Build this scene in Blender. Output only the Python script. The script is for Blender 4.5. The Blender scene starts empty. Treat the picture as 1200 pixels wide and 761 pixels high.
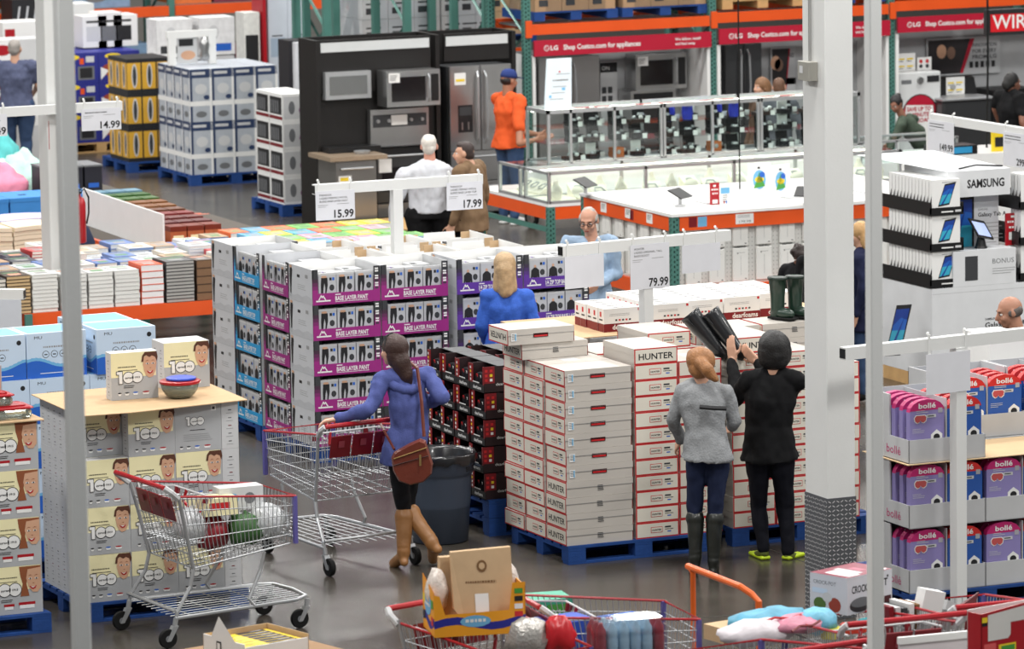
import bpy, bmesh, math, random
from mathutils import Vector, Matrix, noise, Euler
R = math.radians; PI = math.pi
rnd = random.Random(7)
SC = bpy.context.scene; COL = SC.collection
# ---------------------------------------------------------------- camera
CF, CP, CR, CY, CH = 5572.0, 0.142940, -0.0157013, 0.416967, 6.7
_f = Vector((math.sin(CY)*math.cos(CP), math.cos(CY)*math.cos(CP), -math.sin(CP)))
_r = Vector((math.cos(CY), -math.sin(CY), 0)); _u = _r.cross(_f)
_r2 = _r*math.cos(CR)+_u*math.sin(CR); _u2 = -_r*math.sin(CR)+_u*math.cos(CR)
cam = bpy.data.cameras.new('camera'); cam.lens = CF/1200*36; cam.sensor_width = 36
cam.clip_start = 1; cam.clip_end = 500
cam.dof.use_dof = True; cam.dof.focus_distance = 35.0; cam.dof.aperture_fstop = 4.5
camo = bpy.data.objects.new('camera', cam); COL.objects.link(camo)
camo.matrix_world = Matrix(((_r2.x, _u2.x, -_f.x, 0), (_r2.y, _u2.y, -_f.y, 0), (_r2.z, _u2.z, -_f.z, CH), (0, 0, 0, 1)))
SC.camera = camo
SC.cycles.transparent_max_bounces = 40
def at(px, py, z=0.0):
    d = _f+_r2*((px-600)/CF)-_u2*((py-380.5)/CF); t = (z-CH)/d.z
    return Vector((d.x*t, d.y*t, z))
def atY(px, py, Y):
    d = _f+_r2*((px-600)/CF)-_u2*((py-380.5)/CF); t = Y/d.y
    return Vector((d.x*t, Y, CH+d.z*t))
# ---------------------------------------------------------------- world, lamps, exposure
w = bpy.data.worlds.new('hall_light'); SC.world = w; w.use_nodes = True
w.node_tree.nodes['Background'].inputs[0].default_value = (0.93, 0.97, 1.0, 1)
w.node_tree.nodes['Background'].inputs[1].default_value = 0.235
SC.view_settings.view_transform = 'Standard'; SC.view_settings.look = 'None'
SC.view_settings.exposure = 0.0; SC.view_settings.gamma = 1
def area(x, y, z, sx, sy, e, c=(1, .98, .95)):
    l = bpy.data.lights.new('ceiling_lamp', 'AREA'); l.shape = 'RECTANGLE'; l.size = sx; l.size_y = sy; l.energy = e; l.color = c
    o = bpy.data.objects.new('ceiling_lamp', l); COL.objects.link(o); o.location = (x, y, z)
for yy in (20, 27, 34, 41, 48, 55, 62):
    for xx in (6, 14, 22, 30):
        area(xx, yy, 9.5, 1.6, 1.6, 440)
# ---------------------------------------------------------------- materials
def lin(c):
    return tuple(((v/255)/12.92 if v/255 <= .04045 else ((v/255+.055)/1.055)**2.4) for v in c)+(1,)
MATS = {}
def mat(name, c, rough=.5, metal=0, var=.08, scale=6, bump=0, bscale=60, emit=0, trans=0, alpha=1, coat=0):
    if name in MATS: return MATS[name]
    m = bpy.data.materials.new(name); m.use_nodes = True; nt = m.node_tree; b = nt.nodes['Principled BSDF']
    L = nt.links.new; col = lin(c)
    tc = nt.nodes.new('ShaderNodeTexCoord'); n = nt.nodes.new('ShaderNodeTexNoise')
    n.inputs['Scale'].default_value = scale; n.inputs['Detail'].default_value = 3; L(tc.outputs['Object'], n.inputs['Vector'])
    mx = nt.nodes.new('ShaderNodeMix'); mx.data_type = 'RGBA'; L(n.outputs[0], mx.inputs['Factor'])
    mx.inputs['A'].default_value = tuple(v*(1-var) for v in col[:3])+(1,)
    mx.inputs['B'].default_value = tuple(min(1, v*(1+var)) for v in col[:3])+(1,)
    L(mx.outputs['Result'], b.inputs['Base Color'])
    b.inputs['Roughness'].default_value = rough; b.inputs['Metallic'].default_value = metal
    b.inputs['Coat Weight'].default_value = coat
    if rough >= .7: b.inputs['Specular IOR Level'].default_value = .2
    if bump:
        n2 = nt.nodes.new('ShaderNodeTexNoise'); n2.inputs['Scale'].default_value = bscale; L(tc.outputs['Object'], n2.inputs['Vector'])
        bp = nt.nodes.new('ShaderNodeBump'); bp.inputs['Strength'].default_value = bump; bp.inputs['Distance'].default_value = .01
        L(n2.outputs[0], bp.inputs['Height']); L(bp.outputs[0], b.inputs['Normal'])
    if emit:
        b.inputs['Emission Color'].default_value = col; b.inputs['Emission Strength'].default_value = emit
    b.inputs['Alpha'].default_value = alpha
    b.inputs['Transmission Weight'].default_value = trans
    MATS[name] = m; return m
def glassmat(name, tint, a=.12):
    m = bpy.data.materials.new(name); m.use_nodes = True; nt = m.node_tree; nt.nodes.clear()
    o = nt.nodes.new('ShaderNodeOutputMaterial'); t = nt.nodes.new('ShaderNodeBsdfTransparent'); t.inputs[0].default_value = tint
    g = nt.nodes.new('ShaderNodeBsdfGlossy'); g.inputs['Roughness'].default_value = .05
    x = nt.nodes.new('ShaderNodeMixShader'); fr = nt.nodes.new('ShaderNodeLayerWeight'); fr.inputs[0].default_value = .5
    pw = nt.nodes.new('ShaderNodeMath'); pw.operation = 'POWER'; nt.links.new(fr.outputs['Facing'], pw.inputs[0]); pw.inputs[1].default_value = 4
    sc = nt.nodes.new('ShaderNodeMath'); sc.operation = 'MULTIPLY_ADD'; nt.links.new(pw.outputs[0], sc.inputs[0]); sc.inputs[1].default_value = a; sc.inputs[2].default_value = a*.12
    nt.links.new(sc.outputs[0], x.inputs[0]); nt.links.new(t.outputs[0], x.inputs[1]); nt.links.new(g.outputs[0], x.inputs[2])
    nt.links.new(x.outputs[0], o.inputs[0]); MATS[name] = m; return m
glass = glassmat('clear_glass', (.93, .97, .96, 1), .35)
filmy = glassmat('stretch_film', (.86, .88, .9, 1), .5)
white = mat('white_card', (232, 232, 230), .55, var=.04)
paint = mat('white_paint', (225, 226, 224), .35, var=.03, bump=.05)
offw = mat('grey_white_card', (200, 201, 202), .6, var=.05)
greyp = mat('grey_card', (150, 151, 152), .6)
card = mat('brown_card', (196, 166, 130), .75, var=.1, scale=12)
dcard = mat('dark_brown_card', (120, 88, 58), .8)
black = mat('black_plastic', (12, 12, 14), .45)
ink = mat('black_ink', (25, 25, 28), .6)
dgrey = mat('dark_grey', (55, 57, 60), .5)
mgrey = mat('mid_grey', (110, 112, 115), .5)
red = mat('red_paint', (168, 20, 32), .35)
dred = mat('dark_red', (120, 14, 26), .4)
orange = mat('orange_steel', (226, 84, 24), .4, var=.1, scale=3, bump=.1)
teal = mat('teal_steel', (72, 122, 112), .45, var=.12)
blueP = mat('blue_pallet_wood', (36, 70, 132), .7, var=.3, scale=9, bump=.3)
wood = mat('pallet_wood', (196, 158, 108), .75, var=.25, scale=7, bump=.3)
steel = mat('stainless_steel', (176, 176, 176), .28, metal=.9, var=.1, scale=3)
dsteel = mat('dark_stainless', (95, 96, 98), .3, metal=.85, var=.1)
chrome = mat('chrome_wire', (176, 178, 180), .38, metal=.55, var=.05)
blue = mat('blue_print', (34, 96, 190), .5)
sky = mat('light_blue_print', (110, 175, 215), .5)
yellow = mat('yellow_print', (236, 205, 40), .5)
green = mat('green_print', (70, 150, 60), .5)
cream = mat('cream_print', (236, 228, 182), .55)
rubber = mat('black_rubber', (22, 22, 22), .7)
# ---------------------------------------------------------------- mesh kit
TXT = {}
def textpoly(s, bold=.0):
    k = (s, bold)
    if k in TXT: return TXT[k]
    c = bpy.data.curves.new('t', 'FONT'); c.body = s; c.size = 1; c.resolution_u = 2; c.offset = bold; c.fill_mode = 'FRONT'
    o = bpy.data.objects.new('t', c); COL.objects.link(o); dg = bpy.context.evaluated_depsgraph_get()
    m = bpy.data.meshes.new_from_object(o.evaluated_get(dg))
    vs = [(v.co.x, v.co.y) for v in m.vertices]; fs = [tuple(p.vertices) for p in m.polygons]
    bpy.data.objects.remove(o); bpy.data.curves.remove(c); bpy.data.meshes.remove(m)
    x0 = min(v[0] for v in vs) if vs else 0; x1 = max(v[0] for v in vs) if vs else 1
    vs = [((x-x0), y) for x, y in vs]
    TXT[k] = (vs, fs, x1-x0); return TXT[k]
class G:
    def __init__(s): s.V = []; s.F = []; s.M = []; s.mats = []; s.mx = None; s.smooth = False
    def mi(s, m):
        if m not in s.mats: s.mats.append(m)
        return s.mats.index(m)
    def v(s, p):
        p = Vector(p)
        if s.mx is not None: p = s.mx @ p
        s.V.append(p); return len(s.V)-1
    def face(s, pts, m):
        ids = [s.v(p) for p in pts]; s.F.append(ids); s.M.append(s.mi(m)); return s
    def mesh(s, vs, fs, m):
        b = len(s.V)
        for p in vs: s.v(p)
        k = s.mi(m)
        for f in fs: s.F.append([b+i for i in f]); s.M.append(k)
        return s
    def box(s, x0, y0, z0, x1, y1, z1, m, skip=''):
        vs = [(x0, y0, z0), (x1, y0, z0), (x1, y1, z0), (x0, y1, z0), (x0, y0, z1), (x1, y0, z1), (x1, y1, z1), (x0, y1, z1)]
        fs = {'b': (3, 2, 1, 0), 't': (4, 5, 6, 7), 'f': (0, 1, 5, 4), 'r': (1, 2, 6, 5), 'k': (2, 3, 7, 6), 'l': (3, 0, 4, 7)}
        return s.mesh(vs, [f for k, f in fs.items() if k not in skip], m)
    def cbox(s, c, d, m, rot=None):
        hx, hy, hz = d[0]/2, d[1]/2, d[2]/2; q = Matrix.Translation(Vector(c))
        if rot is not None: q = q @ (rot if isinstance(rot, Matrix) else Euler(rot).to_matrix().to_4x4())
        old = s.mx; s.mx = (old @ q) if old is not None else q
        s.box(-hx, -hy, -hz, hx, hy, hz, m); s.mx = old; return s
    def rbox(s, x0, y0, z0, x1, y1, z1, m, r=.01):
        # box with bevelled vertical edges and top/bottom chamfer
        def ring(z, i):
            a = i; q = r
            return [(x0+a+q, y0+a, z), (x1-a-q, y0+a, z), (x1-a, y0+a+q, z), (x1-a, y1-a-q, z), (x1-a-q, y1-a, z), (x0+a+q, y1-a, z), (x0+a, y1-a-q, z), (x0+a, y0+a+q, z)]
        rs = [ring(z0, r*.6), ring(z0+r*.6, 0), ring(z1-r*.6, 0), ring(z1, r*.6)]
        vs = [p for q in rs for p in q]; fs = [tuple(range(7, -1, -1)), tuple(range(24, 32))]
        for k in range(3):
            for i in range(8): j = (i+1) % 8; fs.append((k*8+i, k*8+j, k*8+8+j, k*8+8+i))
        return s.mesh(vs, fs, m)
    def tube(s, pts, r, m, n=6, closed=False, cap=True, r1=None):
        pts = [Vector(p) for p in pts]; N = len(pts); vs = []; fs = []; up = Vector((0, 0, 1)); prev = None
        for i, p in enumerate(pts):
            a = pts[i-1] if (i > 0 or closed) else p; b = pts[(i+1) % N] if (i < N-1 or closed) else p
            t = (b-a).normalized()
            if prev is None: prev = t.cross(up if abs(t.z) < .9 else Vector((1, 0, 0))).normalized()
            x = (prev-t*prev.dot(t)).normalized(); y = t.cross(x); prev = x
            rr = r if r1 is None else r+(r1-r)*i/(N-1)
            for k in range(n): an = 2*PI*k/n; vs.append(p+x*math.cos(an)*rr+y*math.sin(an)*rr)
        for i in range(N if closed else N-1):
            j = (i+1) % N
            for k in range(n): l = (k+1) % n; fs.append((i*n+k, i*n+l, j*n+l, j*n+k))
        if cap and not closed: fs.append(tuple(range(n-1, -1, -1))); fs.append(tuple((N-1)*n+k for k in range(n)))
        return s.mesh(vs, fs, m)
    def lathe(s, prof, m, n=20, c=(0, 0, 0), sx=1, sy=1, axis=None):
        vs = []; fs = []; q = Matrix.Translation(Vector(c))
        if axis is not None: q = q @ Vector((0, 0, 1)).rotation_difference(Vector(axis)).to_matrix().to_4x4()
        for r, z in prof:
            for k in range(n): a = 2*PI*k/n; vs.append(q @ Vector((r*math.cos(a)*sx, r*math.sin(a)*sy, z)))
        for i in range(len(prof)-1):
            for k in range(n): l = (k+1) % n; fs.append((i*n+k, i*n+l, i*n+n+l, i*n+n+k))
        if prof[0][0] > 1e-4: fs.append(tuple(range(n-1, -1, -1)))
        if prof[-1][0] > 1e-4: fs.append(tuple((len(prof)-1)*n+k for k in range(n)))
        return s.mesh(vs, fs, m)
    def ball(s, c, r, m, n=8, k=5):
        r = r if hasattr(r, '__len__') else (r, r, r)
        prof = [(math.sin(PI*i/k), -math.cos(PI*i/k)) for i in range(k+1)]
        vs = []; fs = []
        for a, z in prof:
            for i in range(n): t = 2*PI*i/n; vs.append((c[0]+a*math.cos(t)*r[0], c[1]+a*math.sin(t)*r[1], c[2]+z*r[2]))
        for j in range(k):
            for i in range(n): l = (i+1) % n; fs.append((j*n+i, j*n+l, j*n+n+l, j*n+n+i))
        return s.mesh(vs, fs, m)
    def build(s, name, parent=None, loc=None, rz=0, smooth=False, bevel=0):
        me = bpy.data.meshes.new(name); me.from_pydata([tuple(p) for p in s.V], [], s.F)
        for m in s.mats: me.materials.append(m)
        me.polygons.foreach_set('material_index', s.M)
        if smooth: me.polygons.foreach_set('use_smooth', [True]*len(s.F))
        me.update(); o = bpy.data.objects.new(name, me); COL.objects.link(o)
        if parent is not None: o.parent = parent
        if loc is not None: o.location = loc
        o.rotation_euler.z = rz
        return o
class Pr:
    """flat print on a face: o origin, u and v unit axes; sizes in metres"""
    def __init__(s, g, o, u, v, d=.0009): s.g = g; s.o = Vector(o); s.u = Vector(u); s.v = Vector(v); s.n = s.u.cross(s.v); s.d = d
    def P(s, a, b, L): return s.o+s.u*a+s.v*b+s.n*(s.d*L)
    def rect(s, a, b, w, h, m, L=1): s.g.face([s.P(a, b, L), s.P(a+w, b, L), s.P(a+w, b+h, L), s.P(a, b+h, L)], m); return s
    def poly(s, pts, m, L=1): s.g.face([s.P(a, b, L) for a, b in pts], m); return s
    def ell(s, a, b, ra, rb, m, L=1, n=12):
        return s.poly([(a+ra*math.cos(2*PI*i/n), b+rb*math.sin(2*PI*i/n)) for i in range(n)], m, L)
    def text(s, t, a, b, h, m, L=2, w=None, bold=.0, al='l', sh=0, rot=0):
        vs, fs, tw = textpoly(t, bold); k = h/.72; kx = k if w is None else w/max(tw, .01)
        ox = {'l': 0, 'c': -tw*kx/2, 'r': -tw*kx}[al]; cr, sr = math.cos(rot), math.sin(rot); q = []
        for x, y in vs:
            X = ox+x*kx+y*k*sh; Y = y*k; q.append(s.P(a+X*cr-Y*sr, b+X*sr+Y*cr, L))
        s.g.mesh(q, fs, m); return s
    def gk(s, a, b, w, h, m, L=1):
        # unreadable small print: a broken row of strokes
        x = 0; q = random.Random(int(w*9999))
        while x < w: k = q.uniform(.3, .8)*h; s.rect(a+x, b+h*.15, min(k, w-x), h*.6, m, L); x += k+h*.25
        return s
    def lines(s, a, b, w, n, dy, th, m, L=1, seed=0):
        q = random.Random(seed)
        for i in range(n): s.rect(a, b-i*dy, w*(.6+.4*q.random()), th, m, L)
        return s
def tag(o, label=None, cat=None, group=None, kind=None):
    if label: o['label'] = label
    if cat: o['category'] = cat
    if group: o['group'] = group
    if kind: o['kind'] = kind
    return o
def empty(name, loc=(0, 0, 0), rz=0, label=None, cat=None, group=None):
    o = bpy.data.objects.new(name, None); COL.objects.link(o); o.location = loc; o.rotation_euler.z = rz; o.empty_display_size = .1
    return tag(o, label, cat, group)
def tree(o, loc=None, rz=None, label=None, group=None, parent=None):
    """copy a thing with its parts"""
    c = o.copy(); COL.objects.link(c)
    if parent is not None: c.parent = parent
    if loc is not None: c.location = loc
    if rz is not None: c.rotation_euler.z = rz
    if label: c['label'] = label
    if group: c['group'] = group
    for ch in list(o.children): tree(ch, parent=c)
    return c
class Proto:
    """first use moves the prototype itself, later ones copy it"""
    def __init__(s, o): s.o = o; s.used = False
    def put(s, loc, rz=0, label=None, group=None):
        if not s.used:
            s.used = True; o = s.o; o.location = loc; o.rotation_euler.z = rz
            if label: o['label'] = label
            if group: o['group'] = group
            return o
        return tree(s.o, loc, rz, label, group)
ORD = ['topmost', 'second', 'third', 'fourth', 'fifth', 'sixth', 'seventh', 'eighth', 'ninth', 'tenth', 'eleventh', 'twelfth', 'thirteenth', 'fourteenth', 'fifteenth', 'sixteenth', 'seventeenth', 'eighteenth', 'nineteenth', 'twentieth', 'twenty first', 'twenty second', 'twenty third']
def nth(i): return 'first' if i == 0 else ORD[i]
def ordt(i, n=99):
    if i == 0: return 'topmost'
    if i == n-1: return 'lowest'
    return ORD[i]+' down'
# ================================================================ SETTING
def floormat():
    m = bpy.data.materials.new('polished_concrete'); m.use_nodes = True; nt = m.node_tree; b = nt.nodes['Principled BSDF']; L = nt.links.new
    tc = nt.nodes.new('ShaderNodeTexCoord')
    n = nt.nodes.new('ShaderNodeTexNoise'); n.inputs['Scale'].default_value = .55; n.inputs['Detail'].default_value = 8; n.inputs['Roughness'].default_value = .62; L(tc.outputs['Object'], n.inputs['Vector'])
    r = nt.nodes.new('ShaderNodeValToRGB'); L(n.outputs[0], r.inputs[0])
    r.color_ramp.elements[0].position = .3; r.color_ramp.elements[0].color = lin((62, 57, 51))
    r.color_ramp.elements[1].position = .72; r.color_ramp.elements[1].color = lin((96, 90, 82))
    n2 = nt.nodes.new('ShaderNodeTexNoise'); n2.inputs['Scale'].default_value = 30; n2.inputs['Detail'].default_value = 4; L(tc.outputs['Object'], n2.inputs['Vector'])
    mx = nt.nodes.new('ShaderNodeMix'); mx.data_type = 'RGBA'; mx.blend_type = 'MULTIPLY'; mx.inputs['Factor'].default_value = .35
    L(r.outputs[0], mx.inputs['A']); L(n2.outputs[1], mx.inputs['B']); L(mx.outputs['Result'], b.inputs['Base Color'])
    r2 = nt.nodes.new('ShaderNodeMapRange'); L(n.outputs[0], r2.inputs[0]); r2.inputs[3].default_value = .16; r2.inputs[4].default_value = .34
    L(r2.outputs[0], b.inputs['Roughness']); b.inputs['Specular IOR Level'].default_value = .6
    bp = nt.nodes.new('ShaderNodeBump'); bp.inputs['Strength'].default_value = .04; L(n2.outputs[0], bp.inputs['Height']); L(bp.outputs[0], b.inputs['Normal'])
    return m
g = G(); g.box(-12, 12, -.2, 48, 76, 0, floormat()); tag(g.build('floor'), kind='structure')
g = G(); g.box(-12, 76.02, 0, 48, 76.3, 10.5, mat('hall_wall', (150, 148, 142), .8)); tag(g.build('wall_back'), kind='structure')
# expansion joints in the slab
jm = mat('joint_filler', (60, 57, 54), .6)
def joint(n, a, b):
    g = G(); d = (b-a).normalized(); s = Vector((-d.y, d.x, 0))*.006
    g.face([a-s+Vector((0, 0, .0012)), b-s+Vector((0, 0, .0012)), b+s+Vector((0, 0, .0012)), a+s+Vector((0, 0, .0012))], jm)
    tag(g.build('trim_%d' % n), kind='structure')
joint(1, Vector((9, 28.9, 0)), Vector((24, 28.9, 0))); joint(2, Vector((15.75, 24, 0)), Vector((15.75, 30.9, 0)))
joint(3, Vector((9, 49.3, 0)), Vector((40, 49.3, 0)))
# big white square column with tread-plate guard
def treadmat():
    m = bpy.data.materials.new('tread_plate'); m.use_nodes = True; nt = m.node_tree; b = nt.nodes['Principled BSDF']; L = nt.links.new
    b.inputs['Base Color'].default_value = lin((225, 225, 227)); b.inputs['Metallic'].default_value = .4; b.inputs['Roughness'].default_value = .35
    return m
tread = treadmat(); treadd = mat('tread_plate_base', (98, 100, 104), .5, metal=.4)
bx0, by0, bw, bd = 14.93, 28.42, .215, .33
g = G(); g.rbox(bx0, by0, 0, bx0+bw, by0+bd, 9, paint, .006)
bc = g.build('trim_4'); tag(bc, 'tall white square steel column', None, None, 'structure')
g = G(); t = .004
g.box(bx0-t, by0-t, .005, bx0+bw+t, by0+bd+t, .85, treadd)
gd = g.build('guard', bc)
g = G()   # raised lozenges
def loz(p, O, U, V, W, Hh):
    q = Pr(g, O, U, V)
    nx = int(W/.03); ny = int(Hh/.03)
    for j in range(ny):
        for i in range(nx):
            a = (i+.5)*W/nx; b = (j+.5)*Hh/ny; s = 1 if (i+j) % 2 else -1; l = .0095
            q.poly([(a-l, b-s*l*.55-.0035), (a+l, b+s*l*.55-.0035), (a+l, b+s*l*.55+.0035), (a-l, b-s*l*.55+.0035)][::1], tread, 2)
loz(0, (bx0-t, by0-t, .01), (1, 0, 0), (0, 0, 1), bw+2*t, .83)
loz(0, (bx0-t, by0+bd+t, .01), (0, -1, 0), (0, 0, 1), bd+2*t, .83)
g.build('tread_pattern', bc)['kind'] = 'stuff'
# electric box and conduit on the column
g = G(); z0 = atY(960, 95, by0+.1).z; 
bt = empty('junction_box', (bx0, by0+.2, z0), 0, 'grey electrical switch box and conduit on the big white column', 'switch box')
g.rbox(-.07, -.10, 0, -.001, .07, .13, mat('beige_metal', (150, 148, 140), .5), .004); g.build('housing', bt)
g = G(); Pr(g, (-.0702, .05, .02), (0, -1, 0), (0, 0, 1)).rect(.01, .03, .05, .05, offw); g.build('switch_plate', bt)
g = G(); g.tube([(-.02, -.02, .13), (-.02, -.02, 3)], .011, mat('conduit_grey', (170, 170, 168), .4, metal=.5)); g.build('conduit', bt)
# front posts (near the camera)
def front_post(px, d, w, label):
    p = atY(px, 500, d); g = G(); g.rbox(p.x-w/2, p.y-w/2, 0, p.x+w/2, p.y+w/2, 8.5, paint, .006)
    tag(g.build('support_post'), label, 'post')
front_post(1025, 22.2, .072, 'slim white post nearest the camera, in front of the big column')
front_post(88, 21.0, .078, 'slim white post nearest the camera, at the left over the glass bowl boxes')
# wide white pillar at the book tables
cxL = atY(71, 200, 41.2)
g = G(); g.rbox(cxL.x-.13, 41.16, 0, cxL.x+.13, 41.42, 9, paint, .008)
pc = g.build('trim_5'); tag(pc, 'wide white pillar between the book tables', None, None, 'structure')
g = G(); q = Pr(g, (cxL.x-.13, 41.159, 0), (1, 0, 0), (0, 0, 1))
zz = atY(60, 175, 41.16).z
q.rect(.012, zz, .006, .26, red, 1); q.rect(.235, zz+.01, .006, .26, red, 1); g.build('red_lettering', pc)
# fire extinguisher on it
ex = empty('fire_extinguisher', (cxL.x+.2, 41.3, atY(90, 285, 41.3).z), 0, 'red fire extinguisher with black hose hanging on the wide white pillar', 'fire extinguisher')
g = G(); g.lathe([(.05, 0), (.062, .01), (.062, .36), (.05, .41), (.02, .43), (.02, .46)], red, 16); g.build('cylinder', ex, smooth=True)
g = G(); g.tube([(0, 0, .45), (.05, -.02, .5), (.085, -.03, .42), (.08, -.04, .28), (.05, -.06, .18)], .009, rubber); g.build('hose', ex)
g = G(); g.box(-.015, -.05, .46, .015, .05, .48, black); g.box(-.01, -.06, .49, .01, .04, .5, black); g.build('lever', ex)
# ================================================================ PALLETS
def pallet_proto(W, D, m, name, label):
    t = empty(name, (0, 0, 0), 0, label, 'pallet')
    n = 7; bw_ = W and D/n*.78
    bg = G(); bg.box(0, 0, 0, W, bw_, .02, m); b0 = bg.build('deck_board', t, (0, 0, .118))
    for i in range(1, n):
        c = b0.copy(); COL.objects.link(c); c.location = (0, (D-bw_)*i/(n-1), .118)
    kg = G(); kg.box(0, 0, 0, .14, .12, .078, m); k0 = None
    for i in range(3):
        for j in range(3):
            lo = ((W-.14)*i/2, (D-.12)*j/2, .02)
            if k0 is None: k0 = kg.build('block', t, lo)
            else: c = k0.copy(); COL.objects.link(c); c.location = lo
    sg = G(); sg.box(0, 0, 0, .14, D, .018, m); s0 = None
    for i in range(3):
        lo = ((W-.14)*i/2, 0, .099)
        if s0 is None: s0 = sg.build('stringer', t, lo)
        else: c = s0.copy(); COL.objects.link(c); c.location = lo
    lg = G(); lg.box(0, 0, 0, W, .1, .018, m); l0 = None
    for j in range(3):
        lo = (0, (D-.1)*j/2, .001)
        if l0 is None: l0 = lg.build('bottom_board', t, lo)
        else: c = l0.copy(); COL.objects.link(c); c.location = lo
    return Proto(t)
blueQ = pallet_proto(1.22, 1.02, blueP, 'pallet', 'blue pallet')
blueQ2 = pallet_proto(1.22, 1.22, blueP, 'pallet', 'blue pallet')
woodQ = pallet_proto(1.22, 1.02, wood, 'pallet', 'wooden pallet')
PT = .139   # top of a pallet
# ================================================================ BOOT BOXES
putty = mat('boot_box_putty', (190, 184, 176), .6, var=.03); puttyl = mat('boot_box_cream', (222, 216, 202), .55, var=.03)
hred = mat('boot_box_red', (196, 34, 38), .5, var=.04)
HL, HW, HH = .53, .345, .1165
def boot_box(style, handle=True):
    """L along x (long side), W along y; ends at -x/+x, long face at -y"""
    t = empty('boot_box', (0, 0, 0), 0, 'cream boot box', 'box')
    g = G(); e = .003
    g.box(0, 0, 0, HL, HW, HH-.03, putty)
    g.box(-e, -e, HH-.045, HL+e, HW+e, HH, putty)
    for s, (O, U) in enumerate((((-e, HW+e, 0), (0, -1, 0)), ((HL+e, -e, 0), (0, 1, 0)))):
        p = Pr(g, O, U, (0, 0, 1)); W_ = HW+2*e
        p.rect(0, 0, W_, HH, hred, 1); p.rect(.009, .009, W_-.018, HH-.018, puttyl, 2)
        if style == 'big': p.text('HUNTER', W_/2, .033, .046, ink, 3, w=W_*.8, bold=.015, al='c')
        elif style == 'flip': p.text('HUNTER', W_/2, .08, .046, ink, 3, w=W_*.8, bold=.015, al='c', rot=PI)
        else:
            a = .12; p.rect(a, .036, .095, .044, hred, 3); p.rect(a+.004, .040, .087, .036, puttyl, 4)
            p.text('HUNTER', a+.0475, .051, .013, ink, 5, w=.074, al='c', bold=.02)
            p.lines(.235, .068, .075, 1, .02, .012, dgrey, 3, 1); p.gk(.235, .052, .07, .011, dgrey, 3); p.rect(.255, .036, .03, .008, blue, 3)
    p = Pr(g, (-e, -e, 0), (1, 0, 0), (0, 0, 1))
    p.rect(0, HH-.046, HL+2*e, .0025, greyp, 1)
    if handle:
        p.rect(.025, .03, .045, .06, white, 1); p.lines(.03, .08, .034, 5, .009, .003, ink, 2, 3); p.rect(.056, .034, .01, .05, sky, 2)
        p.rect(.205, HH*.42, .12, .03, mat('slot_dark', (60, 14, 16), .7), 1); p.rect(.212, HH*.42+.004, .106, .012, hred, 2)
    else:
        p.lines(.25, .075, .05, 4, .011, .005, dgrey, 1, 5)
    g.box(.2, .08, HH, .33, .2, HH+.0006, offw, skip='b')
    g.build('carton', t)
    return Proto(t)
bbs = {('small', 1): boot_box('small'), ('small', 0): boot_box('small', False), ('big', 1): boot_box('big'), ('big', 0): boot_box('big', False), ('flip', 1): boot_box('flip')}
def bb(style, handle, x, y, z, lengthwise=True, jit=.004, label='', group='cream boot boxes', side=1):
    dx, dy, dr = rnd.uniform(-jit, 0)*.6, rnd.uniform(-jit, 0)*.6, rnd.uniform(-.5, .5)*jit/.5
    if lengthwise: return bbs[(style, handle)].put((x+dx, y+dy, z), dr, label, group)
    # end faces -y: rotate 90 so that -x end points to -y
    return bbs[(style, handle)].put((x+HW+dx, y+dy, z), PI/2+dr, label, group)
P1X, P1Y = 14.19, 31.08
blueQ.put((P1X-.01, P1Y-.02, 0), 0, 'blue pallet under the front left stacks of cream boot boxes', 'blue pallets')
h = HH+.0015
for i in range(11):   # corner column, long side to the front
    n = 10-i; st = 'big' if i in (0, 1, 2, 3) else 'small'; hd = 0 if i < 4 else 1
    lab = 'long side boot box, %s in the corner stack by the bin' % ordt(n, 11)
    bb(st, hd, P1X+rnd.uniform(-.012, .0), P1Y+.004, PT+i*h, True, .006, lab)
for i in range(12):
    n = 11-i; st = 'big' if n == 0 else 'small'
    lab = 'framed end boot box, %s, stack right of the corner stack' % ordt(n, 12)
    bb(st, 1, P1X+.553, P1Y+.004, PT+i*h, False, .005, lab)
for i in range(11):
    lab = 'framed end boot box, %s, stack behind the woman in grey' % ordt(10-i, 11)
    bb('small', 1, P1X+.914, P1Y+.01, PT+i*h, False, .006, lab)
for c in range(2):
    nn = 11
    for i in range(nn):
        where = ['middle stack on the pallet left side', 'rearmost stack on the pallet left side'][c]
        bb('small', 1, P1X-.012+rnd.uniform(-.012, .006), P1Y+.364+c*.36, PT+i*h, True, .007, 'framed end boot box, %s, %s' % (ordt(nn-1-i, nn), where))
zt = PT+11*h
bb('big', 0, P1X-.07, P1Y+.62, zt+.001, True, .0, 'plain boot box under the one with the upside down name')
o = bb('flip', 1, P1X-.19, P1Y+.60, zt+.001+h, True, .0, 'highest boot box at the back left, its name printed upside down')
# rear row of the first pallet
for i in range(11):
    bb('small', 1, P1X+.552, P1Y+.64, PT+i*h, False, .004, 'boot box in the hidden row behind the front stacks, %s' % ordt(10-i, 11), 'boot boxes of the rear row')
for i in range(10): bb('small', 1, P1X+.905, P1Y+.60, PT+i*h, True if False else False, .004, 'boot box in the hidden column behind the woman in grey, %s' % ordt(9-i, 10), 'boot boxes of the rear row') if i < 10 else None
bb('small', 1, P1X+1.10, P1Y+.60, PT+10*h, False, 0, 'boot box just right of the top one above the woman in grey')
bb('small', 0, P1X+.98, P1Y+.66, PT+11*h, False, 0, 'highest boot box with a small logo end above the woman in grey')
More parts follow.
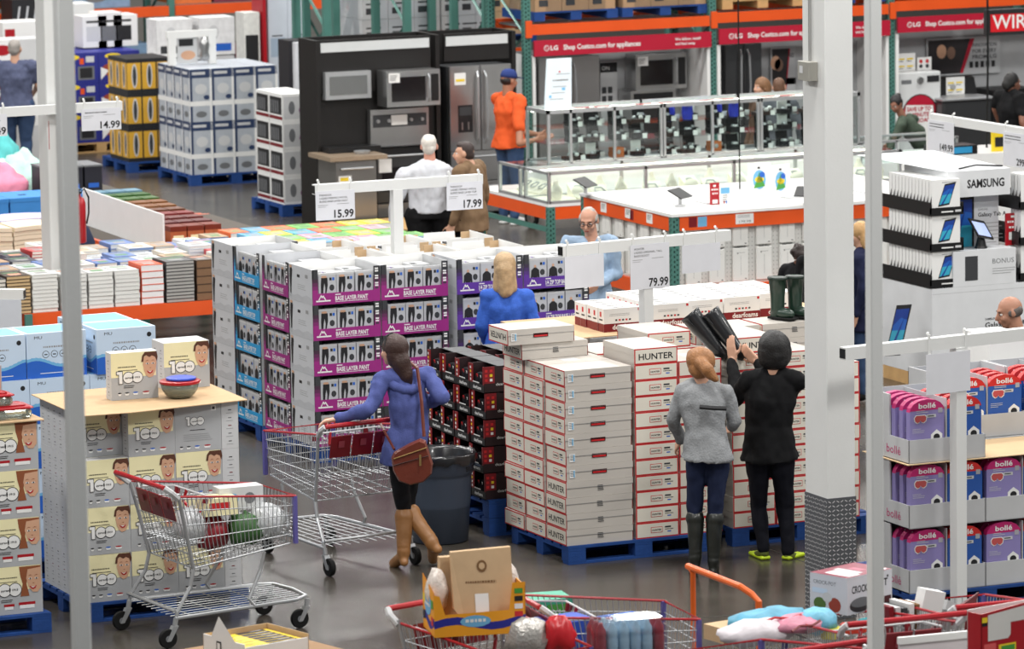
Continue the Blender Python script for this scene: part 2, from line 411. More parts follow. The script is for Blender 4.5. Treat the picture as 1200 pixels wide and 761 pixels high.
# second boot pallet
P2X, P2Y = 15.55, 31.12
blueQ.put((P2X, P2Y, 0), 0, 'blue pallet behind the feet of the woman in black', 'blue pallets')
for c in range(3):
    nn = [11, 11, 10][c]
    for i in range(nn):
        bb('small', 1, P2X+.012+c*.358+rnd.uniform(-.006, .006), P2Y+.005, PT+i*h, False, .006,
           'framed end boot box, %s, %s stack behind the woman in black' % (ordt(nn-1-i, nn), ['left', 'middle', 'right'][c]))
bb('big', 0, P2X+.06, P2Y+.06, PT+11*h+.004, False, 0, 'boot box with its name on the end, beside the green boots')
for c in range(2):
    for i in range(12):
        bb('small', 0, P2X+.02+c*.56, P2Y+.62, PT+i*h, True, .005, 'plain grey boot box, %s, %s stack of the rear row' % (ordt(11-i, 12), ['left', 'right'][c]), 'boot boxes of the rear row')
# green rain boots on top
def rain_boot(g, c, m, hgt=.38, tilt=None):
    x, y, z = c
    g.lathe([(.055, .0), (.05, .06), (.052, .15), (.066, .30), (.07, hgt), (.064, hgt), (.055, hgt-.06), (.03, hgt-.1)], m, 16, (x, y, z+.02), 1, 1.1)
    g.ball((x, y-.07, z+.045), (.05, .10, .045), m, 12, 6); g.box(x-.05, y-.17, z, x+.05, y+.06, z+.018, rubber)
    g.lathe([(.071, hgt-.02), (.073, hgt-.02), (.073, hgt-.002), (.071, hgt-.002)], mat('boot_trim', (20, 40, 30), .4), 16, (x, y, z+.02), 1, 1.1)
gm = mat('green_rubber', (28, 52, 40), .35, coat=.3)
zb = PT+12*h+.006
for k, dx in enumerate((.0, .15)):
    g = G(); rain_boot(g, (0, 0, 0), gm, .30); 
    o = g.build('rain_boot', None, (P2X+.80+dx, P2Y+.80, zb), R(20), True)
    tag(o, ['dark green rubber boot, the left one of the pair on the boot boxes', 'dark green rubber boot, the right one of the pair on the boot boxes'][k], 'boot', 'pair of green boots')
# ================================================================ BASE LAYER CARTONS
mag = mat('magenta_print', (150, 36, 122), .5, var=.04); pur = mat('purple_print', (92, 48, 150), .5, var=.04); cy = mat('cyan_print', (34, 150, 206), .5, var=.04)
mist = mat('mist_grey', (186, 188, 192), .6, var=.12, scale=9); figm = mat('pack_band', (90, 60, 130), .5); fig = mat('figure_black', (22, 22, 26), .6)
CW, CD, CHt = .60, .53, .294
def pack_proto(kind):
    g = G(); w_, d_, h_ = .155, .035, .25
    g.box(0, 0, 0, w_, d_, h_, mist); p = Pr(g, (0, 0, 0), (1, 0, 0), (0, 0, 1))
    if kind == 'pant':
        p.poly([(.02, .06), (.036, .06), (.042, .13), (.05, .17), (.058, .13), (.054, .07), (.064, .07), (.08, .15), (.078, .215), (.022, .215), (.018, .15)], fig, 1)
        p.ell(.048, .222, .026, .012, mat('skin_print', (205, 160, 130), .6), 1, 8)
    else:
        p.poly([(.028, .07), (.07, .07), (.072, .10), (.086, .02), (.094, .03), (.086, .15), (.06, .172), (.04, .172), (.014, .15), (.006, .03), (.014, .02), (.026, .1)], fig, 1)
        p.ell(.05, .183, .012, .013, mat('skin_print', (205, 160, 130), .6), 1, 8)
    p.ell(.116, .13, .022, .026, ink, 1, 12); p.ell(.116, .13, .017, .02, dgrey, 2, 12)
    p.rect(.095, .19, .02, .024, ink); p.rect(.12, .19, .02, .024, [blue, red, sky][0]); p.lines(.1, .06, .035, 3, .012, .004, dgrey)
    g.box(-.001, -.001, h_-.018, w_+.001, d_+.001, h_, offw)
    o = g.build('thermal_wear_pack'); return Proto(tag(o, 'thermal wear pack', 'package'))
packP = pack_proto('pant'); packT = pack_proto('top')
def base_carton(col, words, kind):
    t = empty('display_carton', (0, 0, 0), 0, 'carton', 'box')
    g = G(); w_ = .006; lip = .095
    g.box(0, 0, 0, CW, CD, w_, white); g.box(0, CD-w_, 0, CW, CD, CHt, white)
    g.box(0, 0, 0, w_, CD, CHt, mat('carton_side', (200, 202, 206), .6, var=.06)); g.box(CW-w_, 0, 0, CW, CD, CHt, offw)
    g.box(0, 0, 0, CW, w_, lip, col); g.box(0, 0, 0, .05, w_, CHt, dgrey); g.box(CW-.055, 0, 0, CW, w_, CHt, dgrey)
    p = Pr(g, (0, 0, 0), (1, 0, 0), (0, 0, 1))
    for k in range(4):
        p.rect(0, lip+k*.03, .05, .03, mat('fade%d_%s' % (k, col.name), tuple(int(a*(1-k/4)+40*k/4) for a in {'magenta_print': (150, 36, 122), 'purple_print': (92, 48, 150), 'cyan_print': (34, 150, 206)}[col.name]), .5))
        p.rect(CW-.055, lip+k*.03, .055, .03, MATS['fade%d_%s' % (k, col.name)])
    p.rect(0, 0, CW, lip, col)
    for k in range(9): p.rect(CW-.045, lip+.01+k*.02, .03, .013, white if k % 3 else dgrey, 2)
    p.poly([(.05, .04), (.075, .085), (.085, .07), (.095, .08), (.12, .04), (.11, .04), (.093, .065), (.083, .055), (.073, .068), (.06, .04)], white, 2)
    p.lines(.03, .026, .13, 1, .01, .012, white, 2, 2)
    p.text(words, .20, .03, .036, white, 2, w=.29, bold=.025); p.rect(.20, .075, .05, .008, white, 2); p.rect(.20, .018, .29, .004, white, 2)
    # left end print: standing leg figure and hand hole
    q = Pr(g, (0, CD, 0), (0, -1, 0), (0, 0, 1))
    q.poly([(.03, .02), (.055, .02), (.062, .1), (.07, .17), (.085, .25), (.07, .27), (.03, .27), (.02, .2), (.03, .1)], fig, 1)
    q.ell(.05, .275, .03, .012, MATS['skin_print'], 2, 8)
    q.rect(.19, .20, .06, .024, ink, 1); q.rect(.37, .21, .06, .03, greyp, 1); q.lines(.2, .14, .24, 3, .017, .004, greyp, 1, 4)
    q.poly([(.0, 0), (CD, 0), (CD, .05), (.4, .07), (.3, .045), (.2, .06), (.1, .04), (0, .06)], mist, 1)
    g.box(.006, .0061, .205, CW-.006, .012, .235, dgrey, skip='b') if False else None
    g.build('tray_carton', t)
    g = G()
    for k in range(3):
        for j in range(2): g.box(.03+k*.185, .10+j*.21, .007, .20+k*.185, .29+j*.21, .215+.02*((k+j) % 2), offw); g.box(.05+k*.185, .13+j*.21, .216+.02*((k+j) % 2), .10+k*.185, .2+j*.21, .2175+.02*((k+j) % 2), [dgrey, mist, figm][(k+j) % 3])
    g.build('packed_wear', t)
    return Proto(t)
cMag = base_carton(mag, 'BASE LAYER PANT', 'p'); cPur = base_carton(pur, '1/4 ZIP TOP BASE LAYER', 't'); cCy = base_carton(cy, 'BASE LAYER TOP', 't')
def base_stack(x, y, rz, cart, pk, n, colname, where, packs=3, topopen=True):
    c, s = math.cos(rz), math.sin(rz)
    for i in range(n):
        z = PT+i*(CHt+.001); o = cart.put((x, y, z), rz, '%s thermal wear carton, %s, %s' % (colname, ordt(n-1-i, n), where), 'thermal wear cartons')
        for k in range(packs):
            for dd in range(1):
                lx = .062+k*.163+rnd.uniform(-.004, .004); ly = .014+dd*.05+rnd.uniform(0, .006)
                if rnd.random() < .03: continue
                pk.put((x+c*lx-s*ly, y+s*lx+c*ly, z+.0065), rz+rnd.uniform(-.02, .02), '%s thermal pack in the %s %s carton, %s' % (['left', 'middle', 'right'][k], ordt(n-1-i, n), colname, where), 'thermal wear packs in cartons')
    return PT+n*(CHt+.001)
B0X, B0Y = 14.16, 36.0
blueQ2.put((B0X, B0Y+.02, 0), 0, 'blue pallet under the magenta thermal wear cartons', 'blue pallets')
blueQ2.put((B0X, B0Y+1.27, 0), 0, 'blue pallet under the light blue thermal wear cartons', 'blue pallets')
blueQ2.put((B0X+1.29, B0Y+.02, 0), 0, 'blue pallet under the purple thermal wear cartons', 'blue pallets')
base_stack(B0X, B0Y, 0, cMag, packP, 5, 'magenta', 'front corner stack')
base_stack(B0X+.61, B0Y, 0, cMag, packP, 5, 'magenta', 'stack right of the corner')
base_stack(B0X+1.29, B0Y, 0, cPur, packT, 5, 'purple', 'stack left of the blonde woman')
base_stack(B0X+1.90, B0Y, 0, cPur, packT, 5, 'purple', 'stack right of the blonde woman')
base_stack(B0X+.0, B0Y+1.145, -PI/2, cMag, packP, 5, 'magenta', 'left side stack')
base_stack(B0X+.0, B0Y+1.82, -PI/2, cCy, packT, 5, 'light blue', 'side stack nearest the book table')
# end face cartons further back at the left
for i in range(5):
    cMag.put((B0X+.0, B0Y+1.84, PT+i*(CHt+.001)), 0, 'white carton end, %s in the rear left stack' % ordt(4-i, 5), 'thermal wear cartons')
# opened white trays in the rear rows
def open_tray():
    t = empty('open_tray', (0, 0, 0), 0, 'open white tray', 'box'); g = G(); w_ = .006; hh = .2
    g.box(0, 0, 0, CW, CD, w_, card); g.box(0, 0, 0, w_, CD, hh, white); g.box(CW-w_, 0, 0, CW, CD, hh, white)
    for y in (0, CD-w_):
        g.box(.006, y, 0, .15, y+w_, hh*.7, white); g.box(CW-.15, y, 0, CW-.006, y+w_, hh*.7, white); g.box(.15, y, 0, CW-.15, y+w_, hh, white)
        g.box(.006, y-.001 if y else -.001, .06, .09, y+w_+.001, hh*.95, card)
        g.box(.03, y-.003, .09, .075, y+w_+.003, .15, dcard)
        g.box(CW-.09, y-.001, .06, CW-.006, y+w_+.001, hh*.95, card)
    g.build('tray', t)
    g = G()
    for k in range(3):
        g.box(.05+k*.17, .05, .006, .2+k*.17, CD-.06, .11+.02*(k % 2), offw); 
        g.box(.06+k*.17, .08, .125, .18+k*.17, .3, .127+.02*(k % 2), dgrey)
    g.build('packed_wear', t); return Proto(t)
oT = open_tray(); zt = PT+5*(CHt+.001)
for r in range(2):
    for k in range(4):
        x = B0X+(.62 if r == 0 else .62)+k*.625; y = B0Y+.70+r*.57
        if k == 3: continue
        # support cartons below (rear rows of the pallets)
        g = G(); g.box(x, y, PT, x+CW, y+CD, zt-.30, offw); 
        tag(g.build('carton_stack'), 'closed white cartons under an opened tray, %s from left, %s row' % (nth(k), ['nearer', 'farther'][r]), 'box', 'closed cartons in the rear rows')
        oT.put((x, y, zt-.298), 0, 'opened white tray, %s from left, %s row behind the cartons' % (nth(k), ['nearer', 'farther'][r]), 'opened white trays')
for k in range(3):
    x = B0X+.8+k*.62; y = B0Y+2.3
    oT.put((x, y, zt-.34), 0, 'opened white tray on the rearmost pallets, %s from left' % nth(k), 'opened white trays')
    g = G(); g.box(x, y, .001, x+CW, y+CD, zt-.342, offw); tag(g.build('carton_stack'), 'closed white cartons on the rearmost pallets, %s from left' % nth(k), 'box', 'closed cartons in the rear rows')
# ================================================================ GLASS BOWL SET BOXES (left)
silver = mat('silver_print', (172, 174, 176), .5, var=.12, scale=4); skin_p = mat('skin_print', (226, 178, 142), .6); hair_p = mat('auburn_print', (140, 78, 44), .6); lipp = mat('lip_print', (176, 40, 44), .5)
BW, BD, BH = .342, .124, .332
def face_print(p, a, b, s, long=False, m=1):
    L = 3; q = lambda P_: [(a+x*s, b+y*s) for x, y in P_]
    if long:
        p.poly(q([(-.035, .172), (.12, .172), (.12, .15), (.03, .14), (.022, .10), (.016, .05), (.035, -.035), (-.03, -.035), (-.012, .05), (-.028, .11)]), hair_p, L)
        p.poly(q([(.026, .15), (.12, .16), (.12, .02), (.095, -.012), (.06, -.01), (.028, .03), (.014, .09)]), skin_p, L+1)
    else:
        p.poly(q([(.018, .03), (.03, .0), (.055, -.02), (.085, -.012), (.105, .03), (.114, .085), (.108, .135), (.06, .152), (.018, .135), (.008, .08)]), skin_p, L+1)
        p.poly(q([(-.004, .10), (.004, .145), (.025, .172), (.115, .172), (.124, .13), (.115, .10), (.104, .132), (.08, .143), (.06, .132), (.035, .148), (.018, .138), (.012, .10)]), mat('curl_print', (86, 48, 30), .6), L+2)
    for e, c in ((.042, 1), (.086, 1)):
        p.ell(a+e*s, b+.085*s, .012*s, .006*s, white, L+2, 8); p.ell(a+(e+.001)*s, b+.085*s, .0055*s, .006*s, ink, L+3, 6); p.poly(q([(e-.016, .102), (e, .112), (e+.015, .106), (e, .107)]), hair_p, L+2)
    p.poly(q([(.036, .034), (.062, .026), (.088, .036), (.08, .016), (.062, .008), (.046, .016)]), lipp, L+2); p.poly(q([(.044, .031), (.062, .026), (.08, .032), (.062, .019)]), white, L+3); p.rect(a+.060*s, b+.05*s, .011*s, .004*s, hair_p, L+2)
def logo100(p, a, b, s, L=3):
    for r, m, l in ((.043*s, dgrey, L), (.038*s, white, L+1)):
        p.ell(a+.085*s, b+.04*s, r, r, m, l, 16); p.ell(a+.15*s, b+.04*s, r, r, m, l, 16)
    e = .004*s
    p.poly([(a+.012*s, b-e), (a+.040*s+e, b-e), (a+.040*s+e, b+.085*s+e), (a-.005*s, b+.085*s+e), (a-.005*s, b+.062*s), (a+.012*s, b+.062*s)], dgrey, L+2)
    p.poly([(a+.016*s, b), (a+.040*s, b), (a+.040*s, b+.085*s), (a, b+.085*s), (a, b+.066*s), (a+.016*s, b+.066*s)], white, L+3)
    p.text('pyrex', a+.062*s, b+.034*s, .013*s, ink, L+3, w=.05*s, bold=.02); p.text('1915', a+.132*s, b+.034*s, .013*s, ink, L+3, w=.036*s, bold=.02)
def bowlset(p, a, b, s, m, L=3, red_only=False):
    if red_only:
        p.rect(a, b+.02, .06*s, .018, red, L); p.rect(a+.004, b, .05*s, .02, white, L); p.rect(a+.085*s, b+.024, .095*s, .02, red, L); p.rect(a+.09*s, b, .085*s, .024, white, L); return
    for k, (x, w_, c) in enumerate(((0, .028, ink), (.05, .034, dgrey), (.11, .04, blue), (.18, .052, red))):
        p.poly([(a+x, b+.016), (a+x+.006, b), (a+x+w_-.006, b), (a+x+w_, b+.016)], white, L); p.ell(a+x+w_/2, b+.018, w_/2, .005, c, L+1, 8)
def bowl_box(kind):
    t = empty('bowl_set_box', (0, 0, 0), 0, 'box', 'box'); g = G(); W_ = BW if kind != 'big' else .40; h_ = BH
    g.box(0, 0, 0, W_, BD, h_, offw); p = Pr(g, (0, 0, 0), (1, 0, 0), (0, 0, 1))
    p.rect(0, 0, W_, h_, silver, 1)
    if kind == 'front':
        p.rect(0, h_*.48, W_*.96, h_*.52, cream, 2); face_print(p, .225, .165, .95)
        p.gk(.05, .225, .13, .013, ink, 3); p.lines(.05, .205, .15, 1, .012, .004, ink, 3)
        logo100(p, .04, .115, 1.0); p.lines(.09, .095, .11, 2, .012, .004, ink, 3, 4); bowlset(p, .045, .03, 1, 0)
    elif kind == 'back':
        logo100(p, .08, .185, .72); p.lines(.11, .15, .12, 1, .01, .004, ink, 3); p.lines(.06, .12, .22, 4, .014, .003, greyp, 3, 5); bowlset(p, .03, .02, 1.0, 0)
        p.rect(.27, .28, .035, .035, white, 2); p.rect(.277, .287, .02, .02, dgrey, 3)
    else:
        p.rect(0, h_*.5, W_*.97, h_*.5, cream, 2); face_print(p, .27, .155, 1.0, True)
        p.gk(.07, .25, .15, .013, ink, 3); p.lines(.07, .225, .16, 1, .012, .004, ink, 3)
        logo100(p, .03, .125, 1.15); p.lines(.1, .1, .12, 2, .012, .004, ink, 3, 4); bowlset(p, .12, .035, 1.25, 0, 3, True)
    q = Pr(g, (0, BD, 0), (0, -1, 0), (0, 0, 1))
    for k in range(5): q.rect(.05, .05+k*.055, .024, .006, [dgrey, mgrey, dred, mgrey, dgrey][k], 1); q.rect(.035, .03+k*.055, .05, .003, greyp, 1)
    q = Pr(g, (W_, 0, 0), (0, 1, 0), (0, 0, 1))
    for k in range(5): q.rect(.06, .12+k*.04, .035, .006, [ink, red, blue, dgrey, ink][k], 1)
    q.rect(.03, .12, .02, .17, greyp, 1); q.ell(.06, .08, .008, .01, ink, 1, 8); q.rect(.045, .02, .03, .03, dgrey, 1)
    q = Pr(g, (0, 0, h_), (1, 0, 0), (0, 1, 0)); q.rect(.02, BD*.5, W_-.04, .002, greyp, 1)
    g.build('carton', t); return Proto(t)
bF, bB, bG = bowl_box('front'), bowl_box('back'), bowl_box('big')
GX, GY = 10.37, 30.78
blueQ.put((GX-.02, GY-.02, 0), 0, 'blue pallet under the bowl set boxes behind the empty looking left cart', 'blue pallets')
COLN = ['left', 'middle', 'right']
for l in range(4):
    z = PT+l*(BH+.001); lev = ordt(3-l, 4)
    for c in range(3):
        for dpt in range(2):
            if l == 3 and c == 0 and dpt == 0: continue
            k = bB if (l == 3 and c == 2) or (l == 0 and c == 2 and False) else bF
            k.put((GX+c*(BW+.002)+rnd.uniform(-.001, .001), GY+.002+dpt*(BD+.002) if dpt else GY-.001-rnd.uniform(0, .004), z), 0,
                  'bowl set box, %s, %s stack of the %s row, main pallet' % (lev, COLN[c], ['front', 'second'][dpt]), 'glass bowl set boxes')
    for dpt in range(2, 7):
        bF.put((GX, GY+.002+dpt*(BD+.002), z), 0, 'bowl set box, %s, %s row along the pallet left side' % (lev, nth(dpt)), 'glass bowl set boxes')
    bF.put((GX+3*(BW+.002)+BD+.001, GY-.002, z), PI/2, 'sideways bowl set box, %s, at the pallet right corner' % lev, 'glass bowl set boxes')
zt = PT+4*(BH+.001)+.001
g = G(); g.mesh([(GX-.05, GY-.14, zt+.001), (GX+.34, GY-.16, zt+.001), (GX+1.22, GY-.03, zt+.0), (GX+1.25, GY+1.0, zt), (GX-.04, GY+.95, zt), (GX-.05, GY-.14, zt+.006), (GX+.34, GY-.16, zt+.006), (GX+1.22, GY-.03, zt+.006), (GX+1.25, GY+1.0, zt+.006), (GX-.04, GY+.95, zt+.006)],
                [(4, 3, 2, 1, 0), (5, 6, 7, 8, 9), (0, 1, 6, 5), (1, 2, 7, 6), (2, 3, 8, 7), (3, 4, 9, 8), (4, 0, 5, 9)], card)
tag(g.build('cardboard_sheet'), 'brown cardboard sheet covering the bowl set boxes on the main pallet', 'cardboard')
zt += .007; a_ = at(131, 470, zt); b_ = at(160, 441, zt)
bF.put((a_.x, a_.y, zt), R(-2), 'open displayed bowl set box standing beside the blue lidded bowl', 'glass bowl set boxes')
c_ = at(165, 446, zt); bF.put((c_.x, a_.y+.28, zt), R(0), 'bowl set box standing behind the displayed one on the cardboard sheet', 'glass bowl set boxes')
bF.put((c_.x+.002, a_.y+.28+BD+.004, zt), R(0), 'hindmost bowl set box on the cardboard sheet', 'glass bowl set boxes')
# bowl with lids
bc_ = at(211, 466, zt)
bw_ = empty('mixing_bowl', (bc_.x, bc_.y, zt), 0, 'clear glass mixing bowl with a red lid and a blue lid on the cardboard', 'bowl')
bgl = mat('bowl_glass', (190, 200, 190), .08, trans=.75); 
g = G(); g.lathe([(.07, 0), (.10, .02), (.128, .06), (.137, .105), (.131, .105), (.12, .06), (.09, .025), (.0, .018)], bgl, 28); g.build('bowl', bw_, smooth=True)
g = G(); g.lathe([(.139, .103), (.143, .108), (.143, .122), (.13, .126), (.0, .126)], red, 28); g.build('red_lid', bw_)
g = G(); g.lathe([(.10, .127), (.106, .131), (.106, .142), (.095, .146), (.0, .146)], mat('blue_lid', (50, 80, 190), .35), 28, (.01, 0, 0)); g.build('blue_lid', bw_)
# far left pallet
FX, FY = 10.02-.40, 30.66
blueQ.put((10.06-1.22, FY-.06, 0), 0, 'blue pallet at the left edge of the picture under the red lidded container boxes', 'blue pallets')
for l in range(4):
    for c in range(2):
        for d2 in range(1):
            bG.put((FX-c*.403, FY+rnd.uniform(-.004, .004), PT+l*(BH+.001)), 0, 'container set box, %s, %s stack at the left picture edge' % (ordt(3-l, 4), ['right', 'left'][c]), 'container set boxes')
zt2 = PT+4*(BH+.001)
g = G(); g.box(FX-.5, FY-.03, zt2+.001, FX+.44, FY+.8, zt2+.009, card); tag(g.build('cardboard_sheet'), 'brown cardboard sheet on the far left stack', 'cardboard')
def container(x, y, z, w, d, h, lab):
    t = empty('food_container', (x, y, z), 0, lab, 'container', 'red lidded containers')
    g = G(); g.rbox(-w/2, -d/2, 0, w/2, d/2, h, bgl, .02); g.build('tub', t)
    g = G(); g.rbox(-w/2-.012, -d/2-.012, h+.001, w/2+.012, d/2+.012, h+.02, red, .022); g.rbox(-w/2+.03, -d/2+.03, h+.02, w/2-.03, d/2-.03, h+.026, red, .015); g.build('lid', t)
container(FX+.20, FY+.16, zt2+.010, .36, .24, .065, 'large red lidded glass container on the far left stack')
container(FX+.12, FY+.17, zt2+.103, .28, .18, .06, 'small red lidded glass container on top of the large one')
bG.put((FX-.19+.06, FY+.36, zt2+.010), 0, 'container set box standing behind the red lidded containers', 'container set boxes')
# ================================================================ WATER-WAVE PRINTED BOXES
wv = mat('pale_box_blue', (196, 214, 232), .5, var=.04)
def wave_box():
    t = empty('wave_print_box', (0, 0, 0), 0, 'box', 'box'); g = G(); W_, D_, H_ = .455, .40, .328
    g.box(0, 0, 0, W_, D_, H_, wv)
    for O, U, w_ in (((0, 0, 0), (1, 0, 0), W_), ((0, D_, 0), (0, -1, 0), D_)):
        p = Pr(g, O, U, (0, 0, 1)); n = 14
        top = [(w_*i/n, .10+.028*math.sin(i/n*PI*2.2+.6)) for i in range(n+1)]
        for i in range(n):
            p.poly([(top[i][0], 0), (top[i+1][0], 0), top[i+1], top[i]], blue, 2)
            p.poly([(top[i][0], top[i][1]), (top[i+1][0], top[i+1][1]), (top[i+1][0], top[i+1][1]+.02), (top[i][0], top[i][1]+.025)], sky, 1)
        p.lines(.1, .03, w_*.6, 1, .01, .005, white, 3)
        p.text('MU', .06, .285, .022, ink, 1, w=.06); p.gk(w_*.28, .215, .2, .02, greyp, 1)
        for k in range(3): p.ell(w_*.32+k*.065, .17, .027, .027, ink, 1); p.ell(w_*.32+k*.065, .17, .023, .023, wv, 2); p.rect(w_*.32+k*.065-.012, .165, .024, .008, dgrey, 3)
        p.ell(w_-.05, .27, .018, .018, ink, 1)
    q = Pr(g, (0, 0, H_), (1, 0, 0), (0, 1, 0)); q.rect(.02, .03, W_-.04, D_-.06, sky, 1); q.rect(.0, D_/2, W_, .003, greyp, 2)
    g.build('carton', t); return Proto(t)
wb = wave_box(); MX, MY = 10.12, 32.5
blueQ2.put((MX-.0, MY-.02, 0), 0, 'blue pallet under the blue wave printed boxes', 'blue pallets')
for l in range(4):
    for c in range(3):
        wb.put((MX+.0+c*.459, MY+.02, PT+l*.329), 0, 'blue wave printed box, %s, %s stack' % (ordt(4-l, 5), COLN[c]), 'wave printed boxes')
        if l == 3: wb.put((MX+c*.459, MY+.44, PT+l*.329), 0, 'blue wave printed box in the rear row, %s stack' % COLN[c], 'wave printed boxes')
z5 = PT+4*.329
wb.put((MX-.01, MY+.05, z5), 0, 'wave printed box on the top layer, at the left edge', 'wave printed boxes')
wb.put((MX+.455, MY+.06, z5), 0, 'wave printed box on the top layer behind the slim front post', 'wave printed boxes')
wb.put((MX+.97, MY+.0, z5), 0, 'wave printed box on the top layer, right behind the displayed bowl set box', 'wave printed boxes')
wb.put((MX+.95, MY+.42, z5), 0, 'wave printed box on the top layer, at the back right', 'wave printed boxes')
# wooden pallets and a brown carton by the book table
woodQ.put((12.6, 38.2, 0), 0, 'wooden pallet on the floor under the brown carton by the book table', 'wooden pallets')
woodQ.put((12.6, 38.2, .1405), 0, 'upper wooden pallet under the brown carton by the book table', 'wooden pallets')
g = G(); g.box(0, 0, 0, .5, .4, .35, dcard); g.box(.0, .19, .35, .5, .21, .351, card)
tag(g.build('brown_carton', None, (13.25, 38.4, .281)), 'plain brown carton on wooden pallets beside the book table', 'box')
# ================================================================ BOOK TABLES
TZ = .75
def rack_table(x0, x1, y0, y1, z, label, legs=True, bh=.13):
    t = empty('steel_table', (x0, y0, 0), 0, label, 'table', 'orange beam tables'); W_, D_ = x1-x0, y1-y0
    g = G(); g.box(0, 0, z-bh, W_, .04, z, orange); g.build('front_beam', t)
    g = G(); g.box(0, D_-.04, z-bh, W_, D_, z, orange); g.build('rear_beam', t)
    g = G(); g.box(0, .04, z-bh, .04, D_-.04, z, orange); g.build('side_beam', t)
    g = G(); g.box(.04, .041, z-.02, W_, D_-.041, z-.001, mat('deck_board', (90, 84, 78), .7)); g.build('deck', t)
    for a in (0.0, W_-.07):
        for b in (-.031, D_+.001):
            g = G(); g.box(a, b, 0, a+.07, b+.03, z-.002, teal); g.build('leg', t)
    return t
T1X, T1Y = 13.18, 40.62
rack_table(T1X, 15.9, T1Y, T1Y+.5, TZ, 'orange beam table carrying the front row of books')
rack_table(T1X-.6, 17.9, 41.5, 43.9, TZ-.02, 'orange beam table carrying the rear rows of books')
BK = {}
def book(cover, page, t=.032, w=.235, d=.30):
    k = (cover, page, round(t, 3), round(w, 3), round(d, 3))
    if k in BK: return BK[k]
    cm = mat('cover_%d_%d_%d' % cover, cover, .4); pm = mat('pages_%d_%d_%d' % page, page, .7, var=.05, scale=40)
    o = empty('book', (0, 0, 0), 0, 'book', 'book'); g = G()
    g.box(0, 0, 0, w, d, .003, cm); g.box(0, 0, t-.003, w, d, t, cm); g.box(0, 0, .003, .003, d, t-.003, cm)
    p = Pr(g, (0, 0, t), (1, 0, 0), (0, 1, 0)); q = random.Random(str(k))
    acc = mat('accent_%d' % q.randrange(6), q.choice([(200, 60, 50), (60, 100, 160), (230, 200, 90), (90, 140, 90), (40, 40, 50), (220, 150, 120)]), .5)
    p.rect(w*.15, d*.6, w*.7, d*.12, acc, 1); p.rect(w*.25, d*.2, w*.5, d*.28, mat('accent_%d' % ((q.randrange(6))), (150, 150, 150), .5), 1); p.rect(w*.2, d*.8, w*.6, d*.05, ink, 1)
    g.build('cover', o); g = G(); g.box(.004, .004, .0032, w-.003, d-.004, t-.0032, pm); g.build('pages', o)
    BK[k] = Proto(o); return BK[k]
def bstack(x, y, z, n, bk, t, where, group, rj=1.2, w=.235):
    for i in range(n):
        a = R(rnd.uniform(-rj, rj))
        bk.put((x+rnd.uniform(-.003, .003), y+rnd.uniform(-.004, .004), z+i*(t+.0006)), a, 'book, %s, %s' % (ordt(n-1-i, n), where), group)
WHT = (222, 222, 218); CRM = (205, 180, 140); GRY = (150, 150, 150)
row = [(-22, 8, 9, .036, (30, 30, 34), (215, 210, 200), 'black covered stack, front row far left'),
       (8, 37, 11, .031, (60, 46, 34), (200, 172, 130), 'tan paged stack, front row'),
       (38, 69, 10, .034, (214, 214, 210), WHT, 'white stack left of the slim post'),
       (72, 103, 9, .036, (200, 200, 198), WHT, 'white stack just right of the slim post'),
       (104, 134, 9, .036, (205, 205, 203), (226, 226, 222), 'second white stack right of the slim post'),
       (135, 165, 9, .036, (212, 212, 210), WHT, 'third white stack right of the slim post'),
       (166, 193, 6, .060, (220, 84, 40), (232, 232, 232), 'thick orange covered stack'),
       (195, 229, 12, .031, (60, 60, 62), (168, 166, 162), 'thin grey stack in the front row'),
       (231, 254, 5, .074, (70, 50, 36), (128, 98, 74), 'thick brown stack at the front row end')]
for (pa, pb, n, t, cv, pg, where) in row:
    a = atY(pa, 352, T1Y+.03); b = atY(pb, 352, T1Y+.03)
    bstack(a.x, T1Y+.02, TZ+.002, n, book(cv, pg, t, b.x-a.x-.008, .36), t, where, 'books of the front row', .8)

palette = [(225, 222, 214), (200, 205, 210), (90, 120, 180), (230, 226, 220), (180, 150, 120), (60, 60, 70), (210, 210, 205), (190, 60, 60), (215, 205, 190), (120, 150, 190)]
# rows on the rear table: the top books one by one, the hidden ones below joined
def topbooks(x, y, z, n, cv, pg, t, w_, k, j, nm):
    g = HB; cm = mat('cover_%d_%d_%d' % cv, cv, .4); pm = mat('pages_%d_%d_%d' % pg, pg, .7, var=.05, scale=40); q = min(n, 2)
    for i in range(n-q):
        zz = z+i*(t+.0006); g.box(x, y, zz, x+w_, y+.34, zz+.003, cm); g.box(x, y, zz+t-.003, x+w_, y+.34, zz+t, cm); g.box(x+.004, y+.004, zz+.0032, x+w_-.003, y+.336, zz+t-.0032, pm)
    for i in range(q):
        book(cv, pg, t, w_, .34).put((x+rnd.uniform(-.003, .003), y+rnd.uniform(-.004, .004), z+(n-q+i)*(t+.0006)), R(rnd.uniform(-2, 2)), '%s book, %s, %s stack from left, %s row of the rear table' % (nm, ['lower', 'upper'][i], nth(k), ['second', 'third', 'fourth', 'fifth', 'sixth'][j]), 'books on the rear table')
HB = G()
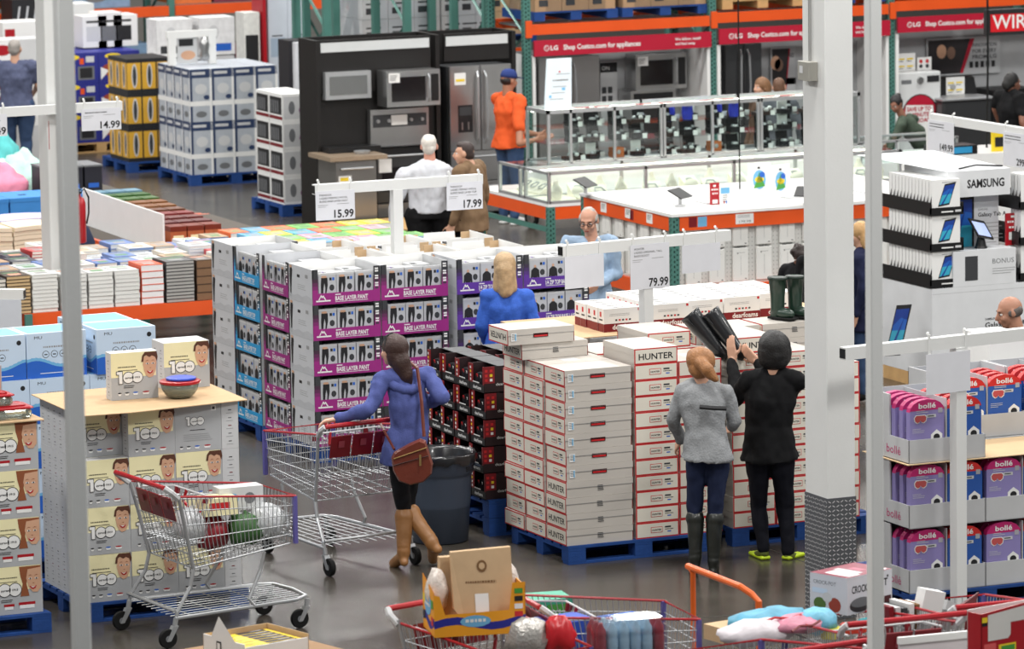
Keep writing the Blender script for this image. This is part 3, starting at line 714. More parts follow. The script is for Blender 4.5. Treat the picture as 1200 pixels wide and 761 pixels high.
for j, yy in enumerate((41.54, 41.92, 42.30, 42.68, 43.06)):
    x = T1X-.5+j*.1; k = 0
    while x < 17.6:
        if cxL.x-.42 < x < cxL.x+.2 and yy < 41.5: x += .27; continue
        w_ = rnd.choice((.2, .235, .25)); t = rnd.choice((.03, .045, .06)); n = max(2, int(rnd.uniform(.20, .31)/t)) if j else int(.3/t)
        bright = x > 16.0 and j > 0
        cv, nm = rnd.choice([((220, 210, 60), 'yellow'), ((90, 170, 210), 'sky blue'), ((230, 110, 60), 'orange'), ((120, 190, 90), 'green'), ((230, 170, 190), 'pink')] if bright else
            [((225, 222, 214), 'white'), ((200, 205, 210), 'pale grey'), ((90, 120, 180), 'blue'), ((230, 226, 220), 'off white'), ((180, 150, 120), 'tan'), ((60, 60, 70), 'dark'), ((215, 205, 190), 'cream'), ((190, 60, 60), 'red'), ((222, 222, 222), 'white')])
        pg = rnd.choice([WHT, (230, 228, 220), (120, 145, 190), (200, 200, 200)]) if not bright else WHT
        if bright: n = 5; t = .06
        topbooks(x, yy, TZ-.017, n, cv, pg, t, w_, k, j, nm)
        x += w_+.02; k += 1
tag(HB.build('books'), 'lower books of the stacks on the rear table', 'books', None, 'stuff')
# sloping white divider board and boxed goods behind it
d0 = Vector((15.93, 47.0, 0)); d1 = Vector((15.86, 44.35, 0))
g = G(); g.mesh([(15.93, 47.0, .72), (15.86, 44.35, .72), (15.86, 44.35, 1.10), (15.93, 47.0, 1.10), (15.95, 47.0, .72), (15.88, 44.35, .72), (15.88, 44.35, 1.10), (15.95, 47.0, 1.10)],
                [(0, 1, 2, 3), (7, 6, 5, 4), (3, 2, 6, 7), (0, 3, 7, 4), (1, 5, 6, 2), (0, 4, 5, 1)], white)
tag(g.build('divider_board'), 'tall white card divider board standing on the rear table', 'divider')
rack_table(15.6, 17.4, 44.3, 47.2, .72, 'orange beam table behind the divider board')
cols = [((150, 190, 210), 'pale blue'), ((90, 140, 60), 'green'), ((110, 150, 80), 'leaf green'), ((176, 128, 80), 'tan'), ((176, 128, 80), 'light brown'), ((150, 104, 66), 'brown'), ((170, 40, 50), 'red topped'), ((150, 70, 44), 'rust'), ((140, 60, 40), 'dark rust'), ((170, 90, 50), 'orange brown')]
for i, (c, nm) in enumerate(cols):
    for jx in range(3):
        y = 46.8-i*.26; h_ = .34-.012*i
        g = G(); m = mat('goods_%d' % i, c, .5, var=.2, scale=20); g.box(0, 0, 0, .17, .22, h_, m); g.box(-.001, -.001, h_-.05, .171, .221, h_+.001, mat('goods_cap_%d' % i, tuple(max(0, v-60) for v in c), .5))
        g.box(.03, -.002, .1, .14, -.0005, h_-.09, cream)
        tag(g.build('book_box', None, (15.98+jx*.185, y, .722)), '%s boxed book set behind the divider board, %s across' % (nm, ['first', 'second', 'third'][jx]), 'box', 'boxed book sets')
# brown striped small items and navy bag at the pillar
bp_ = atY(100, 300, 43.95)
g = G(); m = mat('navy_cloth', (44, 52, 74), .8)
g.lathe([(.15, 0), (.15, .2), (.09, .34), (.02, .40)], m, 14, (0, 0, 0), 1, .5); tag(g.build('cloth_bag', None, (bp_.x-.02, 44.02, .722+.0), smooth=True), 'navy cloth bag standing right of the wide white pillar', 'bag')
# left: folded paper/linen stacks, blue boxes, black bins, clothing heaps
rack_table(12.2, 15.4, 44.4, 46.9, .72, 'orange beam table under the folded linen')
linen = [mat('linen_cream', (222, 208, 184), .8, bump=.2), mat('linen_mint', (190, 214, 200), .8, bump=.2), mat('linen_lilac', (196, 190, 214), .8, bump=.2)]
def folded(x, y, z, w, d, n, m, lab, grp, t=.045):
    for i in range(n):
        g = G(); vs = []; N = 8
        for s in (0, 1):
            for a in range(N+1):
                u = a/N; sag = .012*math.sin(u*PI)*(1 if i else .3)
                for b in (0, 1): vs.append((u*w, b*d, s*t*.9+sag))
        fs = []; o = (N+1)*2
        for a in range(N):
            fs += [(a*2, a*2+1, a*2+3, a*2+2), (o+a*2, o+a*2+2, o+a*2+3, o+a*2+1), (a*2, a*2+2, o+a*2+2, o+a*2), (a*2+1, o+a*2+1, o+a*2+3, a*2+3)]
        fs += [(0, o, o+1, 1), (N*2, N*2+1, o+N*2+1, o+N*2)]
        g.mesh(vs, fs, m); tag(g.build('folded_linen', None, (x+rnd.uniform(-.01, .01), y+rnd.uniform(-.01, .01), z+i*t)), 'folded linen, %s, %s' % (ordt(n-1-i, n), lab), 'linen', grp)
folded(13.75, 44.6, .722, .62, .5, 7, linen[0], 'of the cream stack at the left edge', 'cream folded linen')
folded(14.40, 44.6, .722, .5, .5, 7, linen[0], 'of the cream stack beside the pillar', 'cream folded linen')
folded(13.75, 45.2, .722, .6, .5, 7, linen[1], 'of the mint stack behind the cream one', 'mint folded linen')
folded(14.45, 45.2, .722, .6, .5, 7, linen[2], 'of the lilac stack behind the cream one', 'lilac folded linen')
rack_table(14.2, 17.4, 47.4, 52.0, .70, 'orange beam table under the blue boxes and clothing heaps')
bb_ = mat('bright_blue_box', (52, 134, 206), .5)
for i in range(3):
    g = G(); g.box(0, 0, 0, .46, .62, .26, bb_); g.box(-.006, -.006, .22, .466, .626, .263, bb_); g.box(.18, .25, .263, .26, .30, .267, ink)
    tag(g.build('blue_box', None, (14.85+i*.48, 47.6, .702)), 'bright blue lidded box, %s at the left edge' % ['leftmost', 'middle', 'rightmost'][i], 'box', 'bright blue boxes')
for i in range(3):
    t = empty('black_bin', (16.36+i*.225, 49.5, .702), 0, 'black storage bin with a grey rim, %s behind the wide pillar' % ['leftmost', 'middle', 'rightmost'][i], 'bin', 'black storage bins')
    g = G(); g.box(0, 0, 0, .2, .5, .33, mat('bin_navy', (26, 28, 40), .5)); g.build('bin_body', t); g = G(); g.box(-.008, -.008, .331, .208, .508, .35, mgrey); g.build('rim', t)
    g = G(); g.box(.04, -.003, .1, .16, -.0005, .15, blue); g.build('label_strip', t)
def heap(name, c, r, m, lab, seed, squash=.5, cat='clothing'):
    q = random.Random(seed); g = G()
    me_v = []; n, k = 22, 10
    for j in range(k+1):
        ph = PI*.5*j/k
        for i in range(n):
            th = 2*PI*i/n; v = Vector((math.cos(th)*math.cos(ph), math.sin(th)*math.cos(ph), math.sin(ph)))
            s = 1+.28*noise.noise(v*2.3+Vector((seed, 0, 0)))+.12*noise.noise(v*6+Vector((0, seed, 0)))
            me_v.append((v.x*r[0]*s, v.y*r[1]*s, v.z*r[2]*s if j else 0))
    fs = [(j*n+i, j*n+(i+1) % n, (j+1)*n+(i+1) % n, (j+1)*n+i) for j in range(k) for i in range(n)]
    g.mesh(me_v, fs, m); o = g.build(name, None, c, smooth=True); return tag(o, lab, cat)
heap('clothing_heap', (15.75, 51.2, .702), (.38, .36, .40), mat('aqua_knit', (60, 176, 178), .85, bump=.4, var=.3), 'heap of turquoise knitwear at the left edge', 3)
heap('clothing_heap', (16.0, 50.0, .702), (.30, .40, .34), mat('pink_knit', (226, 142, 168), .85, bump=.4, var=.3), 'heap of pink knitwear left of the black bins', 5)
heap('clothing_heap', (16.45, 50.7, .702), (.34, .36, .40), mat('mint_knit', (186, 224, 212), .85, bump=.4, var=.3), 'heap of mint knitwear behind the pink heap', 8)
heap('clothing_heap', (16.35, 51.5, .702), (.40, .30, .62), mat('teal_white_knit', (96, 190, 190), .85, bump=.4, var=.5), 'tall heap of teal and white knitwear behind the blue boxes', 11)

# white sign rail and hanging panel at the left end of the front book table
a_ = atY(-30, 345, 40.35); b_ = atY(28, 356, 40.1)
t = empty('sign_rail', (a_.x, a_.y, 0), math.atan2(b_.y-a_.y, b_.x-a_.x), 'white rail with a hanging pale panel at the left picture edge below the books', 'rail'); L_ = (b_-a_).length
g = G(); g.box(0, -.04, a_.z-.04, L_, .04, a_.z+.05, paint); g.build('rail', t); g = G(); g.box(L_+.001, -.035, a_.z-.03, L_+.006, .035, a_.z+.04, black); g.build('end_cap', t)
g = G(); g.box(.0, -.045, .45, L_-.02, -.041, a_.z-.04, MATS['pale_panel'] if 'pale_panel' in MATS else mat('pale_panel', (205, 210, 218), .5)); g.build('hanging_panel', t)
g = G(); g.box(.3, -.03, 0, .36, .03, a_.z-.041, paint); g.build('post', t)
# ================================================================ SLIPPER CARTONS (red and black)
sred = mat('slipper_red', (128, 18, 28), .5); sdk = mat('slipper_dark', (36, 14, 18), .6); fleece = mat('slipper_fabric', (34, 32, 36), .9, bump=.3)
def slip_proto():
    t = empty('slipper_carton', (0, 0, 0), 0, 'c', 'box'); g = G(); W_, D_, H_ = .262, .30, .198
    # local frame: open front faces -y
    g.box(0, 0, 0, W_, D_, .004, sdk); g.box(0, D_-.004, 0, W_, D_, H_, sdk)
    g.box(0, 0, 0, .004, D_, H_, sdk); g.box(W_-.004, 0, 0, W_, D_, H_, sdk)
    g.box(0, 0, 0, W_, .004, .058, ink); g.box(0, .0, .058, .06, .004, H_, sred); g.box(W_-.02, 0, .058, W_, .004, H_, sred)
    g.box(0, .12, H_-.004, W_, D_, H_, dgrey)
    p = Pr(g, (0, 0, 0), (1, 0, 0), (0, 0, 1))
    p.text('dearfoams', .065, .018, .026, white, 2, w=.15, bold=.02); 
    for k in range(4): p.rect(.012, .07+k*.03, .02, .018, yellow if k == 2 else white, 2); p.rect(.036, .07+k*.03, .014, .018, hred, 2)
    p.rect(.06, .064, .12, .008, white, 2)
    q = Pr(g, (0, D_, 0), (0, -1, 0), (0, 0, 1)); q2 = Pr(g, (W_, 0, 0), (0, 1, 0), (0, 0, 1))
    for qq in (q, q2): qq.rect(0, .07, .09, H_-.07, sred, 1); [qq.rect(.01+.04*(a % 2), .085+.035*(a//2), .022, .02, [hred, white, hred, yellow, hred, hred][a], 2) for a in range(6)]; qq.rect(.2, .02, .04, .05, white, 1); qq.text('dearfoams', .10, .05, .022, white, 3, w=.15)
    g.build('carton', t)
    g = G()
    for k in range(3):
        x = .085+k*.06
        g.lathe([(.0, 0), (.026, .01), (.028, .09), (.02, .125), (0, .13)], fleece, 8, (x, .055, .006), 1, 1.5); 
        g.lathe([(.0, 0), (.026, .01), (.028, .09), (.02, .125), (0, .13)], fleece, 8, (x, .15, .006), 1, 1.5)
    g.box(.07, .022, .10, .10, .024, .125, hred); g.box(.14, .022, .10, .16, .024, .12, white)
    g.build('slippers', t, smooth=False)
    return Proto(t)
sp = slip_proto(); DX, DY = 14.12, 32.36
blueQ2.put((DX, DY, 0), 0, 'blue pallet behind the grey bin, under the red slipper cartons', 'blue pallets')
blueQ2.put((DX+.0, DY, .1405), 0, 'second blue pallet under the red slipper cartons', 'blue pallets')
DZ = .1405+PT
rown = ['fourth', 'third', 'second', 'first'][::-1]
for l in range(5):
    for c in range(4):
        y = DY+1.10-(3-c)*.268
        sp.put((DX+rnd.uniform(-.03, .0), y+.0, DZ+l*.204+rnd.uniform(0, .0005)), -PI/2+R(rnd.uniform(-.6, .6)), 'red and black slipper carton, %s, %s stack from the back' % (ordt(4-l, 5), rown[c]), 'slipper cartons')
# rear body of the slipper pallet: rows of lower red cartons, their tops visible
for c in range(4):
    for k in range(2):
        for l in (3, 4):
            sp.put((DX+.33+k*.32+rnd.uniform(-.01, .01), DY+1.10-(3-c)*.268, DZ+l*.204), -PI/2+R(rnd.uniform(-.5, .5)), 'inner red slipper carton, %s layer, %s row, %s across' % (['lower', 'upper'][l-3], rown[c], ['first', 'second'][k]), 'slipper cartons')
        g = G(); x = DX+.33+k*.32; y = DY+1.10-(3-c)*.268
        g.box(x, y-.262, DZ, x+.30, y, DZ+3*.204-.002, sdk); tag(g.build('carton_stack'), 'dark red cartons inside the slipper pallet, %s row, %s block' % (rown[c], ['near', 'far'][k]), 'box', 'hidden slipper cartons')
# ================================================================ WHITE SLIPPER BOXES
def wbox():
    t = empty('slipper_box', (0, 0, 0), 0, 'b', 'box'); g = G(); g.box(0, 0, 0, .325, .105, .188, white)
    p = Pr(g, (0, 0, 0), (1, 0, 0), (0, 0, 1)); p.rect(0, 0, .325, .066, dred, 1); p.text('dearfoams', .075, .018, .04, white, 2, w=.23, bold=.02)
    p.lines(.05, .14, .18, 2, .012, .003, greyp, 1, 2)
    for k in range(5): p.rect(.10+k*.03, .085, .018, .014, hred if k % 2 else dgrey, 1)
    p.rect(.30, .16, .02, .02, hred, 1)
    q = Pr(g, (0, .105, 0), (0, -1, 0), (0, 0, 1)); q.rect(0, 0, .105, .066, dred, 1); q.rect(.03, .12, .03, .04, hred, 1); q.rect(.02, .09, .06, .012, dgrey, 1)
    q = Pr(g, (0, 0, .188), (1, 0, 0), (0, 1, 0)); q.rect(.1, .03, .1, .03, ink, 1); q.rect(.0, .1, .325, .004, greyp, 1)
    g.build('carton', t); return Proto(t)
wx = wbox(); SZ = 1.225; SY = 34.1
woodQ.put((15.45, 33.9, 0), 0, 'wooden pallet under the white slipper boxes, left', 'wooden pallets'); woodQ.put((16.8, 33.9, 0), 0, 'wooden pallet under the white slipper boxes, right', 'wooden pallets')
def lowtier(x0, x1, y0, y1, lab):
    g = G(); g.box(x0, y0+.0, PT+.001, x1, y1, SZ-.012-.17, offw)
    for k in range(3): g.box(x0-.002, y0-.002, .4+k*.2, x1+.002, y1+.002, .404+k*.2, greyp)
    tag(g.build('box_block'), lab, 'box')
    g = G(); g.box(x0-.05, y0-.12, SZ-.009, x1+.05, y1+.05, SZ-.001, card); tag(g.build('cardboard_sheet'), 'cardboard sheet under the upper white slipper boxes, %s half' % ('left' if x0 < 16 else 'right'), 'cardboard', 'slip sheets')
lowtier(15.45, 16.62, 33.95, 34.95, 'block of grey white slipper boxes in the lower tiers, left pallet'); lowtier(16.78, 17.98, 33.95, 34.95, 'block of grey white slipper boxes in the lower tiers, right pallet')
for k in range(8):   # lower tier small boxes showing at the left edge
    wx.put((15.44+.0, 34.06+k*.108, SZ-.178-.019+.001), 0, 'white slipper box below the cardboard sheet, %s from the front' % nth(k), 'white slipper boxes')
colx = [15.88, 16.30, 16.64, 16.98, 17.34]; nrow = [5, 8, 8, 8, 7]; ys = [34.0, 34.02, 34.08, 34.10, 34.16]
colx[0] = 15.86
for c in range(5):
    for k in range(nrow[c]):
        wx.put((colx[c]+rnd.uniform(-.004, .004), ys[c]+k*.110, SZ), R(rnd.uniform(-.3, .3)), 'white slipper box with red base, %s from front, %s row' % (nth(k), ['first', 'second', 'third', 'fourth', 'fifth'][c]), 'white slipper boxes')
# ================================================================ GREY ROUND BIN
bx, by = 13.74, 32.42
t = empty('waste_bin', (bx, by, 0), 0, 'big round grey waste bin with a black liner beside the woman in blue', 'bin')
bm = mat('bin_grey', (64, 74, 90), .45, var=.06, bump=.05)
g = G(); g.lathe([(.20, 0), (.215, .01), (.245, .50), (.252, .52), (.262, .53), (.262, .60), (.27, .61), (.28, .66), (.268, .66), (.25, .60), (.235, .3), (.2, .05), (0, .05)], bm, 40); g.build('barrel', t, smooth=True)
g = G(); n = 40; vs = []
for j, (r_, z_) in enumerate(((.283, .61), (.288, .665), (.272, .685), (.25, .66), (.235, .5), (.19, .36))):
    for i in range(n): a = 2*PI*i/n; rr = r_+.006*math.sin(i*2.7+j)*(1 if j else 2); vs.append((rr*math.cos(a), rr*math.sin(a), z_+(.012*math.sin(i*1.9)+.008*math.sin(i*.9) if j == 0 else .003*math.sin(i*2.3))))
g.mesh(vs, [(j*n+i, j*n+(i+1) % n, (j+1)*n+(i+1) % n, (j+1)*n+i) for j in range(5) for i in range(n)]+[tuple(5*n+i for i in range(n))], mat('black_liner', (20, 20, 24), .3, coat=.3)); g.build('bin_liner', t, smooth=True)
g = G()
for s in (-1, 1): g.tube([(s*.262, -.06, .57), (s*.31, -.05, .55), (s*.31, .05, .55), (s*.262, .06, .57)], .012, bm)
g.build('handle', t)
g = G(); tx, fs, tw = textpoly('BRUTE', .02); k = .05; vs = []
for (x_, y_) in tx: a = R(-62)+x_*k*1.0/.265; vs.append((.2635*math.cos(a), .2635*math.sin(a), .548+y_*k))
g.mesh(vs, fs, ink); g.build('lettering', t)
# ================================================================ PRICE SIGNS
def price_sign(x, y, z, L0, L1, rz, base, cards, label, w=.088):
    t = empty('price_sign', (x, y, base), rz, label, 'price sign', 'white price sign stands')
    g = G(); g.box(-.042, -.04, 0, .042, .04, z-base-.0, paint); g.build('post', t)
    g = G(); g.box(L0, -.035, z-base, L1, .035, z-base+.085, paint); 
    g.box(L0-.003, -.033, z-base+.01, L0, .033, z-base+.075, black); g.build('crossbar', t)
    for (a, ww, hh, dz, lines, price) in cards:
        g = G(); g.box(a, -.045, z-base+.03-hh+dz, a+ww, -.041, z-base+.03+dz, mat('sign_card', (222, 223, 228), .4))
        g.box(a+.02, -.041, z-base+.03+dz-.01, a+.04, -.036, z-base+.115, paint); g.box(a+ww-.04, -.041, z-base+.03+dz-.01, a+ww-.02, -.036, z-base+.115, paint)
        g.ball((a+ww-.03, -.02, z-base+.12), .012, paint, 6, 4); g.ball((a+.03, -.02, z-base+.12), .012, paint, 6, 4)
        p = Pr(g, (a, -.045, z-base+.03-hh+dz), (1, 0, 0), (0, 0, 1))
        yy = hh-.03
        for ln in lines: p.gk(.035, yy-.012, ww*.55, .0165, ink, 1) if ln[0] == '~' else p.text(ln, .035, yy-.012, .0165, ink, 1, w=min(ww*.72, .0155*len(ln)), bold=.0); yy -= .027
        if lines: p.rect(.02, yy-.01, ww*.25, .004, greyp, 1); p.rect(ww*.55, yy-.004, ww*.3, .004, greyp, 1); p.rect(.02, yy-.024, ww*.2, .003, greyp, 1)
        if price: p.text(price, ww-.012, .018, .066, ink, 2, w=ww*.5, al='r', bold=.02)
        g.build('sign_card', t)
    return t
price_sign(15.17, 36.6, 2.16, -.745, .78, 0, 1.62, [(-.745, .35, .245, 0, ['PARADOX', 'LADIES MERINO WOOL', 'BLEND BASE LAYER PANT'], '15.99'), (.44, .33, .235, 0, ['PARADOX', 'LADIES MERINO WOOL', 'BLEND BASE LAYER TOP'], '17.99')], 'white price sign stand reading 15.99 and 17.99 over the thermal wear cartons')
price_sign(15.72, 32.92, 2.03, -.78, .78, R(8), 0.0, [(-.77, .355, .25, -.03, [], None), (-.17, .36, .35, .01, ['HUNTER', 'LADIES ORIGINAL TALL', 'RAIN BOOT'], '79.99'), (.31, .36, .22, -.03, [], None)], 'white price sign stand reading 79.99 over the boot boxes')
price_sign(15.80, 28.15, 1.87, -.96, .75, R(7), 0.0, [(-.30, .37, .28, -.05, [], None)], 'white price sign stand in front of the goggle packages at the right')
pL = atY(71, 126, 41.1)
price_sign(cxL.x, 41.08, 2.50, -.95, .56, 0, .752, [(.16, .38, .2, .0, ['~'], '14.99'), (-.95, .4, .2, .0, ['~'], '12.49')], 'white price sign stand reading 14.99 at the wide white pillar')
# ================================================================ PHONE ACCESSORY TABLE (centre right)
PHX, PHY = 20.40, 42.1; PHZ = 1.05
laminate = mat('white_laminate', (236, 236, 234), .25)
def perf_post(g, x, y, z0, z1, w=.08, d=.07, hole=True):
    g.box(x, y, z0, x+w, y+d, z1, teal)
    p = Pr(g, (x, y, z0), (1, 0, 0), (0, 0, 1)); q = Pr(g, (x, y+d, z0), (0, -1, 0), (0, 0, 1))
    n = int((z1-z0)/.05)
    for i in range(n):
        for pp, ww in ((p, w), (q, d)):
            pp.rect(ww*.2, i*.05+.01, ww*.2, .024, mat('hole_dark', (28, 44, 42), .8), 1); pp.rect(ww*.6, i*.05+.03, ww*.2, .018, mat('hole_dark', (28, 44, 42), .8), 1)
t = empty('phone_table', (PHX, PHY, 0), 0, 'white topped display table with orange beams and teal posts carrying phones', 'table')
W_, D_ = 3.2, 2.15
g = G(); g.box(-.02, -.02, PHZ-.03, W_, D_, PHZ, laminate); g.build('table_top', t)
for a, b, c, d, n in ((.08, -.005, W_, .04, 'front_beam'), (-.005, .07, .04, D_-.07, 'side_beam'), (-.005, D_-.04, W_, D_, 'rear_beam')):
    g = G(); g.box(a, b, PHZ-.175, c, d, PHZ-.031, orange)
    if n == 'side_beam':
        q = Pr(g, (a, d, PHZ-.175), (0, -1, 0), (0, 0, 1))
        for u in (.42, 1.0, 1.5): q.rect(u, .03, .14, .1, white, 1); q.lines(u+.02, .11, .1, 4, .014, .005, dgrey, 2)
        q.rect(1.12, .02, .08, .1, dred, 1)
        q.rect(1.3, .03, .07, .09, sky, 1) if False else None
    if n == 'front_beam':
        q = Pr(g, (a, b, PHZ-.175), (1, 0, 0), (0, 0, 1))
        q.rect(.10, .03, .09, .1, dred, 1); q.rect(.2, .03, .1, .1, sky, 1); q.rect(.62, .03, .2, .1, white, 1); q.text('179.99', .66, .04, .025, ink, 2, w=.13); q.lines(.64, .11, .15, 2, .015, .005, greyp, 2)
    g.build(n, t)
for a, b, c, d, n in ((.08, -.005, W_, .04, 'lower_front_beam'), (-.005, .07, .04, D_-.07, 'lower_side_beam')):
    g = G(); g.box(a, b, .16, c, d, .30, orange); g.build(n, t)
for (a, b) in ((0, 0), (0, D_-.07), (W_-.08, 0)):
    g = G(); perf_post(g, a-.006, b-.006, 0, PHZ-.035); g.build('post', t)
g = G(); g.box(.04, .042, .301, W_, D_-.05, .32, mat('shelf_board', (205, 203, 198), .6)); g.build('lower_shelf', t)
peg = mat('pegboard', (206, 206, 202), .6); pegd = mat('peg_hole', (110, 110, 108), .8)
g = G(); g.box(.1, .06, .321, W_, .075, PHZ-.18, peg); q = Pr(g, (.1, .06, .321), (1, 0, 0), (0, 0, 1))
for i in range(int((W_-.1)/.04)):
    for j in range(13): q.rect(.01+i*.04, .01+j*.042, .008, .008, pegd, 1)
g.build('pegboard_front', t)['kind'] = 'stuff'
g = G(); g.box(.06, .1, .321, .075, D_-.1, PHZ-.18, peg); g.build('pegboard_side', t)
# hanging white packages
def hang():
    t = empty('hanging_package', (0, 0, 0), 0, 'p', 'package'); g = G()
    g.rbox(0, -.03, 0, .175, 0, .335, mat('pack_white', (226, 226, 222), .45), .008); p = Pr(g, (0, -.0301, 0), (1, 0, 0), (0, 0, 1))
    p.rect(.085, .06, .003, .2, greyp, 1); p.rect(.045, .275, .012, .012, ink, 1); p.rect(.06, .285, .07, .004, greyp, 1); p.rect(.13, .02, .02, .008, ink, 1)
    g.build('case_box', t); g = G(); g.tube([(.087, -.002, .34), (.087, -.034, .34)], .004, chrome, 5); g.tube([(.03, -.02, .337), (.145, -.02, .337)], .004, black, 4); g.build('hook', t)
    return Proto(t)
hg = hang()
for r in range(2):
    for c in range(9):
        hg.put((PHX+.16+c*.262, PHY+.056, .325+r*.0+(1-r)*.0+(.0 if r else .0)+(.355 if r == 0 else 0)-.02+.02), 0, 'white phone case package, %s from left, %s row, front pegboard' % (nth(c), ['upper', 'lower'][r]), 'hanging white packages')
    for c in range(6):
        hg.put((PHX+.056, PHY+2.0-c*.30, .325+(.30 if r == 0 else 0)*1.0+(.055 if r == 0 else 0)), -PI/2, 'white package, %s from the back, %s row, phone table left side' % (nth(c), ['upper', 'lower'][r]), 'hanging white packages')
# things on the table top
def phone_stand(px, py, flip, lab):
    p_ = at(px, py, PHZ+.06); t = empty('display_tablet', (p_.x, p_.y, PHZ+.002), 0, lab, 'tablet', 'display tablets on stands')
    g = G(); g.lathe([(.06, 0), (.06, .012), (.018, .02), (.018, .09)], offw, 12); g.build('stand', t)
    g = G(); g.cbox((0, 0, .13), (.26, .012, .17), black, (R(-62), 0, R(flip))); g.build('screen', t)
phone_stand(686, 222, 38, 'black display tablet on a white stand near the left back corner of the phone table')
phone_stand(797, 235, 38, 'black display tablet on a white stand near the front corner of the phone table')
phone_stand(947, 233, -40, 'small dark display wedge near the white column on the phone table')
for i, (px, py, c1, w_, h_, lab) in enumerate(((838, 240, red, .1, .22, 'red leaflet holder standing on the phone table'), (850, 241, sky, .1, .19, 'white and blue leaflet holder beside the red one'))):
    p_ = at(px, py, PHZ); g = G(); g.box(-w_/2, 0, 0, w_/2, .02, h_, c1 if i == 0 else white); p = Pr(g, (-w_/2, 0, 0), (1, 0, 0), (0, 0, 1))
    if i == 0: p.gk(.01, .14, .08, .028, white, 1); p.gk(.02, .10, .06, .028, white, 1); p.rect(.02, .01, .06, .04, white, 1); p.rect(.03, .18, .03, .02, white, 1)
    else: p.rect(0, .12, w_, .06, sky, 1); p.lines(.02, .10, .06, 4, .02, .006, dgrey, 1); p.rect(.03, .02, .015, .03, red, 1); p.rect(.055, .02, .015, .03, blue, 1)
    tag(g.build('leaflet_holder', None, (p_.x, p_.y, PHZ+.001)), lab, 'leaflet holder')
for i, (px, py) in enumerate(((890, 222), (915, 224))):
    p_ = at(px, py+8, PHZ); g = G(); g.box(-.12, 0, 0, .12, .02, .34, white); p = Pr(g, (-.12, 0, 0), (1, 0, 0), (0, 0, 1))
    p.ell(.12, .17, .07, .1, sky, 1); p.ell(.12, .17, .05, .03, yellow, 2); p.poly([(.06, .08), (.18, .1), (.12, .25)], green, 2); p.ell(.15, .22, .03, .03, blue, 3); p.rect(.1, .28, .03, .02, ink, 1)
    tag(g.build('counter_card', None, (p_.x, p_.y, PHZ+.001), R(-10+20*i)), 'white counter card with colourful round print, %s of the two' % ['left', 'right'][i], 'card')
g = G()
for i in range(9):
    a = .35+i*.3; g.box(a, .5+.06*math.sin(i*2), .001, a+.22, .7+.1*(i % 2), .012, [white, offw, white][i % 3])
tag(g.build('price_slips', None, (PHX, PHY, PHZ)), 'white paper slips and flat phone holders lying on the phone table', 'papers')
g = G(); g.tube([(0, 0, 0), (0.0, 0, 2.2), (.02, .02, 6)], .008, rubber, 5); q_ = at(870, 205, PHZ+.3)
tag(g.build('power_cable', None, tuple(at(867, 222, PHZ))), 'black power cable hanging down onto the phone table', 'cable')
# ================================================================ JEWELLERY CASES
alu = mat('aluminium_frame', (186, 188, 190), .35, metal=.6, var=.05)
JX, JY = 20.55, 45.4; JZ = .80
velvet = mat('cream_velvet', (238, 232, 216), .8, var=.02); lit = mat('case_lamp', (255, 250, 238), .5, emit=7)
jc = empty('jewellery_counter', (JX, JY, 0), 0, 'long low lit glass jewellery counter on orange beams, in front of the tall case', 'display case')
LW, LD, LH = 4.25, 1.9, .34
g = G(); g.box(0, 0, JZ-.03, LW, LD, JZ, laminate); g.build('deck', jc)
g = G(); g.box(.08, .005, JZ-.165, LW, .045, JZ-.031, orange); g.build('front_beam', jc)
g = G(); g.box(.005, .08, JZ-.165, .045, LD-.08, JZ-.031, orange); g.build('side_beam', jc)
g = G(); g.box(.01, .08, JZ-.30, .04, LD, JZ-.25, teal); g.build('brace', jc)
for a, b in ((0, 0), (0, LD-.07), (2.4, .0)):
    g = G(); perf_post(g, a, b, 0, JZ-.032); g.build('post', jc)
g = G()
xs = [0.02, 1.15, 2.2, 3.25, 4.22]
for x in xs:
    for y in (0.02, .62): g.box(x-.016, y-.016, JZ, x+.016, y+.016, JZ+LH, alu)
for y in (.02, .62):
    g.box(.02, y-.016, JZ, LW, y+.016, JZ+.03, alu); g.box(.02, y-.016, JZ+LH-.03, LW, y+.016, JZ+LH, alu)
g.box(.004, .02, JZ, .036, 1.3, JZ+.03, alu); g.box(.004, .02, JZ+LH-.03, .036, 1.3, JZ+LH, alu); g.box(.004, 1.28, JZ, .036, 1.31, JZ+LH, alu); g.box(.004, .74, JZ, .036, .77, JZ+LH, alu)
g.build('metal_frame', jc)
for i in range(4):
    g = G(); g.box(xs[i]+.018, .01, JZ+.032, xs[i+1]-.018, .014, JZ+LH-.032, glass); g.build('glass_pane', jc)
g = G(); g.box(.03, .035, JZ+LH-.012, LW-.03, .60, JZ+LH-.006, glass); g.box(.012, .04, JZ+.032, .016, 1.27, JZ+LH-.032, glass); g.box(.03, .62, JZ+LH-.012, .5, 1.27, JZ+LH-.006, glass); g.build('glass_top', jc)
g = G(); g.box(.05, .05, JZ+.002, LW-.05, .58, JZ+.02, velvet); g.box(.05, .60, JZ+.002, .5, 1.25, JZ+.02, velvet); g.build('velvet_base', jc)
g = G(); g.box(.05, .56, JZ+LH-.05, LW-.05, .58, JZ+LH-.035, lit); g.build('case_lamp', jc)
def jewel(name, cat, fn, x, y, z, lab, grp, rz=0):
    g = G(); g.mx = Matrix.Scale(1.18, 4); fn(g); return tag(g.build(name, None, (x, y, z), rz), lab, cat, grp)
def j_bust(g): g.lathe([(.04, 0), (.05, .02), (.06, .08), (.03, .13), (.018, .17), (.0, .18)], velvet, 10, (0, 0, 0), 1, .6)
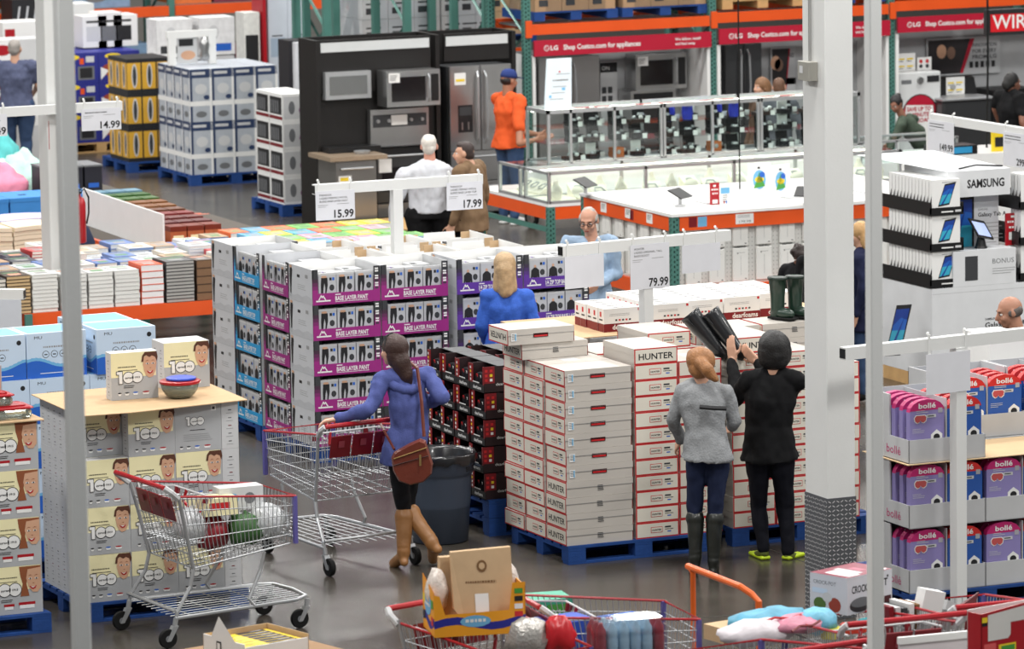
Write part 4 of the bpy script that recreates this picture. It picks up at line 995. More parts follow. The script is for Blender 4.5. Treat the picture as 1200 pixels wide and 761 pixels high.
def j_ramp(g): g.mesh([(-.08, -.07, 0), (.08, -.07, 0), (.08, .07, 0), (-.08, .07, 0), (-.08, -.07, .02), (.08, -.07, .02), (.08, .07, .11), (-.08, .07, .11)], [(3, 2, 1, 0), (4, 5, 6, 7), (0, 1, 5, 4), (1, 2, 6, 5), (2, 3, 7, 6), (3, 0, 4, 7)], velvet); g.tube([(-.05, -.02, .06), (0, -.04, .055), (.05, -.02, .06), (.03, .03, .09), (-.03, .03, .09)], .006, chrome, 5, closed=True)
def j_disc(g): g.lathe([(0, 0), (.06, .0), (.062, .008), (0, .012)], velvet, 14, (0, 0, .06), axis=(0, -.8, .5)); g.box(-.01, 0, 0, .01, .02, .06, velvet)
k = 0
for i in range(4):
    n = 8
    for j in range(n):
        x = JX+xs[i]+.14+j*(xs[i+1]-xs[i]-.12)/n; 
        fn = (j_bust, j_ramp, j_disc)[(i+j*2+j//2) % 3]
        jewel('necklace_stand' if fn is j_bust else 'jewellery_ramp' if fn is j_ramp else 'jewellery_disc', 'jewellery stand', fn, x, JY+.15+.26*(j % 2), JZ+.021, 'cream jewellery stand, %s from left, %s section of the low counter' % (nth(j), ['first', 'second', 'third', 'fourth'][i]), 'cream jewellery stands', R(rnd.uniform(-20, 20)))
for j in range(3):
    jewel('jewellery_ramp', 'jewellery stand', j_ramp, JX+.27, JY+.74+j*.20, JZ+.0215, 'cream bracelet ramp in the counter left return, %s from front' % nth(j), 'cream jewellery stands', R(-90))
# tall case behind
TX, TY = 20.95, 46.28; TZ0, TZ1 = 0.0, 1.70; TW, TD = 3.80, .58
tc_ = empty('tall_glass_case', (TX, TY, 0), 0, 'tall glass watch display case with aluminium frame behind the low counter', 'display case')
zb0 = JZ+.30
g = G(); g.box(0, 0, JZ+.002, TW, TD, zb0-.05, laminate); g.box(-.0, -.03, zb0-.05, TW, TD, zb0, alu); g.build('plinth', tc_)
tx = [0.02, .28, .80, 1.36, 1.40, 1.98, 2.54, 2.58, 3.16, 3.78]
g = G()
for x in tx:
    g.box(x-.014, .0, zb0, x+.014, .028, TZ1, alu); 
for x in (0.02, 1.38, 2.56, 3.78): g.box(x-.014, TD-.03, zb0, x+.014, TD, TZ1, alu)
for y in (0, TD-.03): g.box(.0, y, TZ1-.04, TW, y+.03, TZ1, alu); g.box(0, y, zb0, TW, y+.03, zb0+.03, alu)
g.box(0, 0, TZ1-.04, .03, TD, TZ1, alu); g.box(TW-.03, 0, TZ1-.04, TW, TD, TZ1, alu)
g.build('metal_frame', tc_)
for a, b in zip(tx[:-1], tx[1:]):
    if b-a > .1: g = G(); g.box(a+.015, .01, zb0+.03, b-.015, .015, TZ1-.04, glass); g.build('glass_pane', tc_)
g = G(); g.box(.008, .03, zb0+.03, .013, TD-.03, TZ1-.04, glass); g.build('glass_side', tc_)
g = G(); g.box(.03, .03, TZ1-.02, TW-.03, TD-.03, TZ1-.014, glass); g.build('glass_top', tc_)
sh = [zb0+.035, zb0+.22, zb0+.39]
g = G()
for z in sh[1:]: g.box(.03, .05, z, TW-.03, TD-.05, z+.008, glass)
g.build('glass_shelf', tc_)
g = G(); g.box(.05, TD-.07, TZ1-.06, TW-.05, TD-.04, TZ1-.042, lit); g.build('case_lamp', tc_)
g = G(); dr = mat('case_back_mirror', (150, 165, 165), .15, metal=.6)
for i in range(0): pass
# red sale strips on top
for i in range(14): Pr(g, (.1+i*.25, .04, TZ1+.001), (1, 0, 0), (0, 1, 0)).rect(0, 0, .2, .1, red if i % 3 else white, 1)
g.build('top_labels', tc_)
vb = mat('black_velvet', (20, 20, 24), .7)
def w_box(g): g.box(-.06, -.05, 0, .06, .05, .05, vb); g.mesh([(-.06, .04, .05), (.06, .04, .05), (.06, .055, .14), (-.06, .055, .14), (-.06, .05, .05), (.06, .05, .05), (.06, .065, .14), (-.06, .065, .14)], [(0, 1, 2, 3), (7, 6, 5, 4), (3, 2, 6, 7), (0, 3, 7, 4), (1, 5, 6, 2)], vb); g.lathe([(.03, 0), (.036, .004), (.03, .02)], chrome, 10, (0, -.01, .05)); g.box(.03, -.06, .0, .075, -.055, .045, white)
def w_tray(g): g.box(-.09, -.06, 0, .09, .06, .03, mat('brown_velvet', (50, 34, 30), .7)); g.ball((-.03, 0, .045), (.025, .02, .02), chrome, 8, 4); g.ball((.04, 0, .045), (.025, .02, .02), white, 8, 4); g.box(.05, -.07, 0, .095, -.065, .045, white)
def w_white(g): g.box(-.05, -.05, 0, .05, .05, .04, vb); g.box(-.05, .03, .04, .05, .045, .14, white); g.ball((0, -.01, .05), (.03, .02, .02), chrome, 8, 4)
def w_blue(g): g.lathe([(.045, 0), (.055, .05), (.05, .12), (.03, .13)], mat('cobalt', (30, 50, 190), .4), 10); g.box(.03, -.06, 0, .075, -.055, .045, white)
def w_org(g): g.box(-.055, -.05, 0, .055, .05, .09, mat('tan_box', (180, 96, 40), .6)); g.ball((0, -.055, .05), (.022, .008, .022), chrome, 8, 4)
segs = [(.30, .78), (.82, 1.34), (1.42, 1.96), (2.0, 2.52), (2.6, 3.14), (3.18, 3.76)]
for si, (a, b) in enumerate(segs):
    for li, z in enumerate(sh):
        n = 4
        for j in range(n):
            fn = rnd.choice([w_box, w_box, w_tray, w_white, w_tray, w_box])
            if li == 2 and si in (2, 3) and j in (1, 2): fn = w_blue
            if (li, si, j) in ((1, 5, 1), (0, 1, 0), (0, 3, 0)): fn = w_org
            z_ = z if li == 0 else z+.009
            jewel({'w_box': 'watch_box', 'w_tray': 'watch_tray', 'w_white': 'watch_box', 'w_blue': 'watch_cushion', 'w_org': 'watch_box'}[fn.__name__], 'watch display', fn, TX+a+.07+j*(b-a-.02)/n, TY+.16+.18*(j % 2), z_+.001, 'watch display, %s from left, %s shelf, section %s, tall case' % (['first', 'second', 'third', 'fourth'][j], ['bottom', 'middle', 'top'][li], ['one', 'two', 'three', 'four', 'five', 'six', 'seven', 'eight'][si]), 'watch displays in the tall case')
# easel sign on the case
pe = atY(652, 128, TY+.25)
g = G(); a = .28
g.mesh([(-.19, -.08, 0), (.13, -.08, 0), (.22, .10, .52), (-.07, .10, .52), (-.19, -.06, 0), (.13, -.06, 0), (.22, .12, .52), (-.07, .12, .52), (.14, .3, 0), (.26, .3, 0)], [(0, 1, 2, 3), (7, 6, 5, 4), (0, 3, 7, 4), (1, 5, 6, 2), (3, 2, 6, 7), (6, 2, 9), (6, 9, 8)], mat('easel_white', (210, 222, 228), .4))
o = Vector((-.19, -.081, 0)); U = Vector((1, 0, 0)); Vv = Vector((.1, .18, .52)).normalized()
p = Pr(g, o, U, Vv); 
for i in range(5): p.rect(.06+i*.018, .1+i*.07, .16, .008, greyp, 1)
p.gk(.09, .30, .18, .035, greyp, 1); p.rect(.16, .40, .02, .02, hred, 1); p.rect(.05, .12, .03, .03, sky, 1); p.rect(.2, .2, .04, .03, sky, 1)
tag(g.build('easel_sign', None, (pe.x, TY+.22, TZ1+.004)), 'tilted pale easel sign standing on the tall glass case beside the man in orange', 'sign')
# trolley wheels under counter
for i, px in enumerate((636, 772)):
    q_ = at(px, 270, 0); t = empty('caster_wheel', (q_.x, q_.y+.3, 0), 0, 'black rubber caster under the jewellery counter, %s' % ['left one', 'right one near the teal post'][i], 'wheel')
    g = G(); g.lathe([(.06, -.02), (.10, -.02), (.11, 0), (.10, .02), (.06, .02)], rubber, 18, (0, 0, .11), axis=(1, .4, 0)); g.build('tyre', t)
    g = G(); g.lathe([(.02, -.025), (.06, -.02), (.06, .02), (.02, .025)], steel, 14, (0, 0, .11), axis=(1, .4, 0)); g.box(-.03, -.02, .11, .03, .02, .26, steel); g.build('fork', t)
g = G(); g.box(22.2, 48.6, .26, 24.6, 49.4, .34, mat('cart_deck', (150, 150, 150), .5)); tag(g.build('trolley_deck'), 'grey flat trolley deck under the jewellery counter', 'trolley')
# ================================================================ APPLIANCE DISPLAYS
dkwall = mat('espresso_panel', (20, 17, 16), .45, var=.1)
BY = 51.0
def XZ(px, py, Y=BY): v = atY(px, py, Y); return v.x, v.z
def pxbox(g, pa, pb, Y0, Y1, m, Yr=BY):
    """box whose front spans two measured corners (upper left, lower right)"""
    a = atY(pa[0], pa[1], Yr); b = atY(pb[0], pb[1], Yr); c = atY(pb[0], pa[1], Yr)
    g.box(a.x, Y0, min(b.z, a.z-.01), b.x, Y1, (a.z+c.z)/2, m)
x0 = XZ(374, 50)[0]; xm = XZ(512, 50)[0]; x1 = XZ(598, 50)[0]; zt = XZ(374, 48)[1]
aw = empty('display_wall', (x0, BY, 0), 0, 'tall espresso brown display wall holding kitchen appliances', 'display wall')
def part(n, g, par): return g.build(n, par, (-par.location.x, -par.location.y, -par.location.z))
g = G(); g.box(x0-.02, BY+.55, 0, x1+.05, BY+.6, zt, dkwall); part('back_panel', g, aw)
for xx, n in ((x0-.045, 'side_panel'), (xm-.02, 'side_panel'), (x1+.02, 'side_panel')):
    g = G(); g.box(xx, BY-.0, 0, xx+.05, BY+.55, zt, dkwall); part(n, g, aw)
for a, b in ((374, 505), (521, 597)):
    xa, xb = XZ(a, 50)[0], XZ(b, 50)[0]
    g = G(); g.box(xa, BY+.02, zt-.62 if a < 500 else zt-.32, xb, BY+.06, zt, dkwall); part('fascia', g, aw)
    g = G(); g.box(xa+.02, BY+.006, zt-.14, xb-.02, BY+.019, zt-.03, mat('sign_strip', (205, 208, 208), .3)); part('sign_strip', g, aw)
g = G(); xa, za = XZ(379, 85); xb, zb = XZ(433, 114)
g.box(x0, BY+.065, .92, xm-.02, BY+.10, zt-.4, dkwall); part('inner_panel', g, aw)
t = empty('range_hood', (0, 0, 0), 0, 'silver framed frosted glass wall cabinet on the espresso display wall', 'cabinet')
g = G(); g.box(xa, BY-.06, zb, xb, BY+.06, za, alu); g.build('cabinet_frame', t); g = G(); g.box(xa+.05, BY-.064, zb+.05, xb-.05, BY-.061, za-.05, mat('frosted_glass', (120, 122, 122), .2, metal=.3)); g.build('glass_panel', t)
def microwave(pa, pb, Y, lab, Yr=BY):
    xa, za = XZ(*pa, Yr); xb, zb = XZ(*pb, Yr); W_ = xb-xa; H_ = za-zb
    t = empty('microwave_oven', (xa, Y, zb), 0, lab, 'microwave')
    g = G(); g.box(0, 0, 0, W_, .3, H_, steel); g.build('casing', t)
    g = G(); g.box(.06, -.008, .06, W_*.72, -.001, H_-.07, mat('oven_glass', (26, 22, 24), .12)); g.box(W_*.83, -.006, .05, W_-.02, -.001, H_-.05, black); g.build('door_glass', t)
    g = G(); g.tube([(W_*.78, -.002, .05), (W_*.775, -.045, .09), (W_*.765, -.055, H_/2), (W_*.775, -.045, H_-.09), (W_*.78, -.002, H_-.05)], .012, chrome, 6); g.build('handle', t)
    g = G(); g.box(.02, -.012, H_-.13, .16, -.009, H_-.02, white); Pr(g, (.02, -.0125, H_-.13), (1, 0, 0), (0, 0, 1)).lines(.015, .08, .1, 4, .018, .006, dgrey, 1); g.build('price_card', t)
    return t
microwave((441, 82), (504, 120), BY-.31, 'stainless over the range microwave on the espresso display wall')
# range with backguard
xa, za = XZ(432, 131); xb, zb = XZ(495, 146); xc = XZ(520, 150)[0]
rg = empty('kitchen_range', (xa, BY-.15, 0), 0, 'black and stainless kitchen range standing in the espresso display wall', 'range'); W_ = xb-xa+.06
g = G(); g.box(0, .0, .05, W_, .2, .88, black); g.build('body', rg)
g = G(); g.box(0, .1, .885, W_, .2, za+.02, steel); g.box(.03, .095, zb, W_-.03, .099, za-.04, dgrey); 
for k in range(5): g.lathe([(.022, 0), (.02, .025)], chrome, 10, (.09+k*(W_-.18)/4, .095, (za+zb)/2-.02), axis=(0, -1, 0)) if k != 2 else g.box(W_*.35, .08, zb+.02, W_*.62, .094, za-.05, white)
g.build('backguard', rg)
g = G(); g.box(-.01, -.02, .881, W_+.01, .099, .90, mat('glass_cooktop', (16, 16, 18), .08)); g.build('cooktop', rg)
g = G(); g.box(.02, -.03, .25, W_-.02, -.001, .78, dsteel); g.box(.08, -.034, .38, W_-.08, -.031, .66, mat('oven_glass', (26, 22, 24), .12)); g.box(.04, -.035, .6, .2, -.0345, .76, white); g.build('oven_door', rg)
g = G(); g.tube([(.05, -.05, .79), (W_-.05, -.05, .79)], .014, chrome, 6); g.build('handle', rg)
g = G(); g.box(.02, -.03, .08, W_-.02, -.001, .23, steel); g.build('drawer', rg)
# dishwasher under a worktop
xa, za = XZ(389, 162, 50.4); xb, zb = XZ(452, 240, 50.4)
dw = empty('dishwasher', (xa, 50.42, 0), 0, 'stainless dishwasher with a price card under the short worktop of the display wall', 'dishwasher'); W_ = xb-xa-.1
g = G(); g.box(.05, 0, .1, W_, .55, .80, steel); g.box(.05, .01, .0, W_, .5, .1, black); g.build('casing', dw)
g = G(); g.tube([(.1, -.03, .72), (W_-.05, -.03, .72)], .014, chrome, 6); g.build('handle', dw); g = G(); g.box(.08, -.004, .48, .24, -.001, .64, white); g.box(.1, -.006, .58, .2, -.0045, .62, yellow); g.build('price_card', dw)
g = G(); g.box(xa-.04, 50.36, .815, xb+.02, BY+.05, .865, mat('stone_top', (150, 132, 112), .3, var=.3, scale=30)); tag(g.build('worktop'), 'short beige worktop over the dishwasher in the display wall', 'worktop')
g = G(); g.box(xa+.1, BY-.25, .868, xa+.75, BY-.02, .93, black); g.lathe([(.0, 0), (.09, .0), (.1, .03), (0, .04)], chrome, 14, (xa+.45, 50.6, .868)); tag(g.build('cooktop_sample'), 'black cooktop sample lying on the beige worktop', 'cooktop')
# french door fridge
def fridge(pa, px1, Y, H_, lab, m, Yr, disp=True, dark=False):
    xa = atY(pa[0], pa[1], Yr).x; xb = atY(px1, pa[1], Yr).x; W_ = xb-xa
    t = empty('refrigerator', (xa, Y, 0), 0, lab, 'refrigerator')
    g = G(); g.box(0, .07, .03, W_, .45, H_-.01, dgrey); g.build('cabinet', t)
    for k in range(2):
        g = G(); g.rbox(k*W_/2+.003, 0, .78, (k+1)*W_/2-.003, .066, H_, m, .008); o = g.build('door', t)
        hx = W_/2+(-.045 if k == 0 else .045)
        g = G(); g.tube([(hx, -.002, .86), (hx+(.01 if k else -.01), -.05, .92), (hx+(.018 if k else -.018), -.06, (H_+.78)/2), (hx+(.01 if k else -.01), -.05, H_-.13), (hx, -.002, H_-.07)], .013, chrome, 6); g.build('handle', o)
    for k, (za, zb) in enumerate(((.42, .772), (.05, .412))):
        g = G(); g.rbox(.003, 0, za, W_-.003, .066, zb, m, .008); o = g.build('drawer', t)
        g = G(); g.tube([(.08, -.04, zb-.06), (W_-.08, -.04, zb-.06)], .013, chrome, 6); g.build('handle', o)
    if disp:
        g = G(); g.box(W_*.13, -.006, 1.0, W_*.36, -.001, 1.32, mat('dispenser_black', (34, 34, 36), .25)); g.box(W_*.15, -.008, 1.2, W_*.34, -.0065, 1.30, dgrey); g.box(W_*.18, -.012, 1.03, W_*.2, -.0065, 1.12, steel); g.box(W_*.28, -.012, 1.03, W_*.3, -.0065, 1.12, steel); g.build('dispenser', t)
        g = G(); g.box(W_*.08, -.004, 1.56, W_*.26, -.001, 1.70, white); g.box(W_*.1, -.006, 1.6, W_*.24, -.0045, 1.63, yellow); g.build('price_card', t)
    return t
fridge((524, 80), 597, BY-.06, 1.78, 'stainless french door refrigerator with dispenser in the espresso display wall', steel, BY)
# ---------------------------------------------------------------- appliance rack bays with red banners
RY = 51.5
ban = mat('banner_red', (178, 16, 48), .45, var=.03); bayw = mat('bay_panel', (176, 178, 180), .5)
ux = [atY(p, 100, RY).x for p in (619, 836, 1045)]; ux.append(ux[-1]+2.5)
zb0, zb1 = atY(626, 41, RY).z, atY(626, 29, RY).z; zn0, zn1 = atY(626, 66, RY).z, atY(626, 47.5, RY).z
rk = empty('pallet_rack', (ux[0], RY, 0), 0, 'teal and orange pallet rack over the banner topped appliance bays', 'rack')
for i, x in enumerate(ux):
    for yy in (0, 1.05):
        g = G(); perf_post(g, x-.045-ux[0], yy, 0, 4.2, .09, .08); g.build('upright', rk)
    g = G(); g.tube([(x-ux[0], .08 if k % 2 else 1.05, .4+k*.55) for k in range(8)], .02, teal, 4)
    g.build('bracing', rk)
for i in range(3):
    for yy in (-.02, 1.08):
        g = G(); g.box(ux[i]+.05-ux[0], yy, zb0+.03*i, ux[i+1]-.05-ux[0], yy+.05, zb1+.03*i, orange); g.build('beam', rk)
    g = G(); 
    for k in range(9): a = ux[i]-ux[0]+.1+k*.27; g.box(a, .035, zb1-.06, a+.03, 1.07, zb1-.04, steel)
    for k in range(8): g.box(ux[i]-ux[0]+.06, .06+k*.125, zb1-.038, ux[i+1]-ux[0]-.06, .075+k*.125, zb1-.030, steel)
    g.build('wire_deck', rk)
    g = G(); g.box(ux[i]+.0-ux[0]-.03, -.03, zb0-.03, ux[i]-ux[0]+.05, -.005, zb1+.05, orange); g.build('beam_connector', rk)
def banner(i, more):
    xa = ux[i]+.06; xb = ux[i+1]-.05; dz = .025*i
    t = empty('banner', (xa, RY-.06, zn0+dz), 0, 'red banner reading Shop Costco.com for appliances, %s' % more, 'banner')
    W_ = xb-xa; H_ = zn1-zn0
    g = G(); g.box(0, 0, 0, W_, .03, H_, ban); g.build('board', t)
    g = G(); p = Pr(g, (0, 0, 0), (1, 0, 0), (0, 0, 1), .002)
    p.ell(.16, H_/2, .035, .035, white, 1); p.ell(.16, H_/2, .026, .026, ban, 2); p.rect(.157, H_/2-.01, .02, .005, white, 3); p.rect(.148, H_/2, .005, .02, white, 3)
    p.text('LG', .21, H_/2-.026, .055, white, 1, w=.10, bold=.03); p.text('Shop Costco.com for appliances', .38, H_/2-.028, .06, white, 1, w=1.02, bold=.025)
    p.text('We deliver, install', 1.86, H_/2+.01, .032, white, 1, w=.34, bold=.02); p.text('and haul away', 1.86, H_/2-.045, .032, white, 1, w=.27, bold=.02); g.build('lettering', t)
for i, s in enumerate(('left bay behind the man in orange', 'middle bay left of the big column', 'right bay over the washing machines')): banner(i, s)
for i in range(3):
    t = empty('display_bay', (ux[i], RY, 0), 0, 'pale panelled display bay, %s' % ['left one', 'middle one', 'right one'][i], 'display bay'); W_ = ux[i+1]-ux[i]
    g = G(); g.box(.05, .75, 0, W_-.05, .78, zn0, bayw); g.build('back_panel', t)
    for a in (.05, W_-.09): g = G(); g.box(a, -.02, 0, a+.04, .745, zn0-.005+.02*i, white); g.build('side_panel', t)
# left bay: fridge, poster, microwave, hood
fridge((631, 72), 703, RY+.28, 1.74, 'stainless french door refrigerator in the left bay under the banner', steel, RY+.28, False)
xa, za = XZ(704, 73, RY+.7); xb, zb = XZ(720, 115, RY+.7)
g = G(); g.box(xa, RY+.72, zb-.3, xb+.05, RY+.745, za, offw); p = Pr(g, (xa, RY+.7199, zb-.3), (1, 0, 0), (0, 0, 1)); H_ = za-zb+.3
p.rect(0, H_-.13, xb-xa+.05, .12, ink, 1); p.text('ON', .02, H_-.1, .05, white, 2); 
for a in range(4): p.rect(.02+.08*(a % 2), .25+.11*(a//2), .06, .08, dgrey, 1)
tag(g.build('info_poster'), 'white information poster with black header beside the left bay refrigerator', 'poster')
microwave((745, 65), (805, 103), RY+.4, 'stainless microwave mounted in the left banner bay', RY+.4)
xa, za = XZ(737, 107, RY+.4); xb, zb = XZ(790, 120, RY+.4)
g = G(); g.box(xa, RY+.35, .1, xb, RY+.70, za, steel); g.box(xa+.04, RY+.345, za-.12, xb-.04, RY+.349, za-.03, black); g.box(xa+.06, RY+.345, .4, xb-.06, RY+.349, za-.2, mat('oven_glass', (26, 22, 24), .12))
tag(g.build('wall_oven'), 'stainless range below the microwave in the left banner bay', 'range')
fridge((850, 62), 893, RY+.28, 1.78, 'dark stainless refrigerator in the middle banner bay', dsteel, RY+.28, False)
def poster(pa, pb, Y, lab, words, dark=.45):
    xa, za = XZ(*pa, Y); xb, zb = XZ(*pb, Y); W_, H_ = xb-xa, za-zb
    g = G(); g.box(0, 0, 0, W_, .02, H_, mat('poster_grey', (186, 188, 190), .4)); p = Pr(g, (0, 0, 0), (1, 0, 0), (0, 0, 1))
    p.poly([(.02, .02), (W_*dark, .02), (W_*(dark+.18), H_-.02), (.02, H_-.02)], mat('poster_photo', (42, 38, 40), .4, var=.6, scale=7), 1)
    p.poly([(W_*dark, .02), (W_*(dark+.04), .02), (W_*(dark+.2), H_-.02), (W_*(dark+.14), H_-.02)], ban, 2)
    p.ell(W_*.2, H_*.65, .07, .09, skin_p, 2); p.ell(W_*.33, H_*.6, .06, .08, mat('poster_tan', (130, 100, 84), .5), 2)
    for k, w_ in enumerate(words): p.text(w_, W_*.62, H_-.13-k*.075, .05, dgrey, 2, w=W_*.33, bold=.02)
    for k in range(5): p.rect(W_*(.58+k*.075), .08, .05, .08, ink, 2)
    tag(g.build('wall_poster', None, (xa, Y, zb)), lab, 'poster')
poster((1086, 46), (1172, 85), RY+.7, 'poster reading INNOVATION with a dark photo in the right banner bay', ['INNOVATION', 'FOR EVERY', 'FROM LG'])
poster((903, 56), (932, 106), RY+.7, 'narrow dark poster reading STAINLESS in the middle banner bay', ['STAINLESS'], .6)
# washers and dryer in the right bay
def washer(px, py, Y, lab, m, kind):
    a = atY(px, py, Y); t = empty('washing_machine', (a.x, Y, 0), 0, lab, 'washing machine')
    W_, H_ = .60, a.z
    if kind == 'front':
        g = G(); g.rbox(0, 0, 0, W_, .5, H_, m, .02); g.build('casing', t)
        g = G(); p = Pr(g, (0, -.001, 0), (1, 0, 0), (0, 0, 1), .002)
        p.ell(W_/2, H_-.55, .26, .28, ink, 1, 24); p.ell(W_/2, H_-.55, .245, .265, ban, 2, 24); p.poly([(.12, H_-.72), (.42, H_-.78), (.50, H_-.6), (.48, H_-.42), (.10, H_-.40), (.08, H_-.6)], white, 3)
        for k, s in enumerate(('SAVE UP TO', '30 MINUTES', 'PER LOAD')): p.text(s, .11, H_-.48-k*.07, .052, ban, 4, w=.34, bold=.03)
        p.poly([(.3, .1), (.55, .1), (.55, .5), (.4, .45)], ink, 2); g.build('door_sticker', t)
        g = G(); g.lathe([(.045, 0), (.04, .03)], steel, 14, (W_/2, -.001, H_-.10), axis=(0, -1, 0)); g.build('dial', t); g = G(); g.box(.4, -.006, H_-.13, .57, -.001, H_-.05, ink); Pr(g, (.02, -.001, H_-.14), (1, 0, 0), (0, 0, 1)).rect(.02, .0, .14, .05, mgrey, 1); g.build('control_panel', t)
    else:
        g = G(); g.rbox(0, 0, 0, .70, .5, H_-.04, m, .03); g.build('casing', t)
        g = G(); g.rbox(-.01, -.02, H_-.038, .71, .36, H_, chrome, .02); g.build('lid', t)
        g = G(); g.mesh([(.0, .38, H_+.002), (.7, .38, H_+.002), (.7, .5, H_+.002), (0, .5, H_+.002), (.02, .42, H_+.2), (.68, .42, H_+.2), (.68, .5, H_+.22), (.02, .5, H_+.22)], [(3, 2, 1, 0), (4, 5, 6, 7), (0, 1, 5, 4), (1, 2, 6, 5), (2, 3, 7, 6), (3, 0, 4, 7)], black); g.lathe([(.04, 0), (.035, .03)], chrome, 12, (.35, .39, H_+.1), axis=(0, -1, .2)); g.build('control_panel', t)
washer(1053, 86, RY+.05, 'white front loading washer with a round red SAVE UP TO sticker', mat('washer_white', (214, 216, 216), .3), 'front')
washer(1105, 116, RY-.15, 'dark steel top loading washer with a chrome lid right of the white washer', dsteel, 'top')
washer(1172, 108, RY+.0, 'black dryer behind the woman in the printed T-shirt', black, 'front2') if False else None
for k, (px, py, w_, lab) in enumerate(((1051, 86, .26, 'price sheet with yellow bands on the white washer, left'), (1075, 86, .2, 'tilted photo sheet on the white washer, right'), (1109, 113, .26, 'price sheet with yellow bands on the dark top loader'))):
    Y_ = RY+.25 if k < 2 else RY+.23; a = atY(px, py, Y_); g = G(); g.box(0, 0, 0, w_, .01, .22 if k != 1 else .16, white); p = Pr(g, (0, 0, 0), (1, 0, 0), (0, 0, 1))
    for r in range(2):
        for c in range(2):
            if k != 1: p.rect(.02+c*.12, .05+r*.09, .09, .02, yellow, 1); p.gk(.02+c*.12, .025+r*.09, .07, .018, ink, 1)
            else: p.ell(.05+c*.09, .05+r*.06, .025, .025, [dgrey, hred][r], 1)
    zz_ = (atY(1053, 86, RY+.05).z if k < 2 else atY(1105, 116, RY-.15).z)+.002
    tag(g.build('price_sheet', None, (a.x, Y_, zz_)), lab, 'price sheet')
g = G(); g.box(0, 0, 0, .62, .5, 1.05, black); g.box(.02, -.002, .9, .6, .0, 1.0, dgrey); g.lathe([(.17, 0), (.19, .01), (.16, .02)], dsteel, 24, (.31, -.001, .55), axis=(0, -1, 0))
a = atY(1163, 130, RY+.1); tag(g.build('dryer', None, (a.x, RY+.1, 0)), 'black front loading dryer at the right end of the appliance row', 'dryer')
# ---------------------------------------------------------------- upper rack stock
def stock(name, lab, x, y, z, w_, d_, h_, m, pal=blueP, grp=None, film=True, cat='pallet load', rows=3, cols=3):
    t = empty(name, (x, y, z), 0, lab, cat, grp)
    g = G()
    for a in (0, .5, 1): g.box(a*(w_-.14), 0, 0, a*(w_-.14)+.14, d_, .09, pal)
    g.box(0, 0, .091, w_, d_, .11, pal); g.build('pallet_base', t)
    g0 = None
    for r in range(rows):
        for c in range(cols):
            loc_ = (.02+c*(w_-.04)/cols, .02, .112+r*h_/rows)
            if g0 is None: q = G(); q.box(0, 0, 0, (w_-.04)/cols-.006, d_-.04, h_/rows-.004, m); Pr(q, (0, 0, 0), (1, 0, 0), (0, 0, 1)).rect(.05, .06, .12, .08, dgrey, 1).rect(.05, .18, .2, .02, ink, 1); g0 = q.build('carton', t, loc_)
            else: c_ = g0.copy(); COL.objects.link(c_); c_.location = loc_
    if film:
        q = G(); n = 16; vs = []
        for j in range(4):
            for i in range(n):
                a = 2*PI*i/n; cx_, cy_ = math.cos(a), math.sin(a); s = 1/max(abs(cx_), abs(cy_)); s = min(s, 1.25)
                vs.append((w_/2+cx_*s*(w_/2+.012+.012*math.sin(i*3+j*2)), d_/2+cy_*s*(d_/2+.015), .1+j*h_/3))
        q.mesh(vs, [(j*n+i, j*n+(i+1) % n, (j+1)*n+(i+1) % n, (j+1)*n+i) for j in range(3) for i in range(n)], filmy); q.build('stretch_wrap', t)
    return t
brn = mat('carton_tan', (172, 140, 108), .7)
zs = zb1+.03
for i, (dx, w_, m, pl, lab) in enumerate(((.12, 1.1, brn, blueP, 'film wrapped tan cartons on a blue pallet, above the left part of the left banner'), (1.28, 1.15, brn, blueP, 'film wrapped tan cartons on a blue pallet, above the right part of the left banner'),
      (2.62, 1.1, brn, wood, 'film wrapped tan cartons on a wooden pallet, above the middle banner'), (3.82, 1.1, offw, blueP, 'film wrapped pale cartons on a blue pallet, above the middle banner near the big column'),
      (5.1, 1.15, mat('red_carton', (150, 30, 50), .6), mat('red_pallet', (150, 24, 50), .6), 'red pallet load above the right banner'), (6.35, 1.05, brn, wood, 'wooden pallet load above the right end of the right banner'))):
    stock('pallet_load', lab, ux[0]+dx, RY+.06, zs+.03*(i//2), w_, .95, .9, m, pl, 'pallet loads on the appliance rack')
# wireless sign hanging at the right
a = atY(1158, 42, 47.0); b = atY(1158, 12, 47.0)
ws = empty('hanging_sign', (a.x, 47.0, a.z), R(-4), 'red hanging sign reading WIRELESS with white letters at the top right', 'sign')
g = G(); g.box(0, 0, 0, 1.3, .12, b.z-a.z, ink); g.build('sign_box', ws); g = G(); H_ = b.z-a.z; g.box(.03, -.006, .04, 1.27, -.001, H_-.05, mat('sign_red', (214, 20, 34), .4)); Pr(g, (0, -.007, 0), (1, 0, 0), (0, 0, 1)).text('WIRELESS', .05, .075, .16, white, 1, w=.95, bold=.01); g.build('sign_face', ws)
g = G(); g.tube([(.02, .06, H_), (.02, .06, 4)], .012, rubber); g.tube([(1.2, .06, H_), (1.2, .06, 4)], .012, rubber); g.build('hanger_rod', ws)
g = G(); p_ = atY(1156, 160, 46.8); g.tube([(0, 0, 0), (0.02, 0, 1.2), (.0, 0, 4)], .012, rubber); tag(g.build('power_cable', None, (p_.x, 46.8, p_.z-.3)), 'black cable hanging at the left end of the red sign', 'cable')
